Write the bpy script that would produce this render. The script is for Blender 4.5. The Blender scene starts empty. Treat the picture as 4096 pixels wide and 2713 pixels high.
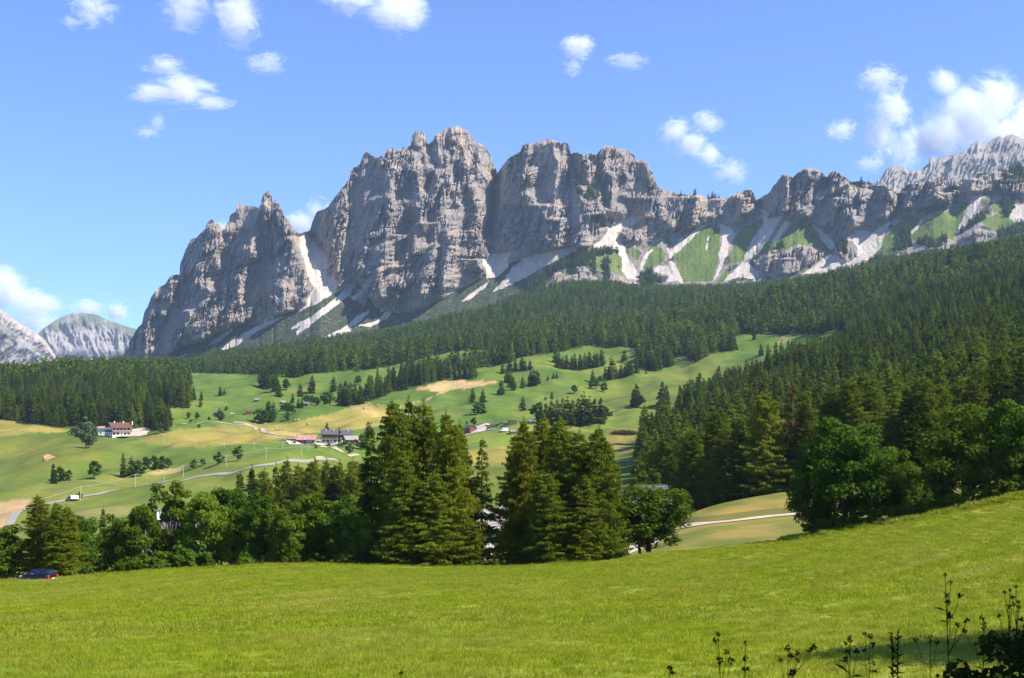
import bpy, math, random
import numpy as np
from mathutils import Vector, Matrix

random.seed(7)
RNG = np.random.default_rng(7)
SC = bpy.context.scene
COL = SC.collection
PI = math.pi

# ------------------------------------------------------------------ camera
F, CU, CV = 1236.0, 512.0, 430.0          # focal length in pixels, principal column, eye-level row (1024 x 678)
cam_d = bpy.data.cameras.new('camera')
cam_d.sensor_width = 36.0
cam_d.lens = 36.0 * F / 1024.0
cam_d.shift_y = (CV - 339.0) / 1024.0
cam_d.clip_start = 0.1
cam_d.clip_end = 90000.0
cam_d.dof.use_dof = True
cam_d.dof.focus_distance = 160.0
cam_d.dof.aperture_fstop = 9.0
cam = bpy.data.objects.new('camera', cam_d)
cam.location = (0, 0, 0)
cam.rotation_euler = (math.radians(90), 0, 0)
COL.objects.link(cam)
SC.camera = cam

# ------------------------------------------------------------------ sky, sun, exposure
SUN_AZ, SUN_EL = 107.0, 47.0                # azimuth clockwise from the viewing direction
w = bpy.data.worlds.new('World')
SC.world = w
w.use_nodes = True
wn, wl = w.node_tree.nodes, w.node_tree.links
wn.clear()
w_out = wn.new('ShaderNodeOutputWorld')
w_bg = wn.new('ShaderNodeBackground')
w_sky = wn.new('ShaderNodeTexSky')
w_sky.sky_type = 'NISHITA'
w_sky.sun_disc = False
w_sky.sun_elevation = math.radians(SUN_EL)
w_sky.sun_rotation = math.radians(SUN_AZ)
w_sky.altitude = 2600.0
w_sky.air_density = 1.0
w_sky.dust_density = 0.0
w_sky.ozone_density = 4.0
w_bg.inputs['Strength'].default_value = 0.125
w_mul = wn.new('ShaderNodeMix'); w_mul.data_type = 'RGBA'; w_mul.blend_type = 'MULTIPLY'
w_mul.inputs[0].default_value = 1.0; w_mul.inputs[7].default_value = (0.63, 0.745, 1.0, 1)     # clear deep blue of a dry alpine day
wl.new(w_sky.outputs[0], w_mul.inputs[6])
wl.new(w_mul.outputs[2], w_bg.inputs[0])
wl.new(w_bg.outputs[0], w_out.inputs[0])

sun_d = bpy.data.lights.new('sun', 'SUN')
sun_d.energy = 4.8
sun_d.angle = math.radians(0.5)
sun_d.color = (1.0, 0.93, 0.82)
sun = bpy.data.objects.new('sun', sun_d)
_a, _e = math.radians(SUN_AZ), math.radians(SUN_EL)
SUN_DIR = Vector((math.sin(_a) * math.cos(_e), math.cos(_a) * math.cos(_e), math.sin(_e)))
sun.rotation_euler = SUN_DIR.to_track_quat('Z', 'Y').to_euler()
sun.location = (300, 100, 600)
COL.objects.link(sun)

SC.view_settings.view_transform = 'Standard'
SC.view_settings.look = 'None'
SC.view_settings.exposure = 1.05
SC.view_settings.gamma = 1.0
SC.view_settings.use_curve_mapping = False

SC.render.engine = 'CYCLES'
cy = SC.cycles
cy.max_bounces = 8
cy.diffuse_bounces = 2
cy.glossy_bounces = 2
cy.transmission_bounces = 3
cy.transparent_max_bounces = 8
cy.volume_bounces = 8
cy.use_denoising = True
cy.denoiser = 'OPENIMAGEDENOISE'
cy.denoising_input_passes = 'RGB_ALBEDO_NORMAL'
cy.denoising_prefilter = 'NONE'
cy.volume_step_rate = 0.5
cy.use_adaptive_sampling = True
cy.adaptive_threshold = 0.006
cy.sample_clamp_indirect = 6.0

# ------------------------------------------------------------------ helpers
def tag(o, label=None, cat=None, group=None, kind=None):
    if label: o['label'] = label
    if cat: o['category'] = cat
    if group: o['group'] = group
    if kind: o['kind'] = kind
    return o

def new_mesh(name, V, F_, smooth=False):
    """vertices (n,3) and faces (m,3) or (m,4) as numpy arrays -> mesh data"""
    V = np.asarray(V, dtype=np.float32); F_ = np.asarray(F_, dtype=np.int32)
    me = bpy.data.meshes.new(name)
    n, (m, k) = len(V), F_.shape
    me.vertices.add(n); me.vertices.foreach_set('co', V.ravel())
    me.loops.add(m * k); me.loops.foreach_set('vertex_index', F_.ravel())
    me.polygons.add(m)
    me.polygons.foreach_set('loop_start', np.arange(0, m * k, k, dtype=np.int32))
    me.polygons.foreach_set('loop_total', np.full(m, k, dtype=np.int32))
    me.polygons.foreach_set('use_smooth', np.full(m, bool(smooth)))
    me.update(calc_edges=True)
    return me

def link(name, me, mat=None, parent=None):
    o = bpy.data.objects.new(name, me)
    if mat is not None and len(me.materials) == 0: me.materials.append(mat)
    COL.objects.link(o)
    if parent is not None: o.parent = parent
    return o

def empty(name, loc, rz=0.0, scale=1.0):
    o = bpy.data.objects.new(name, None)
    o.empty_display_size = 0.5
    o.location = loc; o.rotation_euler = (0, 0, rz)
    if scale != 1.0: o.scale = (scale,) * 3
    COL.objects.link(o)
    return o

def float_attr(me, name, arr):
    a = me.attributes.new(name, 'FLOAT', 'POINT'); a.data.foreach_set('value', np.asarray(arr, np.float32).ravel())

def color_attr(me, name, rgb):
    a = me.color_attributes.new(name, 'FLOAT_COLOR', 'POINT')
    c = np.ones((len(rgb), 4), np.float32); c[:, :3] = rgb
    a.data.foreach_set('color', c.ravel())

class MB:
    """collects shapes; build() links them as one mesh object"""
    def __init__(s): s.v = []; s.f = []
    def add(s, vs, fs):
        b = len(s.v); s.v += [tuple(p) for p in vs]; s.f += [tuple(b + i for i in f) for f in fs]; return s
    def box(s, x0, x1, y0, y1, z0, z1):
        return s.add([(x0,y0,z0),(x1,y0,z0),(x1,y1,z0),(x0,y1,z0),(x0,y0,z1),(x1,y0,z1),(x1,y1,z1),(x0,y1,z1)],
                     [(0,3,2,1),(4,5,6,7),(0,1,5,4),(1,2,6,5),(2,3,7,6),(3,0,4,7)])
    def prism(s, pts, axis, a, b):
        """closed outline pts (2-D) extruded along axis ('x','y','z') from a to b"""
        n = len(pts)
        def P(p, t):
            return {'x': (t, p[0], p[1]), 'y': (p[0], t, p[1]), 'z': (p[0], p[1], t)}[axis]
        vs = [P(p, a) for p in pts] + [P(p, b) for p in pts]
        fs = [tuple(range(n))[::-1], tuple(range(n, 2 * n))] + [(i, (i + 1) % n, n + (i + 1) % n, n + i) for i in range(n)]
        return s.add(vs, fs)
    def tube(s, path, radii, n=6):
        path = [Vector(p) for p in path]
        if not hasattr(radii, '__len__'): radii = [radii] * len(path)
        vs, fs = [], []
        for i, p in enumerate(path):
            d = (path[min(i + 1, len(path) - 1)] - path[max(i - 1, 0)]).normalized()
            a = d.orthogonal().normalized(); b = d.cross(a)
            for k in range(n):
                t = 2 * PI * k / n
                vs.append(p + (a * math.cos(t) + b * math.sin(t)) * radii[i])
        for i in range(len(path) - 1):
            for k in range(n):
                fs.append((i*n+k, i*n+(k+1) % n, (i+1)*n+(k+1) % n, (i+1)*n+k))
        fs += [tuple(range(n))[::-1], tuple(range((len(path)-1)*n, len(path)*n))]
        return s.add(vs, fs)
    def disc(s, c, r, axis, th, n=18):
        pts = [(c[{'x':1,'y':0,'z':0}[axis]] + r*math.cos(2*PI*k/n), c[{'x':2,'y':2,'z':1}[axis]] + r*math.sin(2*PI*k/n)) for k in range(n)]
        c0 = c[{'x':0,'y':1,'z':2}[axis]]
        return s.prism(pts, axis, c0 - th/2, c0 + th/2)
    def mesh(s, name, smooth=False):
        me = bpy.data.meshes.new(name); me.from_pydata(s.v, [], s.f)
        if smooth: me.polygons.foreach_set('use_smooth', [True] * len(me.polygons))
        me.update(); return me
    def build(s, name, mat, parent=None, smooth=False, bevel=0):
        o = link(name, s.mesh(name, smooth), mat, parent)
        if bevel:
            m = o.modifiers.new('edge', 'BEVEL'); m.width = bevel; m.segments = 2; m.limit_method = 'ANGLE'
        return o

# value-gradient noise, vectorised
_perm = np.random.default_rng(3).permutation(512).astype(np.int64); _perm = np.concatenate([_perm, _perm])
_grad = np.random.default_rng(4).normal(size=(512, 2)); _grad /= np.linalg.norm(_grad, axis=1)[:, None]
def noise2(x, y, seed=0):
    x = np.asarray(x, float) + seed * 37.17; y = np.asarray(y, float) + seed * 91.73
    xi = np.floor(x).astype(np.int64); yi = np.floor(y).astype(np.int64)
    xf = x - xi; yf = y - yi
    u = xf*xf*xf*(xf*(xf*6-15)+10); v = yf*yf*yf*(yf*(yf*6-15)+10)
    def g(ix, iy, dx, dy):
        k = _perm[(_perm[ix & 511] + iy) & 511]
        return _grad[k, 0] * dx + _grad[k, 1] * dy
    a = g(xi, yi, xf, yf); b = g(xi+1, yi, xf-1, yf); c = g(xi, yi+1, xf, yf-1); d = g(xi+1, yi+1, xf-1, yf-1)
    return 1.4 * ((a*(1-u)+b*u)*(1-v) + (c*(1-u)+d*u)*v)
def fbm(x, y, octv=4, seed=0, gain=0.5):
    r = 0; a = 1.0
    for i in range(octv):
        r = r + a * noise2(x * 2**i, y * 2**i, seed + i * 5); a *= gain
    return r
def ridged(x, y, octv=3, seed=0):
    r = 0; a = 1.0
    for i in range(octv):
        r = r + a * (1 - 2 * np.abs(noise2(x * 2**i, y * 2**i, seed + i * 7))); a *= 0.5
    return r
def gauss1(a, sig, axis):
    n = int(3 * sig) + 1; k = np.exp(-0.5 * (np.arange(-n, n + 1) / sig) ** 2); k /= k.sum()
    pad = [(0, 0)] * a.ndim; pad[axis] = (n, n)
    p = np.pad(a, pad, mode='edge'); out = np.zeros_like(a, dtype=float)
    for i, wgt in enumerate(k):
        sl = [slice(None)] * a.ndim; sl[axis] = slice(i, i + a.shape[axis]); out += wgt * p[tuple(sl)]
    return out
def in_poly(px, py, poly):
    px = np.asarray(px, float); py = np.asarray(py, float)
    r = np.zeros(px.shape, bool); n = len(poly); j = n - 1
    for i in range(n):
        xi, yi = poly[i]; xj, yj = poly[j]
        if yi != yj:
            r ^= ((yi > py) != (yj > py)) & (px < (xj - xi) * (py - yi) / (yj - yi) + xi)
        j = i
    return r
def smoothstep(a, b, x):
    t = np.clip((x - a) / (b - a), 0, 1); return t * t * (3 - 2 * t)

# views of the photograph used for measuring: window pixel -> (U, V) at 1024 wide
def _zw(u0, v0, s): return lambda pts: [(u0 + x / s, v0 + y / s) for x, y in pts]
Z1 = _zw(100, 175, 7.84); Z2 = _zw(300, 112.5, 7.38); Z3 = _zw(475, 125, 7.84)
Z4 = _zw(675, 150, 10.455); Z5 = _zw(825, 125, 10.452); ZB = _zw(0, 0, 1 / 0.43262)
R1 = _zw(0, 250, 8.96); R2 = _zw(256, 325, 8.96); R3 = _zw(512, 325, 8.96); R4 = _zw(768, 250, 8.96)
R5 = _zw(0, 400, 7.84); R6 = _zw(256, 400, 7.84); R7 = _zw(512, 400, 7.84); R8 = _zw(768, 400, 7.84)
ZF = _zw(275, 415, 23.68); ZC = _zw(445, 410, 23.68); ZH = _zw(85, 415, 31.57)
def at(U, V, Y): return Vector((Y * (U - CU) / F, Y, Y * (CV - V) / F))
# ------------------------------------------------------------------ materials
def nm(name):
    m = bpy.data.materials.new(name); m.use_nodes = True
    nt = m.node_tree; nt.nodes.clear()
    out = nt.nodes.new('ShaderNodeOutputMaterial')
    return m, nt, out
class NT:
    """short-hand for building node trees"""
    def __init__(s, nt): s.nt = nt
    def n(s, t, **kw):
        o = s.nt.nodes.new(t)
        for k, v in kw.items(): setattr(o, k, v)
        return o
    def l(s, a, b): s.nt.links.new(a, b)
    def coord(s, kind='pos'):
        if kind == 'pos': return s.n('ShaderNodeNewGeometry').outputs['Position']
        return s.n('ShaderNodeTexCoord').outputs['Object']
    def mapv(s, vec, scale):
        m = s.n('ShaderNodeMapping'); m.inputs['Scale'].default_value = scale; s.l(vec, m.inputs['Vector']); return m.outputs[0]
    def noise(s, vec, scale, detail=3, rough=0.55, dist=0.0):
        t = s.n('ShaderNodeTexNoise'); t.inputs['Scale'].default_value = scale; t.inputs['Detail'].default_value = detail
        t.inputs['Roughness'].default_value = rough; t.inputs['Distortion'].default_value = dist
        s.l(vec, t.inputs['Vector']); return t.outputs['Fac']
    def ramp(s, fac, stops, interp='LINEAR'):
        r = s.n('ShaderNodeValToRGB'); cr = r.color_ramp; cr.interpolation = interp
        while len(cr.elements) < len(stops): cr.elements.new(0.5)
        for e, (p, c) in zip(cr.elements, stops):
            e.position = p; e.color = (c, c, c, 1) if not hasattr(c, '__len__') else (*c, 1)
        s.l(fac, r.inputs[0]); return r.outputs[0]
    def mix(s, fac, a, b, mode='MIX'):
        m = s.n('ShaderNodeMix', data_type='RGBA', blend_type=mode)
        for v, i in ((fac, 0), (a, 6), (b, 7)):
            if hasattr(v, 'links') or isinstance(v, bpy.types.NodeSocket): s.l(v, m.inputs[i])
            elif i == 0: m.inputs[0].default_value = v
            else: m.inputs[i].default_value = (*v, 1)
        return m.outputs[2]
    def math(s, op, a, b=0.0, clamp=False):
        m = s.n('ShaderNodeMath', operation=op, use_clamp=clamp)
        for v, i in ((a, 0), (b, 1)):
            if isinstance(v, bpy.types.NodeSocket): s.l(v, m.inputs[i])
            else: m.inputs[i].default_value = v
        return m.outputs[0]
    def attr(s, name, out='Fac'):
        a = s.n('ShaderNodeAttribute', attribute_name=name); return a.outputs[out]
    def bump(s, h, strength, dist):
        b = s.n('ShaderNodeBump'); b.inputs['Strength'].default_value = strength; b.inputs['Distance'].default_value = dist
        s.l(h, b.inputs['Height']); return b.outputs[0]
    def principled(s, col, rough=0.8, normal=None, metallic=0.0, spec=0.3):
        p = s.n('ShaderNodeBsdfPrincipled')
        if isinstance(col, bpy.types.NodeSocket): s.l(col, p.inputs['Base Color'])
        else: p.inputs['Base Color'].default_value = (*col, 1)
        p.inputs['Roughness'].default_value = rough; p.inputs['Metallic'].default_value = metallic
        p.inputs['Specular IOR Level'].default_value = spec
        if normal is not None: s.l(normal, p.inputs['Normal'])
        return p.outputs[0]

def mat_plain(name, col, rough=0.7, var=0.18, scale=1.2, metallic=0.0, spec=0.3, coat=0.0, streak=False):
    """base colour with weathering noise and a little relief"""
    m, nt, out = nm(name); s = NT(nt)
    p = s.coord('obj')
    if streak: p = s.mapv(p, (3.0, 3.0, 0.35))
    f = s.noise(p, scale, 4, 0.6)
    dark = tuple(c * (1 - var) for c in col); lite = tuple(min(1, c * (1 + var)) for c in col)
    c = s.ramp(f, [(0.3, dark), (0.7, lite)])
    sh = s.principled(c, rough, s.bump(f, 0.25, 0.03), metallic, spec)
    if coat: sh.node.inputs['Coat Weight'].default_value = coat
    s.l(sh, out.inputs[0]); return m

def mat_leaf(name, dark, lite, trans=0.35, scale=0.35, objvar=0.25):
    m, nt, out = nm(name); s = NT(nt)
    f = s.noise(s.coord('obj'), scale, 3, 0.65)
    c = s.ramp(f, [(0.32, dark), (0.68, lite)])
    oi = s.n('ShaderNodeObjectInfo')
    hsv = s.n('ShaderNodeHueSaturation')
    r = oi.outputs['Random']
    s.l(s.math('MULTIPLY_ADD', r, 0.035), hsv.inputs['Hue']); hsv.inputs['Hue'].links[0].from_node.inputs[2].default_value = 0.4825
    r2 = s.math('FRACT', s.math('MULTIPLY', r, 17.3))
    v = s.math('MULTIPLY_ADD', r2, 2 * objvar); v.node.inputs[2].default_value = 1 - objvar
    s.l(v, hsv.inputs['Value']); s.l(c, hsv.inputs['Color'])
    d = s.n('ShaderNodeBsdfDiffuse'); t = s.n('ShaderNodeBsdfTranslucent')
    s.l(hsv.outputs[0], d.inputs[0]); s.l(hsv.outputs[0], t.inputs[0])
    mx = s.n('ShaderNodeMixShader'); mx.inputs[0].default_value = trans
    s.l(d.outputs[0], mx.inputs[1]); s.l(t.outputs[0], mx.inputs[2])
    s.l(mx.outputs[0], out.inputs[0]); return m

def mat_rock():
    m, nt, out = nm('dolomite_rock'); s = NT(nt)
    pos = s.coord('pos')
    big = s.noise(s.mapv(pos, (1/70, 1/120, 1/180)), 1.0, 4, 0.6)
    fine = s.noise(s.mapv(pos, (1/14, 1/14, 1/26)), 1.0, 5, 0.7)
    tan_ = s.noise(s.mapv(pos, (1/45, 1/90, 1/160)), 1.0, 5, 0.65, 0.6)
    grey = s.ramp(big, [(0.3, (0.218, 0.193, 0.180)), (0.5, (0.296, 0.258, 0.232)), (0.72, (0.365, 0.315, 0.275))])
    warm = s.ramp(fine, [(0.3, (0.42, 0.29, 0.19)), (0.7, (0.58, 0.45, 0.33))])
    c = s.mix(s.ramp(tan_, [(0.50, 0.0), (0.66, 0.8)]), grey, warm)
    c = s.mix(s.ramp(fine, [(0.25, 0.5), (0.5, 0.0)]), c, (0.17, 0.16, 0.16))
    strk = s.noise(s.mapv(pos, (1/11, 1/30, 1/150)), 1.0, 4, 0.6)
    c = s.mix(s.ramp(strk, [(0.56, 0.0), (0.7, 0.4)]), c, (0.2, 0.19, 0.19))
    # scree, turf and dwarf pine laid out by the vertex attributes, edges broken by noise
    def edge(name, sc, wid=0.16, amp=0.9):
        n = s.noise(s.mapv(pos, (1/sc, 1/sc, 1/(sc*0.8))), 1.0, 5, 0.7)
        v = s.math('ADD', s.attr(name), s.math('MULTIPLY', s.math('SUBTRACT', n, 0.5), amp))
        return s.ramp(v, [(0.5 - wid, 0.0), (0.5 + wid, 1.0)])
    pn = s.noise(s.mapv(pos, (1/9, 1/9, 1/9)), 1.0, 3, 0.7)
    pine = s.ramp(pn, [(0.35, (0.034, 0.046, 0.024)), (0.58, (0.07, 0.084, 0.045)), (0.70, (0.19, 0.185, 0.14))])
    c = s.mix(edge('pine', 30), c, pine)
    gn = s.noise(s.mapv(pos, (1/60, 1/60, 1/60)), 1.0, 5, 0.7)
    turf = s.ramp(gn, [(0.3, (0.085, 0.125, 0.026)), (0.55, (0.13, 0.18, 0.038)), (0.72, (0.20, 0.215, 0.085))])
    c = s.mix(edge('grass', 22), c, turf)
    sn = s.noise(s.mapv(pos, (1/12, 1/30, 1/30)), 1.0, 5, 0.7)
    scr = s.ramp(sn, [(0.3, (0.46, 0.395, 0.33)), (0.6, (0.61, 0.55, 0.48))])
    c = s.mix(edge('scree', 14, 0.14, 0.6), c, scr)
    bh = s.noise(s.mapv(pos, (1/8, 1/8, 1/20)), 1.0, 6, 0.8)
    s.l(s.principled(c, 0.95, s.bump(bh, 0.9, 7.0), spec=0.1), out.inputs[0])
    return m

def mat_far_rock(name, a, b, green, veg=0.0):
    m, nt, out = nm(name); s = NT(nt)
    pos = s.coord('pos')
    f = s.noise(s.mapv(pos, (1/160, 1/250, 1/220)), 1.0, 6, 0.7, 0.5)
    c = s.ramp(f, [(0.35, a), (0.65, b)])
    g = s.noise(s.mapv(pos, (1/420, 1/420, 1/170)), 1.0, 6, 0.7, 0.8)
    v = s.math('ADD', g, s.math('MULTIPLY', s.attr('veg'), veg))
    c = s.mix(s.ramp(v, [(0.56, 0.0), (0.66, 1.0)]), c, green)
    s.l(s.principled(c, 0.95, s.bump(f, 0.8, 30.0), spec=0.1), out.inputs[0])
    return m

def mat_ground():
    m, nt, out = nm('meadow_ground'); s = NT(nt)
    pos = s.coord('pos')
    base = s.attr('Col', 'Color')
    big = s.noise(s.mapv(pos, (1/38, 1/38, 1/38)), 1.0, 5, 0.62)
    mid = s.noise(s.mapv(pos, (1/5, 1/5, 1/5)), 1.0, 5, 0.7)
    fine = s.noise(s.mapv(pos, (4.0, 4.0, 4.0)), 1.0, 4, 0.75)
    c = s.mix(1.0, base, s.ramp(big, [(0.28, (0.58, 0.74, 0.66)), (0.5, (1.0, 1.0, 1.0)), (0.72, (1.42, 1.2, 1.15))]), 'MULTIPLY')
    c = s.mix(1.0, c, s.ramp(mid, [(0.25, (0.80, 0.87, 0.8)), (0.75, (1.2, 1.13, 1.15))]), 'MULTIPLY')
    c = s.mix(1.0, c, s.ramp(fine, [(0.25, 0.66), (0.75, 1.34)]), 'MULTIPLY')
    # dry straw patches close by
    dry = s.noise(s.mapv(pos, (1/3.2, 1/1.1, 1/2)), 1.0, 5, 0.7)
    c = s.mix(s.math('MULTIPLY', s.ramp(dry, [(0.70, 0.0), (0.78, 0.55)]), s.attr('near')), c, (0.27, 0.16, 0.055))
    b = s.math('ADD', s.math('MULTIPLY', fine, 0.3), mid)
    s.l(s.principled(c, 0.9, s.bump(b, 0.5, 0.5), spec=0.12), out.inputs[0])
    return m

M = {}
M['rock'] = mat_rock()
M['ground'] = mat_ground()
M['far_dome'] = mat_far_rock('far_dome_rock', (0.23, 0.21, 0.195), (0.34, 0.31, 0.285), (0.13, 0.145, 0.09), 0.22)
M['far_tan'] = mat_far_rock('far_ridge_rock', (0.32, 0.265, 0.225), (0.42, 0.35, 0.30), (0.40, 0.35, 0.30))
M['far_grey'] = mat_far_rock('far_flank_rock', (0.21, 0.19, 0.175), (0.31, 0.285, 0.26), (0.08, 0.10, 0.05), 0.25)
M['far_peak'] = mat_far_rock('high_peak_rock', (0.19, 0.17, 0.155), (0.30, 0.265, 0.235), (0.25, 0.22, 0.195))
M['spruce'] = mat_leaf('spruce_needles', (0.036, 0.066, 0.008), (0.122, 0.172, 0.019), 0.38, 0.5, 0.45)
M['larch'] = mat_leaf('larch_needles', (0.098, 0.128, 0.008), (0.225, 0.262, 0.022), 0.5, 0.45, 0.15)
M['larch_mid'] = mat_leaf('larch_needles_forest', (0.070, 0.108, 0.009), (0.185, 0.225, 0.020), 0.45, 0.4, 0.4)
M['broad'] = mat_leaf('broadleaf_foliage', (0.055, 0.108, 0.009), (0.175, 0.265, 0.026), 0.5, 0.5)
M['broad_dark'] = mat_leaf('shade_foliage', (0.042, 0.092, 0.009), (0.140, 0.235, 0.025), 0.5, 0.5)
M['willow'] = mat_leaf('willow_foliage', (0.06, 0.08, 0.03), (0.17, 0.20, 0.10), 0.3, 0.5)
M['rust_needles'] = mat_leaf('dying_needles', (0.055, 0.045, 0.014), (0.12, 0.085, 0.03), 0.3, 0.5)
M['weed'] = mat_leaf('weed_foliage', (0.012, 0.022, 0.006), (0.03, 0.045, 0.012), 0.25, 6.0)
def mat_grass():
    m, nt, out = nm('grass_blades'); s = NT(nt)
    pos = s.coord('pos')
    tuft = s.noise(s.mapv(pos, (2.2, 2.2, 2.2)), 1.0, 3, 0.7)
    c = s.ramp(tuft, [(0.28, (0.130, 0.185, 0.010)), (0.5, (0.255, 0.315, 0.018)), (0.72, (0.45, 0.45, 0.05))])
    patch = s.noise(s.mapv(pos, (1/7, 1/11, 1/7)), 1.0, 4, 0.65)
    c = s.mix(s.ramp(patch, [(0.45, 0.0), (0.72, 0.65)]), c, (0.34, 0.315, 0.06))
    # swaths left by the mower, running up the slope to the right
    w_ = s.n('ShaderNodeTexWave', bands_direction='X'); mp = s.n('ShaderNodeMapping'); mp.inputs['Rotation'].default_value = (0, 0, math.radians(38)); s.l(pos, mp.inputs['Vector'])
    s.l(mp.outputs[0], w_.inputs['Vector']); w_.inputs['Scale'].default_value = 0.045; w_.inputs['Distortion'].default_value = 2.2; w_.inputs['Detail'].default_value = 3
    br = s.noise(s.mapv(pos, (1/17, 1/23, 1/9)), 1.0, 3, 0.6)
    c = s.mix(s.math('MULTIPLY', s.ramp(w_.outputs['Fac'], [(0.7, 0.0), (0.95, 0.55)]), s.ramp(br, [(0.48, 0.0), (0.64, 1.0)])), c, (0.40, 0.37, 0.085))
    brown = s.noise(s.mapv(pos, (1/2.6, 1/1.0, 1/2)), 1.0, 5, 0.75)
    c = s.mix(s.ramp(brown, [(0.70, 0.0), (0.78, 0.75)]), c, (0.30, 0.19, 0.07))
    oi = s.n('ShaderNodeObjectInfo'); hv = s.n('ShaderNodeHueSaturation'); v = s.math('MULTIPLY_ADD', oi.outputs['Random'], 0.26); v.node.inputs[2].default_value = 0.87
    s.l(v, hv.inputs['Value']); s.l(c, hv.inputs['Color'])
    d = s.n('ShaderNodeBsdfDiffuse'); t = s.n('ShaderNodeBsdfTranslucent'); mx = s.n('ShaderNodeMixShader'); mx.inputs[0].default_value = 0.4
    s.l(hv.outputs[0], d.inputs[0]); s.l(hv.outputs[0], t.inputs[0]); s.l(d.outputs[0], mx.inputs[1]); s.l(t.outputs[0], mx.inputs[2]); s.l(mx.outputs[0], out.inputs[0]); return m
M['grass_a'] = mat_grass()
M['bark'] = mat_plain('bark', (0.055, 0.042, 0.032), 0.95, 0.45, 6.0, streak=True)
M['bark_pale'] = mat_plain('pale_bark', (0.13, 0.105, 0.085), 0.95, 0.4, 6.0, streak=True)
M['asphalt'] = mat_plain('asphalt', (0.26, 0.245, 0.22), 0.9, 0.18, 0.6)
M['gravel'] = mat_plain('pale_gravel', (0.50, 0.40, 0.31), 0.95, 0.15, 0.4)
M['track'] = mat_plain('dirt_track', (0.37, 0.31, 0.22), 0.95, 0.2, 0.5)
M['white_wall'] = mat_plain('white_render', (0.74, 0.72, 0.68), 0.85, 0.07, 0.6)
M['wood_dark'] = mat_plain('dark_timber', (0.075, 0.042, 0.026), 0.8, 0.35, 2.5, streak=True)
M['wood_red'] = mat_plain('red_timber', (0.21, 0.052, 0.026), 0.75, 0.3, 2.5, streak=True)
M['wood_mid'] = mat_plain('brown_timber', (0.20, 0.105, 0.055), 0.8, 0.3, 2.5, streak=True)
M['wood_grey'] = mat_plain('weathered_board', (0.20, 0.17, 0.145), 0.9, 0.3, 2.5, streak=True)
M['stone'] = mat_plain('fieldstone', (0.34, 0.30, 0.26), 0.95, 0.35, 2.2)
M['roof_red'] = mat_plain('red_brown_roofing', (0.15, 0.062, 0.05), 0.7, 0.3, 1.0)
M['roof_pale'] = mat_plain('pale_red_roofing', (0.42, 0.25, 0.19), 0.75, 0.25, 1.0)
M['roof_slate'] = mat_plain('slate_roofing', (0.115, 0.10, 0.11), 0.65, 0.25, 1.2)
M['roof_grey'] = mat_plain('grey_shingle_roofing', (0.30, 0.26, 0.235), 0.8, 0.25, 1.2)
M['tin'] = mat_plain('rusty_tin_roofing', (0.44, 0.24, 0.19), 0.55, 0.45, 0.5)
M['pole'] = mat_plain('weathered_pole', (0.46, 0.43, 0.38), 0.9, 0.2, 2.0)
M['wire'] = mat_plain('cable', (0.45, 0.46, 0.42), 0.5, 0.05, 2.0)
M['hay'] = mat_plain('hay', (0.42, 0.29, 0.13), 0.95, 0.35, 2.5)
M['brush'] = mat_plain('cut_brush', (0.17, 0.085, 0.06), 0.95, 0.4, 2.0)
M['soil'] = mat_plain('bare_soil', (0.47, 0.30, 0.15), 0.95, 0.2, 1.2)
M['car_blue'] = mat_plain('dark_blue_paint', (0.003, 0.006, 0.014), 0.35, 0.1, 1.0, spec=0.4, coat=0.25)
M['car_white'] = mat_plain('white_paint', (0.78, 0.78, 0.77), 0.3, 0.03, 1.0, spec=0.5, coat=0.5)
M['car_silver'] = mat_plain('silver_paint', (0.42, 0.45, 0.48), 0.3, 0.05, 1.0, metallic=0.4, coat=0.6)
M['car_sky'] = mat_plain('pale_blue_paint', (0.30, 0.45, 0.60), 0.3, 0.05, 1.0, coat=0.6)
M['car_red'] = mat_plain('red_paint', (0.42, 0.03, 0.02), 0.3, 0.08, 1.0, coat=0.6)
M['glass'] = mat_plain('dark_glass', (0.012, 0.016, 0.02), 0.06, 0.05, 1.0, spec=0.9)
M['tyre'] = mat_plain('rubber', (0.018, 0.018, 0.018), 0.85, 0.2, 8.0)
M['rim'] = mat_plain('alloy', (0.52, 0.52, 0.52), 0.3, 0.1, 4.0, metallic=0.7)
M['lamp_clear'] = mat_plain('headlamp_lens', (0.62, 0.66, 0.70), 0.12, 0.05, 4.0, spec=0.8)
M['lamp_red'] = mat_plain('tail_lamp_lens', (0.55, 0.015, 0.01), 0.2, 0.1, 4.0, spec=0.7)
M['skin'] = mat_plain('skin', (0.46, 0.25, 0.17), 0.6, 0.08, 5.0)
M['shirt'] = mat_plain('purple_cloth', (0.16, 0.11, 0.33), 0.85, 0.15, 5.0)
M['hair'] = mat_plain('dark_hair', (0.02, 0.014, 0.01), 0.6, 0.2, 9.0)
M['tarp_green'] = mat_plain('green_tarpaulin', (0.03, 0.24, 0.15), 0.6, 0.2, 1.0)
M['tarp_blue'] = mat_plain('blue_tarpaulin', (0.16, 0.42, 0.60), 0.6, 0.2, 1.0)
M['trailer_red'] = mat_plain('red_trailer_paint', (0.45, 0.06, 0.03), 0.5, 0.2, 1.0)
M['trailer_dark'] = mat_plain('dark_machinery_bay_shade', (0.045, 0.045, 0.05), 0.6, 0.3, 1.0)  # also the colour of the painted shade in the barn bay
M['plate'] = mat_plain('plate_white', (0.7, 0.7, 0.68), 0.5, 0.05, 5.0)
M['snow'] = mat_plain('old_snow', (0.8, 0.82, 0.85), 0.7, 0.04, 0.02)
M['flower'] = mat_plain('red_flowers', (0.5, 0.05, 0.03), 0.8, 0.3, 4.0)
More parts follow.
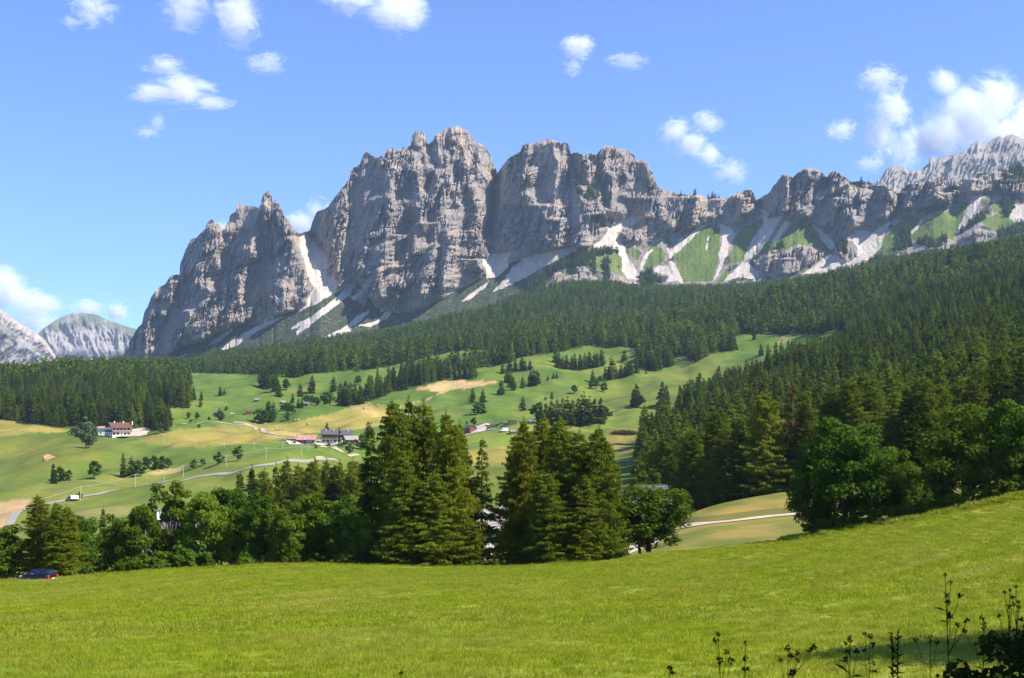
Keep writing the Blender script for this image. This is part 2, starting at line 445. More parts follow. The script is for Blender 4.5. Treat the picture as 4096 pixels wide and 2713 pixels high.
# ------------------------------------------------------------------ terrain: one ground sheet from behind the camera to the cliffs
KU = [-250, 0, 100, 200, 300, 400, 500, 600, 700, 800, 900, 1024, 1274]
ROWS = [   # depth in metres, image row of the ground at each KU column
    (22,   [705, 702, 702, 702, 701, 700, 699, 698, 697, 695, 692, 688, 680]),
    (60,   [628, 626, 624, 620, 616, 613, 611, 607, 601, 592, 578, 560, 520]),
    (100,  [598, 596, 592, 586, 580, 579, 579, 576, 567, 558, 541, 514, 470]),
    (150,  [595, 592, 588, 582, 580, 580, 582, 572, 547, 538, 520, 488, 430]),
    (200,  [600, 598, 592, 585, 582, 582, 580, 565, 523, 516, 500, 468, 400]),
    (235,  [600, 598, 592, 585, 582, 580, 575, 560, 506, 488, 480, 455, 380]),
    (330,  [570, 568, 566, 564, 562, 560, 556, 545, 512, 486, 455, 428, 345]),
    (450,  [540, 538, 536, 534, 530, 526, 520, 512, 484, 452, 425, 398, 310]),
    (550,  [522, 518, 512, 505, 498, 494, 488, 480, 457, 430, 405, 375, 285]),
    (700,  [490, 482, 470, 462, 462, 460, 458, 452, 432, 406, 380, 348, 265]),
    (850,  [455, 446, 437, 440, 442, 440, 432, 428, 412, 385, 360, 325, 250]),
    (1000, [432, 424, 420, 424, 424, 420, 415, 416, 400, 370, 342, 306, 235]),
    (1200, [410, 402, 402, 405, 405, 396, 392, 398, 380, 350, 322, 288, 222]),
    (1500, [385, 379, 378, 384, 373, 366, 352, 346, 348, 334, 302, 270, 210]),
    (1700, [389, 384, 376, 379, 368, 360, 345, 334, 319, 297, 271, 247, 195]),
    (2000, [393, 389, 374, 373, 362, 352, 336, 328, 324, 304, 280, 254, 200]),
    (2400, [396, 394, 372, 368, 350, 337, 315, 300, 298, 288, 268, 245, 195]),
]
FOREST_TOP = ZB([(-600, 905), (0, 905), (250, 860), (330, 845), (400, 835), (550, 822), (700, 803), (900, 768), (1100, 714), (1200, 678), (1280, 640),
                 (1350, 630), (1450, 658), (1700, 655), (1900, 642), (2000, 616), (2100, 592), (2367, 542), (2945, 440)])
CREST_U = [-250, 0, 56, 108, 216, 320, 389, 497, 562, 627, 649, 735, 800, 865, 952, 1024, 1274]
CREST_V = [586, 582, 580, 574, 567.5, 563, 566, 567, 565, 558, 550, 544, 539, 528.6, 512.6, 496.6, 440]
TU = np.arange(-250, 1276, 2.0)
def near_crest(U): return np.interp(U, CREST_U, CREST_V)
def crest_depth(U): return np.interp(U, [-250, 0, 60, 300, 600, 800, 1024, 1274], [128, 126, 127, 136, 134, 128, 116, 100])
TY = np.concatenate([np.linspace(22, 300, 180), np.geomspace(301, 3000, 260), np.geomspace(3010, 4600, 30)])
_rows = [(np.full(TU.shape, y), np.interp(TU, KU, v)) for y, v in ROWS]
_rows.insert(3, (crest_depth(TU), gauss1(near_crest(TU), 6, 0)))
_rows.append((np.full(TU.shape, 3000.0), 5 + np.interp(TU, [p[0] for p in FOREST_TOP], [p[1] for p in FOREST_TOP])))
_ys = np.array([r[0] for r in _rows]); _zs = np.array([(CV - (gauss1(r[1], 12, 0) if i != 3 else r[1])) / F * r[0] for i, r in enumerate(_rows)])
TZ = np.empty((len(TY), len(TU)))
for j in range(len(TU)):
    TZ[:, j] = np.interp(TY, _ys[:, j], _zs[:, j])
_far = TY > 3000
TZ[_far] = TZ[~_far][-1] + (TY[_far, None] - 3000) * 0.03
_s = gauss1(TZ, 3.0, 0)
_k = smoothstep(150, 330, TY)[:, None]
TZ = TZ * (1 - _k) * 0.35 + _s * (1 - (1 - _k) * 0.35)
TZ = gauss1(TZ, 2.0, 1)
NEAR_X = 22.0
def Hz(x, y, bumps=True):
    x = np.asarray(x, float); y = np.asarray(y, float)
    yc = np.clip(y, NEAR_X, TY[-1] - 1)
    u = np.clip(CU + F * x / yc, TU[0], TU[-1] - 0.01)
    iu = (u - TU[0]) / 2.0; i0 = np.clip(iu.astype(int), 0, len(TU) - 2); fu = iu - i0
    j = np.clip(np.searchsorted(TY, yc) - 1, 0, len(TY) - 2); fy = (yc - TY[j]) / (TY[j + 1] - TY[j])
    z = (TZ[j, i0] * (1 - fu) + TZ[j, i0 + 1] * fu) * (1 - fy) + (TZ[j + 1, i0] * (1 - fu) + TZ[j + 1, i0 + 1] * fu) * fy
    # the bank the camera stands on
    b = smoothstep(16, 2.5, y)
    z = z * (1 - b) + (-1.68 + 0.05 * np.clip(x, -40, 40)) * b
    if bumps:
        a = smoothstep(320, 650, y) * smoothstep(2600, 1800, y)
        z = z + a * (7.0 * noise2(x / 95, y / 150, 1) + 5.6 * noise2(x / 42, y / 75, 2) + 2.2 * noise2(x / 18, y / 30, 3))
        z = z + smoothstep(10, 30, y) * smoothstep(200, 120, y) * (0.16 * noise2(x / 9, y / 9, 8) + 0.05 * noise2(x / 2.2, y / 2.2, 9))
        z = z + smoothstep(1500, 2300, y) * smoothstep(2950, 2700, y) * 14 * fbm(x / 260, y / 260, 3, 11)
    return z
def ground(x, y): return float(Hz(np.array([x]), np.array([y]))[0])
_scan = np.geomspace(20, 4300, 2600)
def ground_at(U, V, ymin=20.0, ymax=4300.0):
    """depth at which the sight line through (U, V) first meets the ground beyond ymin"""
    ys = _scan[(_scan >= ymin) & (_scan <= ymax)]
    z = Hz(ys * (U - CU) / F, ys)
    vp = CV - F * z / ys
    k = np.nonzero(vp <= V)[0]
    return float(ys[k[0]]) if len(k) else float(ys[np.argmin(np.abs(vp - V))])
def gpoint(U, V, ymin=300.0, ymax=4300.0):
    y = ground_at(U, V, ymin, ymax); x = y * (U - CU) / F
    return Vector((x, y, ground(x, y)))

# field colours, linear base colour; outlines measured in the photograph
GREEN = np.array((0.088, 0.142, 0.020)); LIME = np.array((0.18, 0.25, 0.016)); YEL = np.array((0.245, 0.205, 0.048))
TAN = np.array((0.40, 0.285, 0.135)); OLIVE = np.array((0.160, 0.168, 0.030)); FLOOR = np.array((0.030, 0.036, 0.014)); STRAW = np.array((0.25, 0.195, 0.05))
def build_terrain():
    s_in = np.linspace(-0.50, 0.50, 560)
    s_out = np.geomspace(0.505, 1.25, 34)
    S = np.concatenate([-s_out[::-1], s_in, s_out])
    A = 160.0
    Ys = np.concatenate([np.linspace(-140, 14, 30), np.linspace(15, 240, 190), np.geomspace(241, 3000, 300), np.geomspace(3030, 4500, 14)])
    X = S[None, :] * (Ys[:, None] + A); Y = np.repeat(Ys[:, None], len(S), 1)
    # pull the fan so that columns are sight lines far away
    X = np.where(Y > 0, S[None, :] * (np.maximum(Y, 0) + A * smoothstep(900, 0, Y)), X)
    Z = Hz(X, Y)
    nr, nc = X.shape
    idx = np.arange(nr * nc).reshape(nr, nc)
    Q = np.stack([idx[:-1, :-1], idx[:-1, 1:], idx[1:, 1:], idx[1:, :-1]], -1).reshape(-1, 4)
    me = new_mesh('terrain', np.stack([X, Y, Z], -1).reshape(-1, 3), Q, True)
    U = CU + F * X / np.maximum(Y, 5); V = CV - F * Z / np.maximum(Y, 5)
    C = np.empty(X.shape + (3,)); C[:] = GREEN
    def paint(poly, col, ymin=0, ymax=9999, soft=1.0):
        wob = 0.8
        m = in_poly(U + wob * noise2(X / 14, Y / 14, 21), V + wob * noise2(X / 14, Y / 14, 22), poly) & (Y >= ymin) & (Y <= ymax)
        C[m] = C[m] * (1 - soft) + np.asarray(col) * soft
    t = smoothstep(950, 600, Y)[..., None] * 0.5
    C[:] = C * (1 - t) + OLIVE * t
    st = smoothstep(0.05, 0.6, fbm(X / 120, Y / 200, 3, 31))[..., None] * 0.35
    C[:] = C * (1 - st) + np.array((0.235, 0.215, 0.05)) * st
    big = [(-260, 0), (1300, 0), (1300, 700), (-260, 700)]
    # lower fields
    paint(R5([(-1500, 150), (0, 150), (580, 250), (260, 262), (0, 292), (-1500, 292)]), YEL, 500)
    paint(R5([(1060, 300), (1400, 238), (2007, 168), (2300, 200), (2300, 330), (1400, 372), (1180, 345)]), YEL, 500, soft=0.85)
    paint(R6([(0, 222), (300, 172), (560, 110), (860, 28), (1000, 48), (1150, 60), (1000, 200), (850, 222), (400, 262), (150, 300), (0, 335)]), YEL * 1.12, 500)
    paint(R2([(1000, 700), (1450, 570), (1690, 495), (2170, 515), (1950, 560), (1750, 580), (1660, 612), (1520, 672), (1400, 700), (1620, 610), (1600, 590)]), TAN, 700)
    paint(R2([(1000, 695), (1200, 590), (1450, 572), (1600, 590), (1640, 606), (1480, 680), (1350, 705)]), GREEN * 0.95, 700)
    paint(R2([(820, 735), (1000, 705), (1130, 800), (1080, 830), (900, 760)]), TAN, 600, soft=0.5)
    paint(R5([(-1500, 800), (0, 795), (240, 783), (200, 850), (90, 930), (60, 985), (0, 1010), (-1500, 1010)]), TAN * 0.85, 300)
    paint(R5([(1150, 570), (1430, 530), (1420, 560), (1250, 590)]), TAN, 400, soft=0.7)
    paint(R5([(430, 900), (900, 830), (1050, 830), (1000, 900), (700, 960)]), TAN * 0.8, 300, soft=0.35)
    paint(R5([(0, 290), (250, 270), (600, 300), (900, 350), (700, 500), (300, 540), (0, 520)]), OLIVE * 0.85, 400, soft=0.7)
    paint(R6([(0, 330), (900, 230), (900, 430), (0, 470)]), GREEN * 1.15, 500, soft=0.6)
    paint(R6([(1650, 280), (2100, 250), (2100, 330), (1650, 370)]), GREEN * 1.2, 500, soft=0.6)
    paint(R6([(1650, 390), (2500, 330), (2500, 520), (1650, 520)]), YEL, 400, soft=0.7)
    paint(R7([(560, 290), (950, 270), (1000, 420), (600, 420)]), STRAW, 400, soft=0.7)
    paint(R3([(0, 700), (900, 480), (2000, 330), (2294, 330), (1400, 960), (0, 980)]), OLIVE * 1.1, 500, soft=0.4)
    paint(R4([(130, 770), (240, 800), (200, 830), (60, 860)]), np.array((0.25, 0.2, 0.12)), 900, soft=0.6)
    # meadow by the path
    m = (Y > 128) & (Y < 300) & (U > 600) & (V > 470)
    mw = smoothstep(-0.4, 0.5, fbm(X / 9, Y / 22, 3, 45))[..., None]; C[m] = (STRAW * mw + np.array((0.15, 0.165, 0.03)) * (1 - mw))[m]
    paint(R7([(1290, 990), (1290, 930), (1700, 890), (2007, 850), (2300, 840), (2300, 900), (2007, 900), (1500, 965)]), np.array((0.115, 0.125, 0.03)), 170, 260)
    # near meadow
    m = (Y < crest_depth(np.clip(U, -250, 1274)) + 3)
    stripe = 0.5 + 0.5 * np.sin((X * 0.55 - Y * 0.82) / 3.1 + 1.5 * noise2(X / 20, Y / 20, 41))
    yl = (0.24 + 0.3 * smoothstep(-0.3, 0.7, fbm(X / 16, Y / 30, 3, 42)) + 0.28 * stripe * smoothstep(0, 25, X))
    C[m] = (LIME * (1 - yl[..., None]) + np.array((0.31, 0.30, 0.045)) * yl[..., None])[m]
    # forest floor
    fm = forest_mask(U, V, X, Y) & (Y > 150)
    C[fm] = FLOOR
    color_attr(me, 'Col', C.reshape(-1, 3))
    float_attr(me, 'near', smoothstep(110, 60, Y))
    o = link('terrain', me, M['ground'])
    tag(o, 'rolling green and straw-yellow alpine meadows rising to the wooded slope', 'terrain', kind='structure')
    return o

# open land inside the woods (image outline of the ground) and woods inside the open land
OPEN = [
    R2([(-600, 430), (0, 440), (430, 437), (640, 428), (900, 405), (1200, 370), (1400, 325), (1500, 297), (1600, 268), (1780, 240), (1920, 222), (2110, 226),
        (2294, 300), (2294, 1000), (-600, 1000)]),
    R3([(0, 300), (200, 275), (460, 235), (600, 200), (750, 168), (860, 205), (960, 195), (1100, 205), (1130, 260), (1110, 380), (1250, 412), (1430, 370), (1440, 300),
        (1560, 262), (1640, 335), (1720, 300), (1800, 255), (1900, 230), (2000, 245), (1985, 100), (2060, 82), (2294, 90), (2294, 480), (2000, 560), (1800, 610), (1650, 690),
        (1530, 800), (1450, 900), (1400, 960), (1360, 1010), (1100, 1040), (1000, 1160), (0, 1160)]),
    R4([(-40, 760), (330, 752), (480, 762), (620, 728), (700, 745), (690, 870), (480, 960), (250, 1000), (0, 1040), (-40, 1050)]),
    R3([(1130, 60), (1260, 15), (1350, 10), (1330, 135), (1180, 105), (1130, 90)]),
    R4([(1560, 150), (1640, 140), (1700, 130), (1880, 95), (1940, 100), (1920, 140), (1660, 170), (1600, 230), (1570, 220)]),
    R4([(1340, 290), (1440, 265), (1600, 275), (1580, 300), (1480, 330), (1330, 310)]),
    R4([(1000, 530), (1180, 430), (1300, 390), (1310, 420), (1200, 470), (1060, 540)]),
    R4([(1120, 1130), (1200, 1120), (1310, 1110), (1300, 1145), (1130, 1160)]),
]
WOODS = [
    (R2([(900, 712), (960, 692), (1100, 655), (1250, 592), (1450, 560), (1600, 512), (1745, 482), (1745, 430), (1550, 428), (1400, 452), (1250, 505), (1100, 562), (960, 640)]), 'belt of spruces above the yellow hay field'),
    (R2([(1730, 425), (1800, 402), (2000, 385), (2294, 335), (2294, 262), (2000, 318), (1780, 365)]), 'spruce belt crossing the upper meadow'),
    (R2([(1745, 484), (1900, 445), (2010, 480), (1900, 502)]), 'spruce belt crossing the upper meadow'),
]
LEFT_WOOD = ZB([(-600, 960), (0, 968), (150, 990), (260, 985), (340, 990), (395, 996), (375, 965), (345, 935), (330, 900), (345, 878), (430, 880), (430, 840), (-600, 840)])
def forest_mask(U, V, X, Y):
    """True where the ground is wooded"""
    U = np.asarray(U, float); V = np.asarray(V, float)
    f = np.zeros(U.shape, bool)
    lower = (Y > 500)
    op = np.zeros(U.shape, bool)
    for p in OPEN: op |= in_poly(U, V, p)
    hill = (Y > 620) & (V < 408) & (U > 150) & (Y < 2960)
    right = (U > 640) & (Y > 238 + 30 * np.clip((740 - U) / 60, 0, 1)) & (Y < 2960)
    f |= (hill | right) & ~op
    f |= right & (Y < 520) & (U > np.interp(Y, [240, 300, 400, 520, 700], [700, 655, 645, 690, 720]))
    f &= ~((fbm(X / 75, Y / 120, 3, 131) > 0.72) & (Y > 520) & (U > 560))
    for p, _ in WOODS: f |= in_poly(U, V, p) & (Y > 800)
    f |= in_poly(U, V, LEFT_WOOD) & (Y > 800)
    f |= (U < 160) & (Y > 1450) & (Y < 2600)
    f &= ~((U > 560) & (U < 760) & (Y > 240) & (Y < 420) & (U < np.interp(Y, [240, 300, 420], [690, 650, 640])))
    return f
TERRAIN = build_terrain()
# ------------------------------------------------------------------ the dolomite range
CREST = (Z1([(60, 1640), (165, 1460), (200, 1380), (240, 1290), (285, 1215), (330, 1160), (345, 1080), (375, 1030), (400, 960), (440, 900), (510, 855), (535, 815), (560, 785), (600, 778), (622, 790),
             (628, 700), (665, 600), (690, 550), (715, 505), (760, 490), (810, 430), (828, 425), (830, 390), (862, 350), (880, 350), (920, 380), (968, 427), (985, 415), (992, 380), (1015, 368), (1018, 312),
             (1050, 295), (1066, 290), (1070, 240), (1095, 226), (1150, 245), (1195, 243), (1240, 256), (1262, 235), (1266, 190), (1285, 140), (1310, 128), (1340, 145), (1352, 190), (1361, 236), (1370, 200), (1380, 192),
             (1400, 215), (1440, 310), (1490, 370), (1520, 430), (1560, 461), (1600, 450), (1645, 436)])
         + Z2([(90, 810), (120, 740), (135, 722), (170, 720), (210, 690), (260, 620), (310, 560), (370, 480), (371, 430), (400, 398), (415, 405), (440, 380), (470, 310), (490, 287), (515, 300), (530, 322), (590, 330), (600, 319),
               (622, 340), (628, 280), (640, 270), (665, 272), (690, 258), (715, 282), (730, 280), (765, 245), (780, 262), (820, 240), (822, 180), (840, 145), (880, 130), (915, 150), (930, 200), (950, 236), (980, 205), (1000, 165),
               (1050, 140), (1080, 110), (1130, 105), (1170, 97), (1200, 120), (1230, 125), (1260, 175), (1300, 227), (1325, 218), (1360, 250), (1400, 300), (1420, 360), (1455, 437)])
         + Z3([(180, 372), (215, 315), (245, 290), (255, 265), (360, 205), (363, 165), (390, 140), (430, 135), (450, 150), (530, 122), (560, 118), (600, 108), (650, 130), (680, 147), (710, 125), (735, 160), (750, 226), (800, 212), (860, 242),
               (890, 225), (925, 220), (945, 236), (980, 200), (1020, 160), (1050, 168), (1080, 163), (1095, 162), (1110, 187), (1170, 184), (1200, 207), (1250, 240), (1262, 276), (1300, 270), (1340, 285), (1360, 330), (1390, 370), (1420, 450),
               (1440, 495)])
         + Z4([(-60, 425), (0, 440), (60, 466), (220, 458), (320, 492), (400, 488), (560, 502), (640, 455), (740, 420), (785, 405), (820, 440), (850, 525), (930, 480), (1000, 430), (1030, 375), (1060, 340), (1120, 260), (1160, 248), (1230, 291),
               (1290, 230), (1380, 183), (1410, 192), (1440, 189), (1500, 215), (1550, 240), (1590, 287), (1625, 225), (1650, 210), (1720, 235), (1740, 272), (1800, 300), (1830, 326)])
         + Z5([(400, 590), (560, 615), (640, 620), (720, 680), (780, 717), (820, 640), (900, 605), (960, 590), (1150, 590), (1340, 570), (1430, 574), (1520, 560), (1620, 500), (1750, 480), (1900, 460), (2000, 450), (2080, 430), (2600, 360), (3400, 300)]))
FOOT = (Z1([(60, 1560), (400, 1460), (540, 1432), (600, 1372), (700, 1342), (790, 1310), (910, 1240), (1040, 1202), (1110, 1172), (1260, 1162), (1370, 1115), (1450, 1090), (1560, 1040), (1650, 1002), (1690, 985)])
        + Z2([(110, 1330), (190, 1345), (300, 1300), (410, 1245), (470, 1300), (520, 1390), (560, 1450), (660, 1472), (740, 1482), (830, 1470), (1030, 1382), (1150, 1312), (1320, 1232), (1372, 1190), (1390, 1085), (1500, 1030)])
        + Z3([(255, 1095), (400, 1042), (560, 1000), (740, 952), (800, 975), (870, 980), (1000, 892), (1040, 800), (1110, 842), (1130, 900), (1200, 920), (1400, 905)])
        + Z4([(0, 862), (200, 802), (400, 782), (600, 790), (850, 732), (980, 702), (1100, 692), (1180, 742), (1440, 772), (1640, 952), (1680, 962), (1790, 932), (1850, 830)])
        + Z5([(300, 1082), (400, 1112), (560, 1082), (690, 992), (760, 962), (1000, 952), (1200, 902), (1380, 802), (1480, 762), (1530, 742), (1650, 702), (1800, 702), (2080, 722), (3400, 700)]))
SCREE = [
    Z2([(0, 890), (60, 900), (100, 960), (150, 1000), (205, 1090), (225, 1190), (280, 1260), (250, 1330), (190, 1355), (130, 1335), (100, 1280), (60, 1200), (40, 1110), (10, 1040)]),
    Z2([(360, 1252), (412, 1250), (395, 1300), (280, 1402), (120, 1502), (40, 1562), (-60, 1600), (-60, 1585), (90, 1500), (200, 1420), (300, 1340)]),
    Z2([(190, 1350), (370, 1245), (300, 1310), (120, 1410), (-20, 1470), (-10, 1440)]),
    Z1([(1610, 1010), (1660, 900), (1700, 870), (1780, 930), (1700, 985), (1650, 1010)]),
    Z1([(1280, 1060), (1310, 1070), (1370, 1115), (1180, 1195), (1290, 1150)]),
    Z1([(1010, 1312), (1200, 1200), (1300, 1152), (1465, 1094), (1400, 1135), (1200, 1245), (1060, 1345), (950, 1375)]),
    Z1([(850, 1335), (950, 1250), (1042, 1200), (1040, 1225), (930, 1305)]), Z1([(550, 1448), (690, 1398), (690, 1406), (560, 1452)]),
    Z1([(1960, 850), (1975, 930), (1700, 1135), (1590, 1225), (1530, 1266), (1560, 1200), (1700, 1080), (1880, 950)]),
    Z1([(1750, 1280), (1960, 1168), (1975, 1225), (1830, 1265)]),
    Z2([(340, 1575), (430, 1500), (512, 1450), (505, 1482), (420, 1565)]), Z2([(430, 1575), (560, 1540), (640, 1470), (675, 1478), (640, 1522), (520, 1575)]),
    Z2([(575, 1440), (640, 1438), (605, 1474)]), Z2([(370, 1360), (420, 1340), (420, 1380), (390, 1385)]), Z2([(1180, 1400), (1300, 1310), (1400, 1240), (1370, 1290), (1250, 1380)]),
    Z2([(1055, 1340), (1120, 1300), (1150, 1310), (1090, 1345)]), Z2([(1345, 1085), (1555, 1035), (1525, 1120), (1460, 1180), (1375, 1205), (1370, 1150)]),
    Z3([(55, 1085), (140, 1010), (285, 1000), (240, 1070), (262, 1110), (170, 1192), (85, 1205), (95, 1130)]),
    Z3([(135, 1315), (240, 1190), (300, 1110), (380, 1050), (600, 990), (780, 958), (805, 985), (700, 1032), (560, 1102), (400, 1192), (260, 1262), (180, 1290)]),
    Z3([(855, 992), (1000, 890), (1040, 830), (1025, 690), (1050, 760), (1080, 790), (1200, 730), (1320, 708), (1270, 765), (1120, 845), (1130, 900), (1170, 960), (1200, 1050), (1280, 1160), (1285, 1212), (1200, 1212), (1160, 1150),
        (1150, 1040), (1100, 965), (1050, 985), (960, 985), (880, 1005)]),
    Z3([(1400, 1150), (1440, 1100), (1520, 1110), (1540, 1170), (1600, 1220), (1500, 1230), (1520, 1180)]), Z3([(1130, 1290), (1180, 1230), (1290, 1240), (1200, 1300)]),
    Z4([(470, 780), (600, 820), (622, 880), (585, 1010), (525, 1080), (505, 1180), (445, 1312), (395, 1390), (418, 1310), (470, 1180), (458, 1080), (500, 960), (470, 850)]),
    Z4([(880, 610), (980, 660), (960, 720), (1100, 690), (1125, 690), (1045, 830), (965, 950), (865, 1080), (800, 1140), (770, 1180), (875, 1290), (865, 1335), (740, 1345), (680, 1325), (510, 1378), (560, 1310), (690, 1200), (720, 1160), (760, 1040),
        (830, 900), (940, 760)]),
    Z4([(1150, 740), (1205, 760), (1122, 880), (1085, 950), (1018, 952), (1080, 850)]), Z4([(1435, 765), (1460, 770), (1655, 965), (1675, 1010), (1640, 1052), (1580, 1000), (1500, 880)]),
    Z4([(1320, 1305), (1480, 1200), (1600, 1088), (1700, 1118), (1825, 1200), (1780, 1242), (1650, 1272), (1560, 1292), (1470, 1292), (1380, 1295)]),
    Z5([(300, 1080), (420, 1108), (500, 1128), (690, 998), (645, 1100), (602, 1190), (592, 1270), (500, 1370), (440, 1440), (475, 1485), (300, 1502), (100, 1495), (0, 1505), (0, 1420), (110, 1370), (250, 1440), (340, 1360), (342, 1280), (290, 1210),
        (230, 1210), (300, 1130)]),
    Z5([(1480, 700), (1540, 750), (1645, 730), (1600, 830), (1560, 930), (1520, 1000), (1395, 1105), (1400, 1060), (1480, 900), (1530, 780)]), Z5([(1960, 830), (2100, 830), (2100, 1085), (1930, 980)]), Z5([(1010, 975), (1030, 1000), (905, 1150), (885, 1142)]),
    Z4([(340, 775), (222, 875), (100, 1005), (0, 1092), (0, 1058), (130, 900), (240, 810)]), Z4([(375, 880), (345, 960), (332, 1065), (320, 1020), (345, 920)]),
    Z3([(1290, 1130), (1330, 1020), (1400, 960), (1340, 1060), (1310, 1140)]), Z3([(1520, 1060), (1560, 1080), (1640, 1240), (1560, 1180)]), Z3([(1500, 960), (1540, 1000), (1620, 880), (1640, 880), (1530, 1050)]),
    Z4([(0, 1240), (90, 1390), (60, 1400), (0, 1290)]), Z3([(480, 1350), (540, 1310), (580, 1310), (550, 1340), (500, 1365)]), Z3([(1940, 770), (1990, 830), (1975, 1010), (1930, 1120), (1880, 1225), (1920, 1080), (1935, 960), (1960, 870)]),
]
GRASS = [
    Z4([(480, 830), (470, 1000), (450, 1180), (390, 1370), (200, 1380), (60, 1380), (10, 1200), (0, 1080), (120, 970), (220, 880), (300, 830), (420, 810)]),
    Z3([(1410, 920), (1500, 1010), (1465, 1085), (1330, 1140), (1305, 1050), (1360, 980)]), Z3([(1225, 940), (1305, 1000), (1280, 1065), (1230, 1035)]), Z3([(1055, 1010), (1130, 1005), (1162, 1100), (1152, 1190), (1060, 1135)]),
    Z4([(640, 890), (720, 800), (940, 735), (960, 750), (860, 860), (780, 960), (720, 1155), (600, 1205), (575, 1110)]),
    Z4([(1230, 770), (1350, 742), (1460, 830), (1610, 1010), (1590, 1065), (1480, 1020), (1300, 985), (1130, 1055), (1060, 1045), (855, 1095), (960, 960), (1080, 945), (1180, 840)]),
    Z4([(1300, 1270), (1390, 1200), (1480, 1170), (1420, 1220), (1340, 1290)]), Z4([(430, 1390), (520, 1260), (600, 1230), (560, 1320), (500, 1380)]),
    Z5([(860, 970), (980, 968), (1020, 1020), (900, 1142), (1000, 1022), (1240, 918), (1330, 880), (1450, 798), (1505, 810), (1450, 930), (1400, 1080), (1340, 1205), (1250, 1165), (1130, 1235), (960, 1215), (890, 1205), (820, 1112), (740, 1205), (690, 1355),
        (515, 1375), (620, 1180), (720, 1050)]),
    Z5([(1615, 1000), (1760, 938), (1935, 898), (1985, 1010), (1900, 1085), (1790, 1125), (1700, 1055)]), Z5([(1740, 820), (1850, 780), (1860, 900), (1760, 920)]),
    Z3([(900, 1040), (1000, 1000), (1040, 1060), (1010, 1150), (940, 1130)]), Z3([(690, 1120), (790, 1110), (800, 1170), (700, 1190)]), Z5([(250, 600), (400, 600), (380, 660), (280, 650)]), Z5([(1200, 690), (1350, 640), (1400, 670), (1250, 720)]),
]
OUTCROP = [
    Z4([(820, 1170), (900, 1120), (1000, 1075), (1130, 1060), (1300, 995), (1480, 1030), (1590, 1080), (1490, 1150), (1380, 1250), (1160, 1305), (1000, 1305), (870, 1255)]),
    Z3([(530, 1295), (640, 1150), (720, 1170), (830, 1075), (950, 1190), (1000, 1285), (900, 1295), (700, 1255)]), Z3([(1000, 1275), (1060, 1145), (1120, 1180), (1110, 1285)]),
    Z5([(1335, 1295), (1480, 1150), (1600, 1085), (1800, 1120), (1780, 1185), (1650, 1285), (1500, 1315)]), Z5([(900, 1335), (1050, 1280), (1220, 1180), (1310, 1200), (1300, 1345), (1100, 1375)]), Z5([(100, 1300), (200, 1280), (330, 1310), (345, 1360), (220, 1435)]),
    Z5([(560, 1440), (640, 1400), (860, 1390), (760, 1440)]), Z2([(420, 1310), (480, 1295), (500, 1370), (470, 1440), (430, 1380)]),
]
DARKVEG = [Z3([(880, 480), (940, 470), (980, 560), (900, 600), (860, 570)]), Z3([(780, 470), (830, 460), (850, 540), (800, 550)]), Z1([(800, 1040), (940, 950), (960, 970), (860, 1060)]), Z2([(840, 1040), (1000, 970), (1010, 990), (870, 1070)]),
           Z4([(1680, 980), (1740, 930), (1800, 960), (1790, 1080), (1700, 1060)]), Z5([(450, 1430), (560, 1370), (700, 1360), (700, 1440), (560, 1490)]), Z3([(1290, 1170), (1380, 1120), (1400, 1180), (1520, 1190), (1500, 1230), (1300, 1260)]),
           Z5([(740, 1200), (800, 1110), (880, 1130), (900, 1260), (760, 1340), (690, 1350)]), Z5([(1020, 870), (1200, 800), (1300, 830), (1200, 900), (1040, 940)]), Z5([(1650, 620), (2080, 480), (2080, 600), (1900, 620)]), Z5([(950, 1220), (1050, 1150), (1130, 1230), (1220, 1160), (1300, 1190), (1100, 1290)]),
           Z3([(900, 720), (1010, 680), (1030, 780), (940, 830)])]
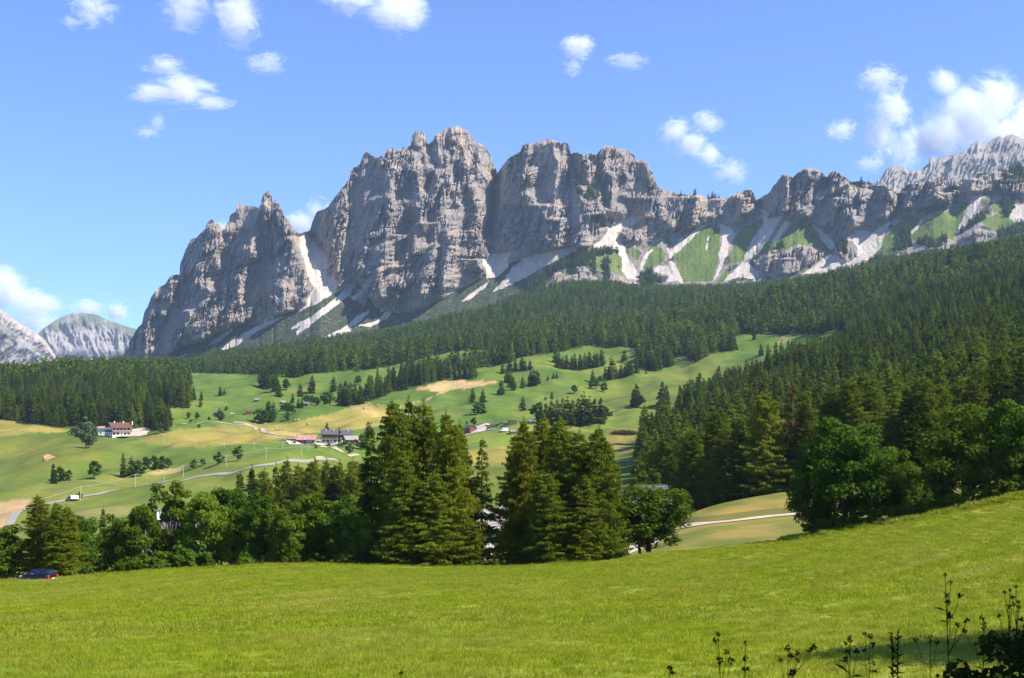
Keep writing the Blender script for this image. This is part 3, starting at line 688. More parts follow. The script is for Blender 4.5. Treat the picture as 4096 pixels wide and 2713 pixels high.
# ridges: outline, how far it stands out (m), reach of its shaded left flank and of its lit right flank (px)
RIDGE = [
    (Z1([(290, 1215), (260, 1300), (215, 1460)]), 50, 12, 14), (Z1([(440, 905), (400, 1020), (380, 1180), (340, 1450)]), 60, 12, 16), (Z1([(585, 830), (550, 980), (530, 1100)]), 40, 12, 8), (Z1([(700, 1050), (660, 1200), (580, 1400)]), 45, 22, 9),
    (Z1([(862, 350), (850, 480), (830, 600)]), 30, 10, 8), (Z1([(990, 400), (905, 600), (862, 850), (830, 1050), (790, 1300)]), 95, 42, 12), (Z1([(1075, 245), (1085, 400), (1090, 620)]), 35, 14, 9),
    (Z1([(1262, 235), (1190, 450), (1165, 640), (1090, 860), (1050, 1000), (970, 1190)]), 85, 28, 14), (Z1([(1300, 140), (1290, 340), (1230, 480), (1190, 640)]), 55, 12, 12), (Z1([(1370, 200), (1420, 420), (1415, 560), (1375, 800), (1380, 1100)]), 70, 22, 26),
    (Z1([(1450, 360), (1480, 600), (1500, 700), (1440, 820), (1440, 1060)]), 35, 9, 14), (Z1([(1540, 470), (1580, 640), (1610, 760), (1580, 1000)]), 38, 14, 12), (Z1([(900, 1050), (830, 1160), (800, 1290)]), 40, 14, 10), (Z1([(1190, 1035), (1130, 1100), (1100, 1180)]), 45, 10, 16), (Z1([(1285, 1060), (1270, 1160)]), 30, 8, 8),
    (Z2([(690, 262), (650, 420), (640, 620), (635, 780), (610, 1000), (590, 1180), (560, 1390)]), 95, 60, 22), (Z2([(850, 300), (840, 420), (880, 600), (860, 700)]), 45, 16, 9), (Z2([(880, 132), (870, 250)]), 30, 8, 8),
    (Z2([(700, 400), (670, 600), (650, 750)]), 38, 10, 8), (Z2([(1000, 165), (990, 320), (1010, 440), (1060, 600), (1070, 800), (1080, 1000), (1050, 1300)]), 85, 40, 22), (Z2([(1110, 110), (1085, 300), (1090, 500), (1170, 700), (1120, 860)]), 45, 12, 12),
    (Z2([(1190, 120), (1210, 360), (1250, 560), (1310, 700), (1330, 850)]), 55, 14, 22), (Z2([(1320, 222), (1330, 420), (1400, 560)]), 55, 12, 18), (Z2([(960, 600), (900, 700), (880, 830)]), 42, 14, 8), (Z2([(940, 810), (850, 900), (840, 1060)]), 60, 18, 14),
    (Z2([(790, 900), (640, 980), (610, 1110)]), 55, 16, 18), (Z2([(690, 1130), (610, 1180), (580, 1370)]), 55, 14, 12), (Z2([(830, 1070), (760, 1150), (730, 1290)]), 55, 14, 9), (Z2([(1000, 980), (950, 1100), (910, 1300), (880, 1440)]), 75, 22, 12), (Z2([(1160, 890), (1090, 1020), (1040, 1310)]), 60, 14, 14),
    (Z2([(1290, 870), (1330, 1000), (1280, 1060)]), 40, 22, 12), (Z2([(1300, 1080), (1350, 1160)]), 60, 26, 5), (Z2([(1460, 780), (1430, 900)]), 25, 8, 5),
    (Z3([(250, 280), (220, 480), (160, 760), (190, 960)]), 40, 10, 20), (Z3([(390, 140), (380, 320), (370, 450), (330, 620)]), 60, 18, 16), (Z3([(530, 125), (515, 300), (440, 420), (450, 640)]), 70, 20, 18), (Z3([(600, 110), (650, 320), (620, 500), (600, 700)]), 40, 12, 14),
    (Z3([(1020, 162), (1060, 330), (1085, 560), (1060, 690)]), 110, 30, 20), (Z3([(1150, 185), (1180, 400), (1170, 560)]), 40, 10, 10), (Z3([(1260, 275), (1230, 420), (1240, 580)]), 55, 12, 22), (Z3([(1340, 290), (1390, 480)]), 30, 8, 10), (Z3([(900, 225), (870, 330)]), 25, 10, 8),
    (Z3([(700, 730), (640, 860), (620, 960)]), 45, 24, 14), (Z3([(1000, 690), (960, 860), (900, 950)]), 45, 26, 8), (Z3([(560, 620), (560, 800), (480, 960)]), 42, 24, 14), (Z3([(860, 480), (840, 640), (800, 800)]), 35, 14, 12), (Z3([(1380, 560), (1340, 720)]), 40, 12, 14), (Z3([(1600, 560), (1560, 680), (1520, 800)]), 45, 14, 12),
    (Z3([(1760, 560), (1730, 700), (1700, 790)]), 40, 14, 12), (Z3([(1880, 580), (1860, 720)]), 35, 12, 10), (Z3([(1210, 810), (1180, 900)]), 30, 10, 12),
    (Z4([(240, 470), (200, 640), (180, 800)]), 35, 12, 10), (Z4([(480, 500), (470, 680)]), 30, 10, 8), (Z4([(640, 460), (680, 640), (640, 760)]), 30, 10, 10), (Z4([(780, 410), (760, 560), (740, 660)]), 50, 12, 14), (Z4([(1160, 250), (1170, 420), (1150, 640)]), 60, 22, 8),
    (Z4([(1390, 185), (1410, 330), (1420, 480), (1370, 690)]), 75, 22, 12), (Z4([(1480, 210), (1470, 360)]), 25, 8, 8), (Z4([(1650, 215), (1640, 330), (1820, 330), (1640, 440), (1480, 540)]), 40, 16, 8), (Z4([(1680, 500), (1620, 640), (1560, 800)]), 55, 22, 12),
    (Z4([(1960, 420), (1860, 560), (1880, 800)]), 55, 22, 14), (Z4([(1000, 1090), (960, 1280)]), 30, 8, 10), (Z4([(1140, 1130), (1150, 1290)]), 45, 14, 16), (Z5([(640, 625), (700, 760), (690, 900), (640, 960)]), 60, 14, 10), (Z5([(540, 830), (580, 920), (480, 1030)]), 35, 10, 8), (Z5([(420, 760), (380, 900), (330, 1080)]), 35, 10, 8),
    (Z5([(910, 610), (900, 760), (880, 860)]), 45, 10, 16), (Z5([(1170, 590), (1180, 720), (1000, 860)]), 35, 12, 12), (Z5([(1330, 580), (1340, 720)]), 30, 10, 10), (Z5([(1560, 560), (1500, 700)]), 35, 10, 10), (Z5([(1780, 490), (1760, 600), (1640, 690)]), 45, 12, 12), (Z5([(1980, 570), (1900, 660)]), 40, 12, 10),
    (Z5([(1250, 900), (1100, 1040), (1120, 1230)]), 25, 12, 12), (Z5([(1690, 960), (1780, 1080)]), 20, 10, 12), (Z5([(1600, 1090), (1470, 1180)]), 35, 12, 12), (Z4([(1330, 745), (1120, 920)]), 22, 16, 12), (Z4([(300, 840), (240, 1200)]), 14, 14, 14), (Z4([(750, 810), (660, 1120)]), 14, 12, 10),
]
# clefts: outline, depth (m), half width (px)
CLEFT = [(Z2([(1458, 440), (1430, 560), (1420, 760), (1390, 900)]), 130, 8), (Z2([(20, 900), (120, 1050), (200, 1250)]), 120, 16), (Z2([(955, 240), (1000, 420), (930, 560)]), 40, 8), (Z3([(760, 230), (790, 360), (850, 480)]), 35, 8), (Z3([(945, 240), (960, 420), (1040, 640)]), 40, 8),
         (Z4([(855, 530), (900, 640), (1000, 720)]), 50, 8), (Z4([(1235, 295), (1240, 480), (1190, 660)]), 40, 6), (Z4([(1595, 290), (1460, 420), (1450, 560)]), 45, 7), (Z5([(785, 720), (760, 880), (690, 990)]), 70, 6), (Z4([(1010, 1060), (1000, 1290)]), 25, 4), (Z2([(1030, 1000), (1010, 1330)]), 40, 7), (Z2([(820, 800), (760, 900), (640, 960)]), 30, 8)]

def poly_u(poly, v):
    """column of a roughly vertical outline at each row, with a fade at its ends"""
    p = sorted(poly, key=lambda q: q[1]); us = [q[0] for q in p]; vs = [q[1] for q in p]
    h = max(3.0, 0.12 * (vs[-1] - vs[0]))
    return np.interp(v, vs, us), smoothstep(vs[0] - h * 0.4, vs[0] + h * 0.4, v) * smoothstep(vs[-1] + h, vs[-1] - h * 0.3, v)

def build_range():
    nu, nv = 1380, 300
    U1 = np.linspace(106, 1160, nu)
    cu = np.array([p[0] for p in CREST]); cv = np.array([p[1] for p in CREST]); o = np.argsort(cu, kind='stable')
    crest = np.interp(U1, cu[o], cv[o]) + 0.55 * noise2(U1 / 1.7, U1 * 0, 51) + 0.8 * noise2(U1 / 4.5, U1 * 0, 52)
    fu = np.array([p[0] for p in FOOT]); fv = np.array([p[1] for p in FOOT]); o = np.argsort(fu, kind='stable')
    foot = np.interp(U1, fu[o], fv[o])
    ft = np.interp(U1, [p[0] for p in FOREST_TOP], [p[1] for p in FOREST_TOP])
    base = np.maximum(ft + 20, crest + 4)
    T = np.linspace(0, 1, nv)
    V = base[None, :] + (crest - base)[None, :] * T[:, None]
    U = np.repeat(U1[None, :], nv, 0)
    wu = U + 1.0 * noise2(U / 6, V / 6, 61) + 0.6 * noise2(U / 2.5, V / 2.5, 62); wv = V + 1.0 * noise2(U / 6, V / 6, 63) + 0.6 * noise2(U / 2.5, V / 2.5, 64)
    def mask(polys):
        m = np.zeros(U.shape, bool)
        for p in polys: m |= in_poly(wu, wv, p)
        return m.astype(float)
    scree, grass, outc, dark = mask(SCREE), mask(GRASS), mask(OUTCROP), mask(DARKVEG)
    below = smoothstep(-1.5, 1.5, wv - foot[None, :])
    rock = np.maximum(1 - below, outc) * (1 - scree) * (1 - grass)
    talus = 1 - rock
    left = smoothstep(640, 560, U)
    pine = np.clip(talus * (1 - scree) * (1 - grass), 0, 1) * (left + (1 - left) * (0.32 + 0.35 * smoothstep(-0.1, 0.5, fbm(U / 14, V / 14, 3, 71))))
    pine = np.clip(np.maximum(pine, dark * 0.95), 0, 1)
    # depth: climb each sight column with the slope of what lies there
    cot = gauss1(gauss1(0.40 * rock + 1.35 * talus, 5, 1), 2.0, 0)
    dV = -np.diff(V, axis=0)
    D = np.empty(U.shape); D[0] = 2950.0
    for i in range(1, nv):
        D[i] = D[i - 1] * (1 + np.clip(cot[i], .1, 2) * dV[i - 1] / F * 1.0)
    D = gauss1(D, 5, 1)
    shift = np.interp(U1, [106, 200, 320, 385, 500, 640, 760, 900, 1160], [240, 100, -40, 70, 120, 110, 70, 0, -60])
    D = D + shift[None, :] * smoothstep(0, 0.15, T)[:, None]
    rk = gauss1(gauss1(rock, 2.5, 1), 2.5, 0)
    # measured ridges and clefts
    P = np.zeros(U.shape)
    for poly, A, wl_, wr_ in RIDGE:
        u0, fade = poly_u(poly, V)
        u0 = u0 + 3.0 * noise2(V / 17, V * 0 + poly[0][0], 81) + 1.5 * noise2(V / 6, V * 0 + poly[0][0], 82) + 0.7 * noise2(V / 2.5, U / 9, 83)
        fade = fade * (0.9 + 0.3 * noise2(V / 13, V * 0 + poly[0][0] * 1.7, 84))
        d = U - u0
        t = np.where(d < 0, 1 + d / wl_, 1 - d / wr_)
        P += A * fade * np.clip(t, 0, 1) ** 1.15
    for poly, A, wd in CLEFT:
        u0, fade = poly_u(poly, V)
        P -= A * fade * np.clip(1 - np.abs(U - u0) / wd, 0, 1)
    D = D - P * (0.04 + 0.96 * rk) * 0.8
    # natural relief: ribs, gullies, strata
    wx = U + 4 * noise2(U / 24, V / 40, 91) + 0.22 * (V - 250); 
    rib = 20 * ridged(wx / 17, V / 75, 2, 92) + 13 * ridged(wx / 7.5, V / 24, 2, 93) + 8 * ridged(wx / 3.2, V / 12, 2, 94) + 4.2 * noise2(wx / 1.5, V / 4, 95)
    def cells(x, y, seed):
        xi, yi = np.floor(x), np.floor(y); best = np.full(x.shape, 9.0); val = np.zeros(x.shape)
        for dx in (-1, 0, 1):
            for dy in (-1, 0, 1):
                cx_, cy_ = xi + dx, yi + dy
                h1 = np.abs(np.sin(cx_ * 127.1 + cy_ * 311.7 + seed) * 43758.5453) % 1; h2 = np.abs(np.sin(cx_ * 269.5 + cy_ * 183.3 + seed) * 43758.5453) % 1
                d = (cx_ + h1 - x) ** 2 + (cy_ + h2 - y) ** 2; k = d < best
                best = np.where(k, d, best); val = np.where(k, (h1 * 7.31 + h2 * 3.7) % 1, val)
        return val - 0.45 * np.sqrt(best)
    tx = wx + 1.2 * noise2(U / 4, V / 4, 111); ty = V + 2 * noise2(U / 6, V / 6, 112)
    rib = 0.62 * rib + 17 * cells(tx / 8.5, ty / 30, 1.0) + 8 * cells(tx / 3.6, ty / 13, 2.0) + 3.6 * cells(tx / 1.8, ty / 5, 3.0)
    q = V + 0.42 * U + 5 * noise2(U / 22, V / 22, 96) + 1.5 * noise2(U / 5, V / 5, 97)
    def saw(q, per): 
        t = (q / per) % 1.0; return np.where(t < 0.8, t / 0.8, (1 - t) / 0.2)
    amp = 0.35 + 0.9 * smoothstep(-0.5, 0.6, noise2(U / 40, V / 30, 98))
    strata = 3.5 * amp * saw(q, 15.0) + 2 * amp * saw(q + 2.3 * noise2(U / 8, V / 8, 99), 5.3)
    crack = 9 * smoothstep(0.9, 0.985, 1 - np.abs(noise2((wx + 2 * noise2(U / 5, V / 5, 121)) / 9, V / 45, 122))) + 4 * smoothstep(0.88, 0.98, 1 - np.abs(noise2(wx / 4, V / 18, 123)))
    crack = crack + 8 * smoothstep(0.9, 0.99, 1 - np.abs(noise2(U / 30, q / 9, 124)))
    rough = 0.38 + 0.8 * smoothstep(-0.35, 0.4, noise2((U + 0.2 * V) / 30, V / 42, 141) + 0.4 * noise2(U / 11, V / 16, 142))
    D = D - (rib - strata - crack) * rk * rough
    soft = 4 * fbm(U / 16, V / 20, 3, 101) + 1.2 * ridged((U + 0.9 * V) / 9, V / 40, 2, 102)
    D = D - soft * (1 - rk) * smoothstep(0, .1, T)[:, None]
    X = D * (U - CU) / F; Z = D * (CV - V) / F
    # far side
    back = []
    for dy, dz in ((25, -6), (120, -90), (500, -420), (1300, -1100)):
        yb = D[-1] + dy; back.append(np.stack([yb * (U1 - CU) / F, yb, np.maximum(Z[-1] + dz, -30)], -1))
    VV = np.concatenate([np.stack([X, D, Z], -1), np.array(back)], 0)
    nr = VV.shape[0]
    idx = np.arange(nr * nu).reshape(nr, nu)
    Q = np.stack([idx[:-1, :-1], idx[:-1, 1:], idx[1:, 1:], idx[1:, :-1]], -1).reshape(-1, 4)
    me = new_mesh('mountain', VV.reshape(-1, 3), Q, False)
    def full(a): return np.concatenate([gauss1(gauss1(a, 0.8, 1), 0.8, 0), np.zeros((len(back), nu))], 0)
    float_attr(me, 'scree', np.clip(full(scree) * 1.35, 0, 1.15)); float_attr(me, 'grass', full(grass * 0.92)); float_attr(me, 'pine', full(pine))
    ob = link('mountain', me, M['rock'])
    tag(ob, 'jagged grey and ochre rock range with white scree fans and green gullies', 'mountain', kind='structure')
    return ob, U, V, D
RANGE, MU, MV, MD = build_range()
def range_point(U, V):
    i = int(np.clip(np.searchsorted(MU[0], U), 0, MU.shape[1] - 1)); col = MV[:, i]
    j = int(np.argmin(np.abs(col - V)))
    return at(MU[0, i], MV[j, i], MD[j, i])

def far_sheet(name, label, crest, vbase, y0, cot, mat, seed, amp, u0, u1, nu=420, nv=110, veg=None, lean=0.0):
    U1 = np.linspace(u0, u1, nu)
    c = np.interp(U1, [p[0] for p in crest], [p[1] for p in crest]) + 0.35 * noise2(U1 / 2.2, U1 * 0, seed)
    T = np.linspace(0, 1, nv); V = vbase + (c[None, :] - vbase) * T[:, None]; U = np.repeat(U1[None], nv, 0)
    D = y0 * (1 + cot * (vbase - V) / F)
    wx = U + lean * (V - vbase) + 2.5 * noise2(U / 14, V / 14, seed + 1)
    D = D - amp * (ridged(wx / 13, V / 40, 3, seed + 2) + 0.5 * ridged(wx / 5, V / 14, 2, seed + 3) + 0.18 * noise2(wx / 1.6, V / 3, seed + 4)) * smoothstep(1.02, 0.9, T)[:, None]
    X = D * (U - CU) / F; Z = D * (CV - V) / F
    back = [np.stack([(D[-1] + dy) * (U1 - CU) / F, D[-1] + dy, np.maximum(Z[-1] + dz, -30)], -1) for dy, dz in ((300, -160), (1500, -1200))]
    VV = np.concatenate([np.stack([X, D, Z], -1), np.array(back)], 0)
    nr = VV.shape[0]; idx = np.arange(nr * nu).reshape(nr, nu)
    Q = np.stack([idx[:-1, :-1], idx[:-1, 1:], idx[1:, 1:], idx[1:, :-1]], -1).reshape(-1, 4)
    me = new_mesh(name, VV.reshape(-1, 3), Q, True)
    vg = veg(U, V, c[None, :]) if veg else np.zeros(U.shape)
    float_attr(me, 'veg', np.concatenate([vg, np.zeros((2, nu))], 0))
    ob = link(name, me, mat); tag(ob, label, 'mountain', kind='structure'); return ob

far_sheet('far_mountain', 'rounded pale limestone dome with green cap beyond the valley', R1([(-2200, 1500), (0, 1200), (300, 790), (390, 700), (480, 640), (560, 592), (660, 563), (760, 566), (860, 576), (930, 610), (1100, 672), (1200, 702), (1500, 800), (2500, 1100)]),
          405, 7600, 1.6, M['far_dome'], 201, 48, -40, 260, veg=lambda U, V, c: smoothstep(24, 6, V - c) * 0.55 - 0.05 + 0.3 * smoothstep(20, 34, V - c) * smoothstep(90, 115, U), lean=-0.3)
far_sheet('far_ridge', 'tan ridge behind the pale mountain flank at the edge', R1([(-2600, -100), (-600, 300), (0, 527), (100, 602), (200, 672), (320, 735), (420, 830), (600, 1100), (900, 1400)]), 405, 6900, 1.3, M['far_tan'], 221, 60, -260, 90, lean=0.9)
far_sheet('far_flank', 'steep pale grey mountain flank descending from the edge of the view', R1([(-2600, -150), (-900, 260), (-300, 500), (0, 645), (60, 690), (110, 722), (300, 872), (440, 962), (560, 1052), (760, 1220), (1100, 1500)]), 410, 5600, 1.2, M['far_grey'], 241, 45, -260, 100,
          veg=lambda U, V, c: smoothstep(8, 1, V - c) * smoothstep(25, 50, U) * 0.9, lean=0.9)
far_sheet('far_peak', 'high grey peak rising behind the right end of the range', Z5([(300, 900), (520, 680), (565, 602), (590, 540), (640, 462), (690, 425), (830, 442), (862, 472), (1000, 466), (1060, 420), (1085, 400), (1092, 342), (1130, 325), (1172, 346), (1350, 305), (1520, 240), (1523, 200), (1590, 166), (1670, 190),
          (1690, 197), (1760, 140), (1830, 112), (1860, 142), (1900, 110), (1960, 95), (2080, 150), (2400, 300), (3000, 420), (3400, 520)]), 215, 5600, 1.05, M['far_peak'], 261, 42, 850, 1150, nu=520, lean=0.5)
# ------------------------------------------------------------------ trees
def tris_from(P, A, B, W):
    """sprays: base points P, tip vectors A, side vectors B (half width W): one kite of two triangles each"""
    n = len(P)
    v0 = P; v1 = P + A * 0.45 + B * W[:, None]; v2 = P + A; v3 = P + A * 0.4 - B * W[:, None]
    V = np.stack([v0, v1, v2, v3], 1).reshape(-1, 3)
    b = np.arange(n)[:, None] * 4
    return V, np.concatenate([b + np.array([0, 1, 2]), b + np.array([0, 2, 3])], 0)

def unit(a): return a / np.maximum(np.linalg.norm(a, axis=-1, keepdims=True), 1e-6)

def conifer_mesh(name, h, R, nb, ns, slen, swid, droop, hang, seed, mat, trunk_mat, bare=0.06, prof=0.85, gap=0.0, trunk_r=None, branch_wood=True):
    """crown of drooping sprays on whorled branches; trunk with bare branch wood; returns two meshes"""
    r = np.random.default_rng(seed)
    t = np.sort(bare + (0.985 - bare) * r.random(nb) ** 1.12)
    az = np.cumsum(np.full(nb, 2.399)) + r.normal(0, 0.5, nb)
    side = 1 + 0.22 * np.sin(az + r.random() * 6) + 0.15 * np.sin(2 * az + r.random() * 6)
    L = R * ((1 - t) ** prof * 1.05 + 0.03) * r.uniform(0.62, 1.18, nb) * side * (0.92 + 0.10 * np.sin(t * 31 + seed) + 0.12 * np.sin(az * 1.0 + t * 11))
    L *= np.where(t < bare + 0.10, 0.75, 1.0)
    if gap: L *= np.where(r.random(nb) < gap, 0.35, 1.0)
    dirs = np.stack([np.cos(az), np.sin(az), np.zeros(nb)], 1)
    lean = r.normal(0, 0.008, 2)
    def bpt(k, s):
        d = dirs[k] * (L[k] * s)[:, None]
        z = t[k] * h + L[k] * (0.10 * s - droop * s ** 1.4 + 0.5 * droop * s ** 4)
        return np.stack([d[:, 0] + lean[0] * z, d[:, 1] + lean[1] * z, z], 1)
    cnt = np.maximum(3, (ns * L / L.sum()).astype(int)); k = np.repeat(np.arange(nb), cnt)
    n = len(k)
    s = 0.12 + 0.9 * r.random(n) ** 0.75
    P = bpt(k, s)
    perp = np.stack([-dirs[k][:, 1], dirs[k][:, 0], np.zeros(n)], 1)
    off = r.normal(0, 1, n) * 0.22 * L[k] * (1.05 - s) + r.normal(0, 0.08, n)
    P = P + perp * off[:, None]; P[:, 2] -= np.abs(off) * 0.35
    A = unit(dirs[k] * (1 - hang) + perp * (np.sign(off) * 0.6 * (1 - hang))[:, None] + np.array([0, 0, -1.0]) * hang + r.normal(0, 0.28, (n, 3)))
    A = A * (slen * r.uniform(0.6, 1.35, n) * (0.55 + 0.45 * np.minimum(1, L[k] / (0.4 * R))))[:, None]
    B = unit(np.cross(A, r.normal(0, 1, (n, 3))))
    V, Tt = tris_from(P, A, B, swid * r.uniform(0.6, 1.4, n))
    # leader
    m = max(6, nb // 8)
    zt = h * (0.94 + 0.07 * r.random(m)); Pt = np.stack([lean[0] * zt, lean[1] * zt, zt], 1)
    At = unit(np.stack([r.normal(0, 1, m), r.normal(0, 1, m), np.full(m, 0.7)], 1)) * slen * 0.7
    V2, T2 = tris_from(Pt, At, unit(np.cross(At, r.normal(0, 1, (m, 3)))), np.full(m, swid * 0.6))
    crown = new_mesh(name + '_crown', np.concatenate([V, V2]), np.concatenate([Tt, T2 + len(V)])); crown.materials.append(mat)
    mb = MB(); tr = trunk_r or h * 0.014
    zs = [0, 0.03, 0.25, 0.6, 1.0]; rs = [1.5, 1.05, 0.85, 0.5, 0.06]
    mb.tube([(lean[0] * z * h, lean[1] * z * h, z * h - (0.6 if z == 0 else 0)) for z in zs], [tr * q for q in rs], 7)
    if branch_wood:
        for b in range(0, nb, 2 if nb < 150 else 3):
            pts = bpt(np.full(4, b), np.array([0.0, 0.35, 0.7, 0.95])); mb.tube([tuple(q) for q in pts], [tr * 0.22, tr * 0.16, tr * 0.1, tr * 0.04], 3)
    trunk = mb.mesh(name + '_trunk'); trunk.materials.append(trunk_mat)
    return crown, trunk

def broad_mesh(name, h, w, nclump, nleaf, lsize, seed, mat, trunk_mat, base=0.12, stems=1, airy=0.0, top=0.0):
    """crown of leaf clumps carried by limbs; returns crown and trunk meshes"""
    r = np.random.default_rng(seed)
    zc = h * (base + (1 - base) * 0.52); rz = h * (1 - base) * 0.5; rx = w / 2
    d = unit(r.normal(0, 1, (nclump, 3))); rad = r.uniform(0.35, 1.0, nclump) ** 0.6
    lob = 1 + 0.2 * np.sin(3 * np.arctan2(d[:, 1], d[:, 0]) + seed) + 0.14 * r.normal(0, 1, nclump)
    C = d * (rad * lob * 0.84)[:, None] * np.array([rx, rx, rz]) + np.array([0, 0, zc])
    up = (C[:, 2] - zc) / rz
    C[:, :2] *= np.where(up > 0, 1 - 0.35 * up ** 2 - top * up, 1 - 0.15 * up ** 2)[:, None]
    cr = (0.16 + 0.13 * r.random(nclump)) * (rx + rz) * 0.5 * (1 - 0.35 * airy)
    k = r.integers(0, nclump, nleaf); n = nleaf
    ld = unit(r.normal(0, 1, (n, 3)) + np.array([0, 0, 0.25])); lr = r.random(n) ** 0.45
    P = C[k] + ld * (cr[k] * lr)[:, None] * np.array([1.1, 1.1, 0.75])
    nrm = unit(ld * 0.5 + np.array([0, 0, 0.5]) + r.normal(0, 0.55, (n, 3)))
    A = unit(np.cross(nrm, r.normal(0, 1, (n, 3)))); B = np.cross(nrm, A)
    sz = lsize * r.uniform(0.6, 1.5, n)
    V, Tt = tris_from(P - A * sz[:, None] * 0.5, A * sz[:, None], B, sz * 0.42)
    crown = new_mesh(name + '_crown', V, Tt); crown.materials.append(mat)
    mb = MB(); tr = h * 0.022
    for st in range(stems):
        a = 2 * PI * st / stems + 0.6; o = 0.0 if stems == 1 else tr * 2.0
        b0 = Vector((math.cos(a) * o, math.sin(a) * o, -0.5)); top_ = Vector((math.cos(a) * w * 0.10 * (stems > 1), math.sin(a) * w * 0.10 * (stems > 1), zc + 0.25 * rz))
        mid = b0.lerp(top_, 0.45) + Vector(r.normal(0, 0.02 * h, 3)) * Vector((1, 1, 0)).length * 0.5
        q = tr / (stems ** 0.4)
        mb.tube([b0, b0.lerp(mid, 0.12), mid, top_], [q * 1.5, q * 1.1, q * 0.8, q * 0.3], 7)
    for i in range(min(nclump, 46)):
        c = Vector(C[i]); z0 = h * base * 0.9 + (c.z - h * base) * 0.4; s0 = Vector((c.x * 0.06, c.y * 0.06, max(z0, h * base * 0.5)))
        m_ = s0.lerp(c, 0.5) + Vector((0, 0, -0.03 * h))
        mb.tube([s0, m_, c], [tr * 0.34, tr * 0.22, tr * 0.05], 4)
    trunk = mb.mesh(name + '_trunk'); trunk.materials.append(trunk_mat)
    return crown, trunk

def plant(kind, proto, loc, scale, rz, label, cat, group=None, sx=1.0):
    e = bpy.data.objects.new(kind, None); e.empty_display_size = 1.0
    e.location = loc; e.rotation_euler = (0, 0, rz); e.scale = (scale * sx, scale * sx, scale); COL.objects.link(e)
    for part, me in zip(('crown', 'trunk'), proto):
        c = bpy.data.objects.new(part, me); COL.objects.link(c); c.parent = e
    tag(e, label, cat, group); return e

# prototypes, unit height 1 m scaled by tree height at planting
LARCH_BIG = [conifer_mesh('larch', 20, 4.3, 420, 34000, 0.52, 0.062, 0.24, 0.72, 300 + i, M['larch'], M['bark'], 0.02, (0.5, 0.42, 0.56, 0.46)[i]) for i in range(4)]
def recolour(pr, mat):
    c = pr[0].copy(); c.materials.clear(); c.materials.append(mat); return c, pr[1]
LARCH_NEAR = [recolour(p_, M['larch_mid']) for p_ in LARCH_BIG]
LARCH_THIN = conifer_mesh('thin_larch', 15, 2.7, 120, 5200, 0.55, 0.07, 0.25, 0.5, 320, M['larch'], M['bark'], 0.06, 0.75, 0.1)
SPRUCE_BIG = [conifer_mesh('spruce', 20, 3.5, 200, 12000, 0.6, 0.12, 0.42, 0.4, 330 + i, M['spruce'], M['bark'], 0.03, 0.8) for i in range(2)]
SPRUCE_MID = [conifer_mesh('forest_spruce', 20, r_, 120, 3000, 1.05, 0.25, 0.42, 0.42, 340 + i, M['spruce'], M['bark'], 0.04, p_, 0.05, branch_wood=False) for i, (r_, p_) in enumerate(((3.6, 0.8), (3.1, 0.75), (4.0, 0.85), (3.4, 0.65)))]
LARCH_MID = [conifer_mesh('forest_larch', 20, r_, 120, 3400, 1.0, 0.20, 0.3, 0.55, 350 + i, M['larch_mid'], M['bark'], 0.06, p_, 0.06, branch_wood=False) for i, (r_, p_) in enumerate(((3.4, 0.7), (3.0, 0.62), (3.9, 0.75)))]
RUST_MID = conifer_mesh('dying_larch', 20, 2.8, 100, 1700, 0.9, 0.13, 0.3, 0.55, 360, M['rust_needles'], M['bark_pale'], 0.12, 0.7, 0.15)
BARE_MID = conifer_mesh('bare_spruce', 20, 1.9, 80, 520, 0.7, 0.10, 0.25, 0.4, 362, M['rust_needles'], M['bark_pale'], 0.3, 0.6, 0.3, trunk_r=0.22)
SPRUCE_FAR = [conifer_mesh('far_spruce', 20, r_, 34, 200, 3.4, 0.95, 0.4, 0.45, 370 + i, M['spruce'], M['bark'], 0.02, p_, branch_wood=False) for i, (r_, p_) in enumerate(((3.9, 0.85), (3.2, 0.75), (4.3, 0.8)))]
LARCH_FAR = [conifer_mesh('far_larch', 20, r_, 34, 200, 3.2, 0.85, 0.35, 0.5, 380 + i, M['larch_mid'], M['bark'], 0.02, p_, branch_wood=False) for i, (r_, p_) in enumerate(((3.8, 0.75), (3.3, 0.7)))]
BROAD_BIG = [broad_mesh('broadleaf', 10, w_, 74, 13000, 0.30, 400 + i, M['broad'], M['bark_pale'], b_, s_, a_) for i, (w_, b_, s_, a_) in enumerate(((7.2, 0.06, 2, 0.0), (6.2, 0.05, 1, 0.25), (8.2, 0.05, 3, 0.1)))]
BROAD_AIRY = broad_mesh('airy_broadleaf', 10, 7.0, 90, 8500, 0.29, 410, M['broad'], M['bark_pale'], 0.08, 2, 1.0)
SYCAMORE = broad_mesh('sycamore', 10, 8.3, 84, 13000, 0.27, 412, M['broad'], M['bark'], 0.09, 3, 0.1)
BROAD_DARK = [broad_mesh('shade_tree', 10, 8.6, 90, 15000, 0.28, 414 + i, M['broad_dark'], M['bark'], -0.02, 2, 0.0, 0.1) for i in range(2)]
BROAD_SMALL = [broad_mesh('small_broadleaf', 10, w_, 34, 1700, 0.8, 420 + i, M['broad_dark'], M['bark'], 0.06, 1) for i, w_ in enumerate((8.0, 9.5, 7.0))]
WILLOW = broad_mesh('willow', 10, 11, 60, 4200, 0.55, 430, M['willow'], M['bark_pale'], 0.03, 3)
BUSH = [broad_mesh('bush', 2, 2.6, 30, 2600, 0.17, 440 + i, M['broad'], M['bark'], 0.0, 3) for i in range(2)]

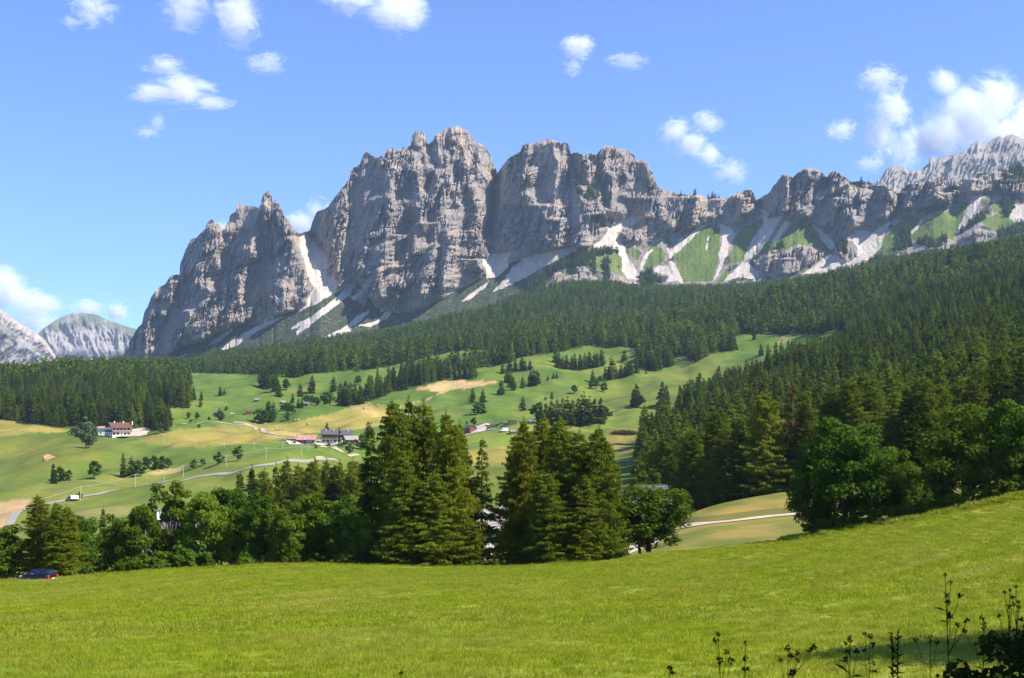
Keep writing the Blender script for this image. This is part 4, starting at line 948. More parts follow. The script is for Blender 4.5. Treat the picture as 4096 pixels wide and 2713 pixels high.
def ordinal(n): return {1: 'first', 2: 'second', 3: 'third', 4: 'fourth', 5: 'fifth', 6: 'sixth', 7: 'seventh', 8: 'eighth', 9: 'ninth', 10: 'tenth', 11: 'eleventh', 12: 'twelfth', 13: 'thirteenth', 14: 'fourteenth',
                         15: 'fifteenth', 16: 'sixteenth', 17: 'seventeenth', 18: 'eighteenth', 19: 'nineteenth', 20: 'twentieth'}[n]
RR = random.Random(11)
TAKEN = []     # ground already carrying a placed tree (x, y, radius)

def tree_px(kind, protos, U, vtop, Y, label, cat='tree', group=None, base_h=20.0, width=None, w0=None, dz=0.0, rz=None):
    """tree standing on the ground at depth Y in column U whose top reaches image row vtop"""
    x = Y * (U - CU) / F; z = ground(x, Y) + dz
    top = Y * (CV - vtop) / F; h = max(1.0, top - z)
    sx = 1.0
    if width: sx = (width * Y / F) / (w0 * h / base_h)
    p = protos if isinstance(protos, tuple) else protos[RR.randrange(len(protos))]
    TAKEN.append((x, Y, 2.0))
    return plant(kind, p, (x, Y, z - 0.1), h / base_h, RR.uniform(0, 6.28) if rz is None else rz, label, cat, group, sx)

# --- the larches in front of the village, each by its place in the clump
for i, (U, vt, Y, w_, big, lab) in enumerate([
    (392, 399, 143, 66, 0, 'tallest feathery larch, at the front of the big clump'), (409, 397, 152, 56, 9, 'dark spruce top rising between the two tallest larches'), (424, 400, 147, 62, 1, 'tall broad larch just right of the highest tree top'),
    (447, 411, 141, 64, 2, 'larch with rounded shoulder on the right of the big clump'), (461, 421, 146, 50, 3, 'lower larch closing the big clump beside the gap'), (372, 424, 150, 44, 9, 'dark spruce on the left flank of the larch clump'),
    (405, 452, 138, 60, 3, 'short bushy larch low in front of the tallest larch'), (433, 470, 138, 58, 0, 'low larch hanging over the meadow edge beneath the big clump'),
    (516, 432, 148, 44, 1, 'leftmost larch of the second clump beside the gap'), (525, 418, 143, 56, 2, 'pointed larch on the left of the second clump'), (546, 414, 150, 58, 3, 'tallest larch in the middle of the second clump'), (563, 416, 145, 60, 0, 'full larch right of the middle of the second clump'),
    (578, 429, 142, 56, 1, 'shorter larch filling the second clump behind the meadow'), (600, 425, 141, 58, 2, 'slim topped larch at the right of the second clump'), (613, 454, 143, 40, 3, 'lowest larch at the end of the second clump beside the sycamore'),
    (545, 470, 138, 60, 1, 'low larch spreading over the meadow edge under the second clump'), (585, 476, 138, 58, 2, 'drooping low larch at the foot of the second clump')]):
    tree_px('spruce_tree' if big == 9 else 'larch_tree', SPRUCE_BIG if big == 9 else LARCH_BIG[big], U, vt, Y, lab, base_h=20, width=w_ * (1.1 if big != 9 else 1), w0=8.6 if big != 9 else 7.0)
tree_px('larch_tree', LARCH_BIG[2], 470, 522, 139, 'short larch under the slender larch in the gap', base_h=20, width=34, w0=8.6)
tree_px('larch_tree', LARCH_BIG[0], 505, 527, 139, 'small larch at the right of the gap hiding the white house', base_h=20, width=34, w0=8.6)
tree_px('larch_tree', LARCH_THIN, 482, 436, 146, 'lone slender larch standing in the gap between the two clumps', base_h=15, width=42, w0=5.4)
# --- hedge of broadleaf trees along the left of the meadow
HEDGE = [(4, 522, 138, 44, 'rounded broadleaf tree at the left edge above the car'), (84, 512, 140, 36, 'broadleaf tree right of the brownish larches'), (116, 514, 143, 40, 'low broadleaf tree beside the small spruce tip'), (140, 500, 141, 46, 'broadleaf tree on the left flank of the tallest hedge tree'),
         (172, 481, 146, 62, 'tall airy broadleaf tree with the white house showing through'), (205, 487, 141, 52, 'leafy tree just right of the tallest hedge tree'), (232, 484, 147, 52, 'broad crowned tree in the middle of the hedge'), (258, 492, 141, 48, 'broadleaf tree below the first forest larch'),
         (286, 502, 139, 46, 'lower broadleaf tree with sunlit crown in the hedge'), (316, 492, 144, 52, 'round bright crowned tree near the end of the hedge'), (344, 494, 141, 48, 'last tall broadleaf tree before the larch clump'), (362, 512, 140, 34, 'small dark broadleaf tree against the larch clump')]
for i, (U, vt, Y, w_, lab) in enumerate(HEDGE):
    airy = i == 4
    tree_px('broadleaf_tree', BROAD_AIRY if airy else BROAD_BIG, U, vt, Y, lab, base_h=10, width=w_, w0=7.0)
for U, vt, Y, w_, lab in [(38, 494, 137, 46, 'tallest brownish larch above the parked blue car'), (55, 501, 135, 40, 'middle brownish larch behind the blue car'), (67, 505, 136, 36, 'right hand brownish larch behind the blue car')]:
    tree_px('larch_tree', LARCH_BIG, U, vt, Y, lab, base_h=20, width=w_, w0=8.6)
tree_px('spruce_tree', SPRUCE_BIG, 103, 506, 150, 'small spruce tip poking out of the left hedge', base_h=20, width=20, w0=7.0)
tree_px('sycamore_tree', SYCAMORE, 646, 478, 146, 'lone round sycamore with three stems in front of the house', base_h=10, width=94, w0=8.3, rz=0.5)
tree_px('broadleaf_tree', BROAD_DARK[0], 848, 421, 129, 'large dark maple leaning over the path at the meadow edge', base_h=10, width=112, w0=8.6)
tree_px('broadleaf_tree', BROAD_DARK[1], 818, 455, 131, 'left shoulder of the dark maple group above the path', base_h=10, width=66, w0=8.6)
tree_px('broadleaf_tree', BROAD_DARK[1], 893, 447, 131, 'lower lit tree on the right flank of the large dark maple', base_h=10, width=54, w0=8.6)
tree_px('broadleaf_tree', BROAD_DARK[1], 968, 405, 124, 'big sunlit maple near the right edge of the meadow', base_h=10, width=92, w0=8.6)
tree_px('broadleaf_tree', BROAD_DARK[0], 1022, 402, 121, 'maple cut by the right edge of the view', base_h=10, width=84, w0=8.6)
tree_px('larch_tree', LARCH_THIN, 944, 402, 127, 'slim hanging larch left of the big sunlit maple', base_h=15, width=30, w0=5.4)
tree_px('spruce_tree', SPRUCE_BIG, 915, 408, 136, 'dark spruce between the two maples at the meadow edge', base_h=20, width=44, w0=7.0)
tree_px('spruce_tree', SPRUCE_BIG, 925, 398, 150, 'tall black-green spruce behind the slim hanging larch', base_h=20, width=50, w0=7.0)
tree_px('dying_larch', RUST_MID, 793, 380, 243, 'rust coloured half dead larch with a bare pale trunk', base_h=20, width=36, w0=5.6)
tree_px('bare_spruce', BARE_MID, 767, 384, 245, 'thin grey trunk with few needles left of the rusty larch', base_h=20, width=16, w0=3.8)
tree_px('bare_spruce', BARE_MID, 783, 392, 242, 'slender bare trunk beside the rusty larch', base_h=20, width=16, w0=3.8)
tree_px('broadleaf_tree', BROAD_AIRY, 646, 471, 212, 'light green tree rising behind the house roof', base_h=10, width=44, w0=7.0)
# --- rows of conifers behind the left hedge
for i, (U, vt) in enumerate([(240, 470), (251, 466), (264, 468), (275, 464), (287, 458), (297, 463), (311, 461), (316, 457), (326, 459), (334, 463), (341, 460), (352, 458), (362, 461)]):
    dark = i in (0, 1, 3, 9)
    tree_px('spruce_tree' if dark else 'larch_tree', SPRUCE_BIG if dark else LARCH_BIG, U, vt, RR.uniform(236, 262), f'{ordinal(i + 1)} conifer from the left in the row behind the hedge', base_h=20, width=RR.uniform(33, 42), w0=8.0, group='row of conifers behind the left hedge')
# --- small plants along the foot of the hedge
for i in range(15):
    U = [72, 90, 104, 121, 131, 152, 160, 188, 205, 216, 245, 259, 291, 322, 337][i]
    Y = crest_depth(U) + RR.uniform(1.5, 4); x = Y * (U - CU) / F
    plant('bush', BUSH[i % 2], (x, Y, ground(x, Y) - 0.3), RR.uniform(0.45, 1.3), RR.uniform(0, 6), f'{ordinal(i + 1)} low bush from the left along the foot of the hedge', 'bush', 'bushes along the foot of the hedge')
for k, (U, sc) in enumerate(((163, 1.5), (176, 1.7), (186, 1.5), (196, 1.6))):
    Y = crest_depth(U) + 4; x = Y * (U - CU) / F
    plant('bush', BUSH[k % 2], (x, Y, ground(x, Y) - 0.3), sc, k * 1.1, f'{ordinal(k + 1)} tall bush from the left under the airy hedge tree', 'bush', 'tall bushes under the airy hedge tree')
for k, U in enumerate((345, 350, 470, 500)):
    Y = crest_depth(U) + 2.5; x = Y * (U - CU) / F
    plant('bush', BUSH[k % 2], (x, Y, ground(x, Y) - 0.2), (1.0, 0.8, 0.7, 0.8)[k], k, ('sunlit bush at the dark gap before the larches', 'second sunlit bush at the dark gap before the larches', 'low bush under the big larch clump', 'leafy bush at the gap under the slender larch')[k], 'bush')

# --- single trees and groves out on the far meadows
def far_tree(win, x, y, hpx, s, kind, label, group=None, wide=1.0, ymin=420):
    U, V = win([(x, y)])[0]
    p = gpoint(U, V, ymin, 2300); h = max(3.0, hpx / s * p.y / F)
    if kind == 's': protos, b, nme = SPRUCE_MID, 20, 'spruce_tree'
    elif kind == 'l': protos, b, nme = LARCH_MID, 20, 'larch_tree'
    elif kind == 'w': protos, b, nme = [WILLOW], 10, 'willow_tree'
    else: protos, b, nme = BROAD_SMALL, 10, 'broadleaf_tree'
    TAKEN.append((p.x, p.y, 3.0))
    return plant(nme, protos[RR.randrange(len(protos))], (p.x, p.y, p.z - 0.3), h / b, RR.uniform(0, 6.28), label, 'tree', group, wide)
GROVES = [   # window, scale, phrase, trees (x, y of the foot, height) - listed from the left
    (R2, 8.96, 'in the grove below the upper meadow crest', [(60, 562, 215, 's'), (95, 578, 190, 's'), (132, 562, 170, 's'), (172, 592, 205, 's'), (205, 645, 150, 's'), (268, 590, 112, 'b')]),
    (R2, 8.96, 'standing at the top edge of the upper meadow', [(300, 470, 150, 's'), (338, 470, 175, 's'), (405, 462, 120, 's')]),
    (R2, 8.96, 'in the pair of lone spruces on the green slope', [(400, 645, 135, 's'), (505, 612, 162, 's')]),
    (R2, 8.96, 'in the small copse by the hay huts', [(330, 705, 92, 's'), (375, 746, 92, 's'), (412, 746, 92, 's'), (455, 715, 95, 'b'), (500, 718, 95, 'b'), (545, 722, 82, 'b')]),
    (R2, 8.96, 'in the mixed row left of the spruce belt', [(620, 720, 120, 'b'), (662, 724, 135, 'b'), (690, 602, 152, 's'), (760, 725, 210, 's'), (800, 730, 235, 's'), (850, 718, 205, 's'), (885, 705, 190, 's'), (915, 542, 92, 'b'), (925, 715, 165, 's')]),
    (R2, 8.96, 'in the clump on the meadow below the huts', [(30, 885, 135, 'b'), (75, 885, 130, 'b'), (105, 860, 170, 's'), (120, 872, 195, 's'), (150, 845, 165, 's')]),
    (R2, 8.96, 'among the bushes under the hay huts', [(235, 772, 60, 'b'), (265, 770, 70, 'b'), (290, 792, 105, 'b'), (325, 800, 90, 'b'), (285, 862, 82, 'b')]),
    (R2, 8.96, 'standing alone on the upper meadow crest', [(1225, 437, 46, 'b'), (1545, 342, 112, 's')]),
    (R2, 8.96, 'in the trio right of the bare hay field', [(1945, 700, 140, 's'), (2035, 695, 125, 's'), (1985, 808, 130, 'b'), (2030, 795, 150, 's')]),
    (R2, 8.96, 'in the group at the right end of the hay field', [(2205, 440, 105, 's'), (2200, 630, 145, 's'), (2240, 520, 140, 's'), (2275, 560, 170, 's')]),
    (R2, 8.96, 'at the forecourt of the red cabin', [(1950, 905, 85, 'b'), (1890, 895, 30, 'b')]),
    (R3, 8.96, 'in the spruce row across the upper slope', [(385, 342, 120, 's'), (420, 390, 150, 's'), (450, 395, 120, 's'), (490, 398, 135, 's'), (530, 400, 120, 's'), (562, 402, 150, 's'), (612, 407, 150, 's'), (655, 400, 150, 's'), (690, 385, 150, 's'), (735, 380, 140, 's'), (765, 375, 130, 's'), (800, 370, 150, 's')]),
    (R3, 8.96, 'at the left end of the middle slope', [(-20, 412, 120, 's'), (28, 412, 112, 's'), (85, 405, 120, 's'), (110, 405, 105, 's'), (158, 402, 95, 's')]),
    (R3, 8.96, 'in the line stepping down the middle slope', [(10, 585, 130, 's'), (92, 567, 112, 's'), (165, 545, 140, 's'), (195, 548, 155, 's'), (232, 530, 135, 's'), (320, 497, 52, 's'), (370, 482, 60, 's'), (400, 480, 62, 's')]),
    (R3, 8.96, 'on the grassy terrace below the spruce row', [(560, 617, 85, 'b'), (700, 570, 60, 'b'), (720, 517, 118, 's'), (755, 572, 100, 'b'), (790, 520, 70, 'b'), (826, 607, 102, 'b')]),
    (R3, 8.96, 'in the file of spruces beneath the dense wood', [(838, 482, 112, 's'), (868, 488, 118, 's'), (900, 488, 215, 's'), (930, 482, 112, 's'), (978, 465, 112, 's'), (1012, 460, 110, 's'), (1045, 455, 135, 's'), (1070, 445, 110, 's'), (1115, 430, 110, 's')]),
    (R3, 8.96, 'standing alone on the sunny knoll', [(1010, 327, 118, 's'), (1200, 441, 42, 's'), (2172, 132, 105, 's'), (2230, 277, 112, 's')]),
    (R3, 8.96, 'in the dense wood on the knoll', [(1130, 380, 170, 's'), (1165, 390, 180, 's'), (1205, 385, 170, 's'), (1240, 408, 150, 's'), (1275, 412, 150, 's'), (1310, 400, 165, 's'), (1345, 385, 170, 's'), (1385, 378, 165, 's'), (1415, 372, 150, 's'), (1150, 330, 160, 's'), (1230, 330, 160, 's'), (1320, 330, 160, 's'), (1390, 320, 150, 's')]),
    (R3, 8.96, 'in the thicket left of the brush pile', [(215, 862, 170, 'b'), (255, 868, 185, 's'), (300, 885, 190, 's'), (350, 890, 215, 's'), (400, 895, 230, 's'), (450, 900, 250, 's'), (500, 905, 265, 's'), (545, 905, 240, 's'), (600, 900, 250, 's'), (650, 895, 300, 's'), (700, 895, 260, 's'), (745, 885, 230, 's'), (800, 888, 240, 's'), (840, 870, 150, 'b')]),
    (R3, 8.96, 'on the flat meadow below the knoll', [(355, 668, 78, 's'), (300, 680, 40, 'b'), (100, 768, 135, 's'), (1085, 725, 150, 's'), (1112, 722, 195, 's'), (1132, 748, 132, 'w'), (1345, 738, 235, 's'), (1385, 725, 185, 's')]),
    (R1, 8.96, 'in the small grove on the left hill flank', [(1545, 1345, 130, 's'), (1580, 1355, 130, 's'), (1610, 1350, 110, 's'), (1640, 1400, 120, 's'), (1675, 1410, 140, 's'), (1700, 1350, 150, 's'), (1735, 1345, 130, 's')]),
    (R1, 8.96, 'in the pair right of the left hill grove', [(1795, 1405, 80, 's'), (1805, 1350, 85, 's')]),
    (R1, 8.96, 'standing on the brow of the left hill', [(1380, 1120, 160, 's'), (1440, 1125, 150, 's'), (1490, 1135, 190, 's'), (1590, 1170, 180, 's')]),
    (R1, 8.96, 'in the dark file on the left hill spur', [(1350, 1270, 130, 's'), (1390, 1280, 120, 's'), (1425, 1285, 130, 's'), (1470, 1285, 115, 's'), (1500, 1280, 110, 's'), (1360, 1320, 90, 's')]),
    (R1, 8.96, 'alone below the left hill crest', [(1970, 1308, 95, 's'), (2008, 1300, 60, 's')]),
    (R5, 7.84, 'by the field track right of the chalet', [(1480, 150, 60, 'b'), (1545, 155, 62, 'b'), (1640, 165, 38, 'b'), (1725, 165, 90, 'w'), (1560, 220, 38, 'b'), (1495, 178, 25, 'b'), (1775, 85, 40, 'b')]),
    (R5, 7.84, 'next to the chalet yard', [(680, 375, 215, 'w'), (1240, 265, 100, 'b'), (1300, 260, 85, 'b'), (1240, 180, 120, 's')]),
    (R5, 7.84, 'in the left bushes above the country road', [(420, 655, 160, 's'), (470, 640, 120, 'b'), (540, 635, 90, 'b')]),
    (R5, 7.84, 'beside the country road bend', [(740, 620, 155, 'b')]),
    (R5, 7.84, 'in the thicket above the power line', [(970, 600, 190, 'l'), (1030, 605, 170, 's'), (1085, 600, 130, 'b'), (1150, 550, 110, 'b'), (1210, 548, 115, 'b'), (1270, 545, 110, 'b'), (1320, 535, 90, 'b')]),
    (R5, 7.84, 'along the power line across the field', [(1520, 545, 80, 'b'), (1590, 520, 65, 'b'), (1715, 505, 100, 'b'), (1865, 480, 130, 'b'), (622, 770, 55, 'b')]),
    (R5, 7.84, 'at the corner of the field below the power line', [(1880, 715, 145, 's'), (1970, 720, 190, 's')]),
    (R6, 7.84, 'around the farmhouses', [(555, 275, 100, 's'), (650, 330, 120, 's'), (755, 300, 28, 'b'), (735, 420, 85, 'b'), (470, 385, 45, 'b'), (570, 365, 40, 'b'), (830, 390, 120, 'b'), (880, 290, 125, 's'), (900, 300, 110, 's'), (580, 345, 50, 'b')]),
]
_ord_names = {'s': 'spruce', 'l': 'larch', 'b': 'leafy tree', 'w': 'willow'}
for win, s_, phrase, trees in GROVES:
    tot = {}
    for t in trees: tot[t[3]] = tot.get(t[3], 0) + 1
    cnt = {}
    for x, y, hp, kd in trees:
        cnt[kd] = cnt.get(kd, 0) + 1
        nmx = _ord_names[kd]
        lab = (f'the only {nmx} {phrase}' if tot[kd] == 1 else f'{ordinal(cnt[kd])} {nmx} listed from the left {phrase}'.replace(' listed', ''))
        far_tree(win, x, y, hp, s_, kd, lab, 'trees ' + phrase, wide=1.4 if kd == 's' else 1.0)

for k, (U, dy, sc) in enumerate([(812, 2, 1.0), (828, 1.5, 1.2), (846, 1.5, 1.1), (868, 1.5, 1.3), (888, 1.5, 1.2), (905, 2, 1.1), (921, 1.5, 1.3), (936, 2, 1.0), (952, 1.5, 1.2), (972, 1.5, 1.2), (990, 2, 1.1), (1008, 1.5, 1.3)]):
    Y = crest_depth(U) + dy; x = Y * (U - CU) / F
    plant('bush', BUSH[k % 2], (x, Y, ground(x, Y) - 0.3), sc, k * 1.3, f'{ordinal(k + 1)} shaded bush from the left under the maples', 'bush', 'shaded bushes under the maples')
# ------------------------------------------------------------------ forests: nearest trees one by one, the mass as instanced stuff
def gn_instances(name, pts, scales, rots, which, meshes, label, cat, sxy=None):
    """points -> instances of the given (crown, trunk) meshes through geometry nodes"""
    coll = bpy.data.collections.new(name + '_kinds')
    for i, (c, t) in enumerate(meshes):
        vs = np.empty(len(c.vertices) * 3, np.float32); c.vertices.foreach_get('co', vs)
        me = c.copy()
        if t is not None:
            import bmesh
            bm = bmesh.new(); bm.from_mesh(c)
            n0 = len(bm.faces); bm.from_mesh(t); bm.faces.ensure_lookup_table()
            me = bpy.data.meshes.new(f'{name}_{i}')
            for f in bm.faces[n0:]: f.material_index = 1
            bm.to_mesh(me); bm.free()
            me.materials.append(c.materials[0]); me.materials.append(t.materials[0])
        coll.objects.link(bpy.data.objects.new(f'{name}_{i:02d}', me))
    me = bpy.data.meshes.new(name); me.vertices.add(len(pts)); me.vertices.foreach_set('co', np.asarray(pts, np.float32).ravel()); me.update()
    float_attr(me, 'sc', scales); float_attr(me, 'rz', rots)
    a = me.attributes.new('which', 'INT', 'POINT'); a.data.foreach_set('value', np.asarray(which, np.int32))
    o = link(name, me)
    ng = bpy.data.node_groups.new(name, 'GeometryNodeTree')
    ng.interface.new_socket('Geometry', in_out='INPUT', socket_type='NodeSocketGeometry'); ng.interface.new_socket('Geometry', in_out='OUTPUT', socket_type='NodeSocketGeometry')
    N, L = ng.nodes, ng.links
    gi, go = N.new('NodeGroupInput'), N.new('NodeGroupOutput')
    ci = N.new('GeometryNodeCollectionInfo'); ci.inputs['Collection'].default_value = coll; ci.inputs['Separate Children'].default_value = True; ci.inputs['Reset Children'].default_value = True
    ip = N.new('GeometryNodeInstanceOnPoints'); ip.inputs['Pick Instance'].default_value = True
    def na(nm_, typ):
        q = N.new('GeometryNodeInputNamedAttribute'); q.data_type = typ; q.inputs['Name'].default_value = nm_; return q.outputs[0]
    L.new(gi.outputs[0], ip.inputs['Points']); L.new(ci.outputs[0], ip.inputs['Instance']); L.new(na('which', 'INT'), ip.inputs['Instance Index'])
    cx = N.new('ShaderNodeCombineXYZ'); L.new(na('rz', 'FLOAT'), cx.inputs[2]); L.new(cx.outputs[0], ip.inputs['Rotation'])
    L.new(na('sc', 'FLOAT'), ip.inputs['Scale']); L.new(ip.outputs[0], go.inputs[0])
    md = o.modifiers.new('scatter', 'NODES'); md.node_group = ng
    tag(o, label, cat, kind='stuff'); return o

def forest_points():
    r = np.random.default_rng(21)
    out = []
    for y0, y1, sp in ((150, 420, 5.4), (420, 900, 6.6), (900, 1600, 8.0), (1600, 2960, 10.0)):
        ys = np.arange(y0, y1, sp); 
        for y in ys:
            xs = np.arange(-0.50 * y, 0.52 * y, sp); 
            out.append(np.stack([xs + r.uniform(-.46, .46, len(xs)) * sp, y + r.uniform(-.46, .46, len(xs)) * sp], 1))
    P = np.concatenate(out)
    X, Y = P[:, 0], P[:, 1]; Z = Hz(X, Y); U = CU + F * X / Y; V = CV - F * Z / Y
    ok = forest_mask(U, V, X, Y)
    # thinning on the high slope and clearings
    hi = smoothstep(1500, 2900, Y); dens = 1 - 0.28 * hi * (fbm(X / 120, Y / 120, 2, 77) > 0.25)
    ok &= r.random(len(X)) < dens
    tk = np.array([(a, b) for a, b, _ in TAKEN])
    P = np.stack([X, Y, Z], 1)[ok]
    keep = np.ones(len(P), bool)
    for a, b in tk[(tk[:, 1] < 420)]:
        keep &= (P[:, 0] - a) ** 2 + (P[:, 1] - b) ** 2 > 9.0
    return P[keep]
FP = forest_points()
_r = np.random.default_rng(33)
_U = CU + F * FP[:, 0] / FP[:, 1]; _V = CV - F * FP[:, 2] / FP[:, 1]
# larch share: warmer trees low on the right and on the left wood edge
lshare = 0.26 + 0.36 * smoothstep(900, 350, FP[:, 1]) + 0.16 * (noise2(FP[:, 0] / 60, FP[:, 1] / 60, 55) > 0.15)
is_larch = _r.random(len(FP)) < lshare
ht = np.where(is_larch, 19.5, 19.0) * _r.uniform(0.55, 1.25, len(FP)) * (1 + 0.12 * noise2(FP[:, 0] / 45, FP[:, 1] / 45, 56))
ht *= (1 - 0.28 * smoothstep(1700, 3000, FP[:, 1])) * (1 - 0.14 * smoothstep(450, 250, FP[:, 1]))
rot = _r.uniform(0, 6.28, len(FP))
# how much of each tree the nearer ones leave in view, to choose the individually built ones
def visible_top(P, U, h):
    vtop = CV - F * (P[:, 2] + h) / P[:, 1]
    order = np.argsort(P[:, 1]); hor = np.full(1400, 1e9); vis = np.zeros(len(P))
    for i in order:
        u = int(U[i]) 
        if 0 <= u < 1024:
            vb = CV - F * P[i, 2] / P[i, 1]
            vis[i] = max(0.0, min(hor[u], vb) - vtop[i])
            hw = max(1, int(1.6 * F / P[i, 1])); a, b = max(0, u - hw), min(1399, u + hw + 1)
            hor[a:b] = np.minimum(hor[a:b], vtop[i] + 0.25 * h[i] * F / P[i, 1])
    return vis
vis = visible_top(FP, _U, ht)
n_sp = sum(1 for o in COL.objects if o.name.startswith('spruce_tree')); n_la = sum(1 for o in COL.objects if o.name.startswith('larch_tree'))
single = np.zeros(len(FP), bool)
for larch, have in ((False, n_sp), (True, n_la)):
    idx = np.nonzero((is_larch == larch) & (vis > 6) & (FP[:, 1] < 1250))[0]
    idx = idx[np.argsort(-vis[idx])][:max(0, (296 if not larch else 170) - have)]
    single[idx] = True
left = _U < 170
for i in np.nonzero(single)[0]:
    y = FP[i, 1]
    zone = 'in the dense wood on the left hill' if left[i] else 'packed in the near forest behind the rising meadow' if y < 420 else 'in the middle of the great right hand forest' if y < 750 else 'high in the great right hand forest'
    nme = 'larch_tree' if is_larch[i] else 'spruce_tree'
    near = y < 330
    pr = (LARCH_NEAR if near else LARCH_MID) if is_larch[i] else (SPRUCE_BIG if near else SPRUCE_MID)
    plant(nme, pr[int(i) % len(pr)], (FP[i, 0], y, FP[i, 2] - 0.3), ht[i] / 20, rot[i], ('yellow-green larch ' if is_larch[i] else 'dark green spruce ') + zone, 'tree', ('larches ' if is_larch[i] else 'spruces ') + zone, 1.25)
rest = ~single
midz = rest & (FP[:, 1] < 1350); farz = rest & ~(FP[:, 1] < 1350)
MIDSET = SPRUCE_MID + LARCH_MID; FARSET = SPRUCE_FAR + LARCH_FAR
wm = np.where(is_larch, 4 + _r.integers(0, 3, len(FP)), _r.integers(0, 4, len(FP)))
wf = np.where(is_larch, 3 + _r.integers(0, 2, len(FP)), _r.integers(0, 3, len(FP)))
def drop(P): return P - np.array([0, 0, 0.4])
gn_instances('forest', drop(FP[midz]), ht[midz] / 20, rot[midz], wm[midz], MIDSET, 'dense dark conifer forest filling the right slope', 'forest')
# conifers on the slope under the cliffs and on the rocky spurs
SPUR = [(Z3([(395, 1240), (560, 1150), (760, 1032), (900, 990), (1050, 985), (1130, 1000), (1050, 1012), (900, 1045), (880, 1105), (700, 1125), (600, 1160), (520, 1280), (400, 1290)]), 420), (Z3([(900, 1050), (950, 1040), (940, 1190), (910, 1180)]), 20), (Z3([(1000, 1060), (1060, 1060), (1050, 1150), (1000, 1140)]), 22),
        (Z3([(1010, 1160), (1060, 1150), (1040, 1240), (1010, 1230)]), 14), (Z3([(1290, 1180), (1380, 1130), (1420, 1200), (1500, 1220), (1300, 1260)]), 60), (Z4([(1680, 980), (1740, 935), (1800, 965), (1790, 1080), (1700, 1060)]), 26), (Z5([(740, 1200), (800, 1110), (880, 1130), (900, 1260), (760, 1340), (690, 1350)]), 60),
        (Z5([(450, 1440), (560, 1370), (720, 1370), (900, 1400), (1300, 1370), (1300, 1420), (560, 1500)]), 150), (Z5([(940, 1230), (1060, 1160), (1140, 1240), (1230, 1170), (1280, 1200), (1100, 1280)]), 60), (Z5([(1840, 800), (1950, 780), (1980, 860), (1900, 960), (1850, 930)]), 36), (Z5([(1480, 1060), (1620, 950), (1700, 920), (1660, 980), (1560, 1050), (1380, 1160)]), 50),
        (Z5([(1780, 1130), (2080, 1020), (2080, 1120), (1840, 1200)]), 60), (Z5([(1150, 850), (1360, 790), (1370, 850), (1180, 900)]), 30), (Z5([(1900, 470), (2080, 420), (2080, 520), (1900, 520)]), 30), (Z3([(880, 480), (940, 470), (980, 560), (900, 600), (860, 570)]), 24), (Z4([(940, 1010), (990, 1000), (990, 1090), (950, 1100)]), 8), (Z4([(1070, 980), (1130, 960), (1120, 1060), (1070, 1060)]), 10)]
SINGLES = Z4([(415, 790), (1410, 775), (1450, 910), (820, 1120), (1330, 1030), (1410, 1220), (570, 1250), (700, 1350), (385, 487), (205, 462), (455, 495), (345, 490), (1940, 336), (1780, 1165)]) + Z3([(1125, 1110), (690, 1120), (1720, 545), (1610, 552), (1860, 566), (1880, 566), (940, 1150)]) + Z5([(380, 592), (445, 606), (545, 612), (895, 612), (1175, 590), (1435, 570), (1215, 590), (2000, 460), (2040, 440)])
sp = []
for poly, n in SPUR:
    us = [p[0] for p in poly]; vs = [p[1] for p in poly]; got = 0
    while got < n:
        u, v = RR.uniform(min(us), max(us)), RR.uniform(min(vs), max(vs))
        if in_poly([u], [v], poly)[0]: sp.append(range_point(u, v)); got += 1
for u, v in SINGLES: sp.append(range_point(u, v + 0.8))
sp = np.array([tuple(p) for p in sp]) - np.array([0, 0, 1.0])
allp = np.concatenate([drop(FP[farz]), sp]); nsp = len(sp)
gn_instances('far_forest', allp, np.concatenate([ht[farz] / 20, _r.uniform(0.55, 0.95, nsp)]), np.concatenate([rot[farz], _r.uniform(0, 6, nsp)]), np.concatenate([wf[farz], _r.integers(0, 3, nsp)]), FARSET, 'far conifer forest climbing to the foot of the cliffs', 'forest')
print('forest points', len(FP), 'single', single.sum(), 'mid', midz.sum(), 'far', farz.sum(), n_sp, n_la)
# ------------------------------------------------------------------ roads, tracks and yards
def ribbon(name, pts, width, mat, label, lift=0.06, ymin=300, n=60, nx=5, fixed_y=None, ends=None):
    P = []
    for i, (U, V) in enumerate(pts):
        y = fixed_y[i] if fixed_y else ground_at(U, V, ymin, 2300); P.append(np.array((y * (U - CU) / F, y)))
    P = np.array(P); d = np.concatenate([[0], np.cumsum(np.linalg.norm(np.diff(P, axis=0), axis=1))])
    t = np.linspace(0, d[-1], n)
    C = np.stack([gauss1(np.interp(t, d, P[:, k]), 1.5, 0) for k in (0, 1)], 1)
    T = np.gradient(C, axis=0); T /= np.maximum(np.linalg.norm(T, axis=1), 1e-6)[:, None]; N_ = np.stack([-T[:, 1], T[:, 0]], 1)
    wv = width * (1 + 0.08 * noise2(t / 7, t * 0, 5))
    V_ = []
    for k in range(nx):
        o = (k / (nx - 1) - 0.5) * wv; q = C + N_ * o[:, None]; z = Hz(q[:, 0], q[:, 1]) + lift + 0.0003 * q[:, 1]
        V_.append(np.stack([q[:, 0], q[:, 1], z], 1))
    V_ = np.array(V_); idx = np.arange(nx * n).reshape(nx, n)
    Q = np.stack([idx[:-1, :-1], idx[:-1, 1:], idx[1:, 1:], idx[1:, :-1]], -1).reshape(-1, 4)
    o = link(name, new_mesh(name, V_.reshape(-1, 3), Q, True), mat); return tag(o, label, 'road', kind='structure')

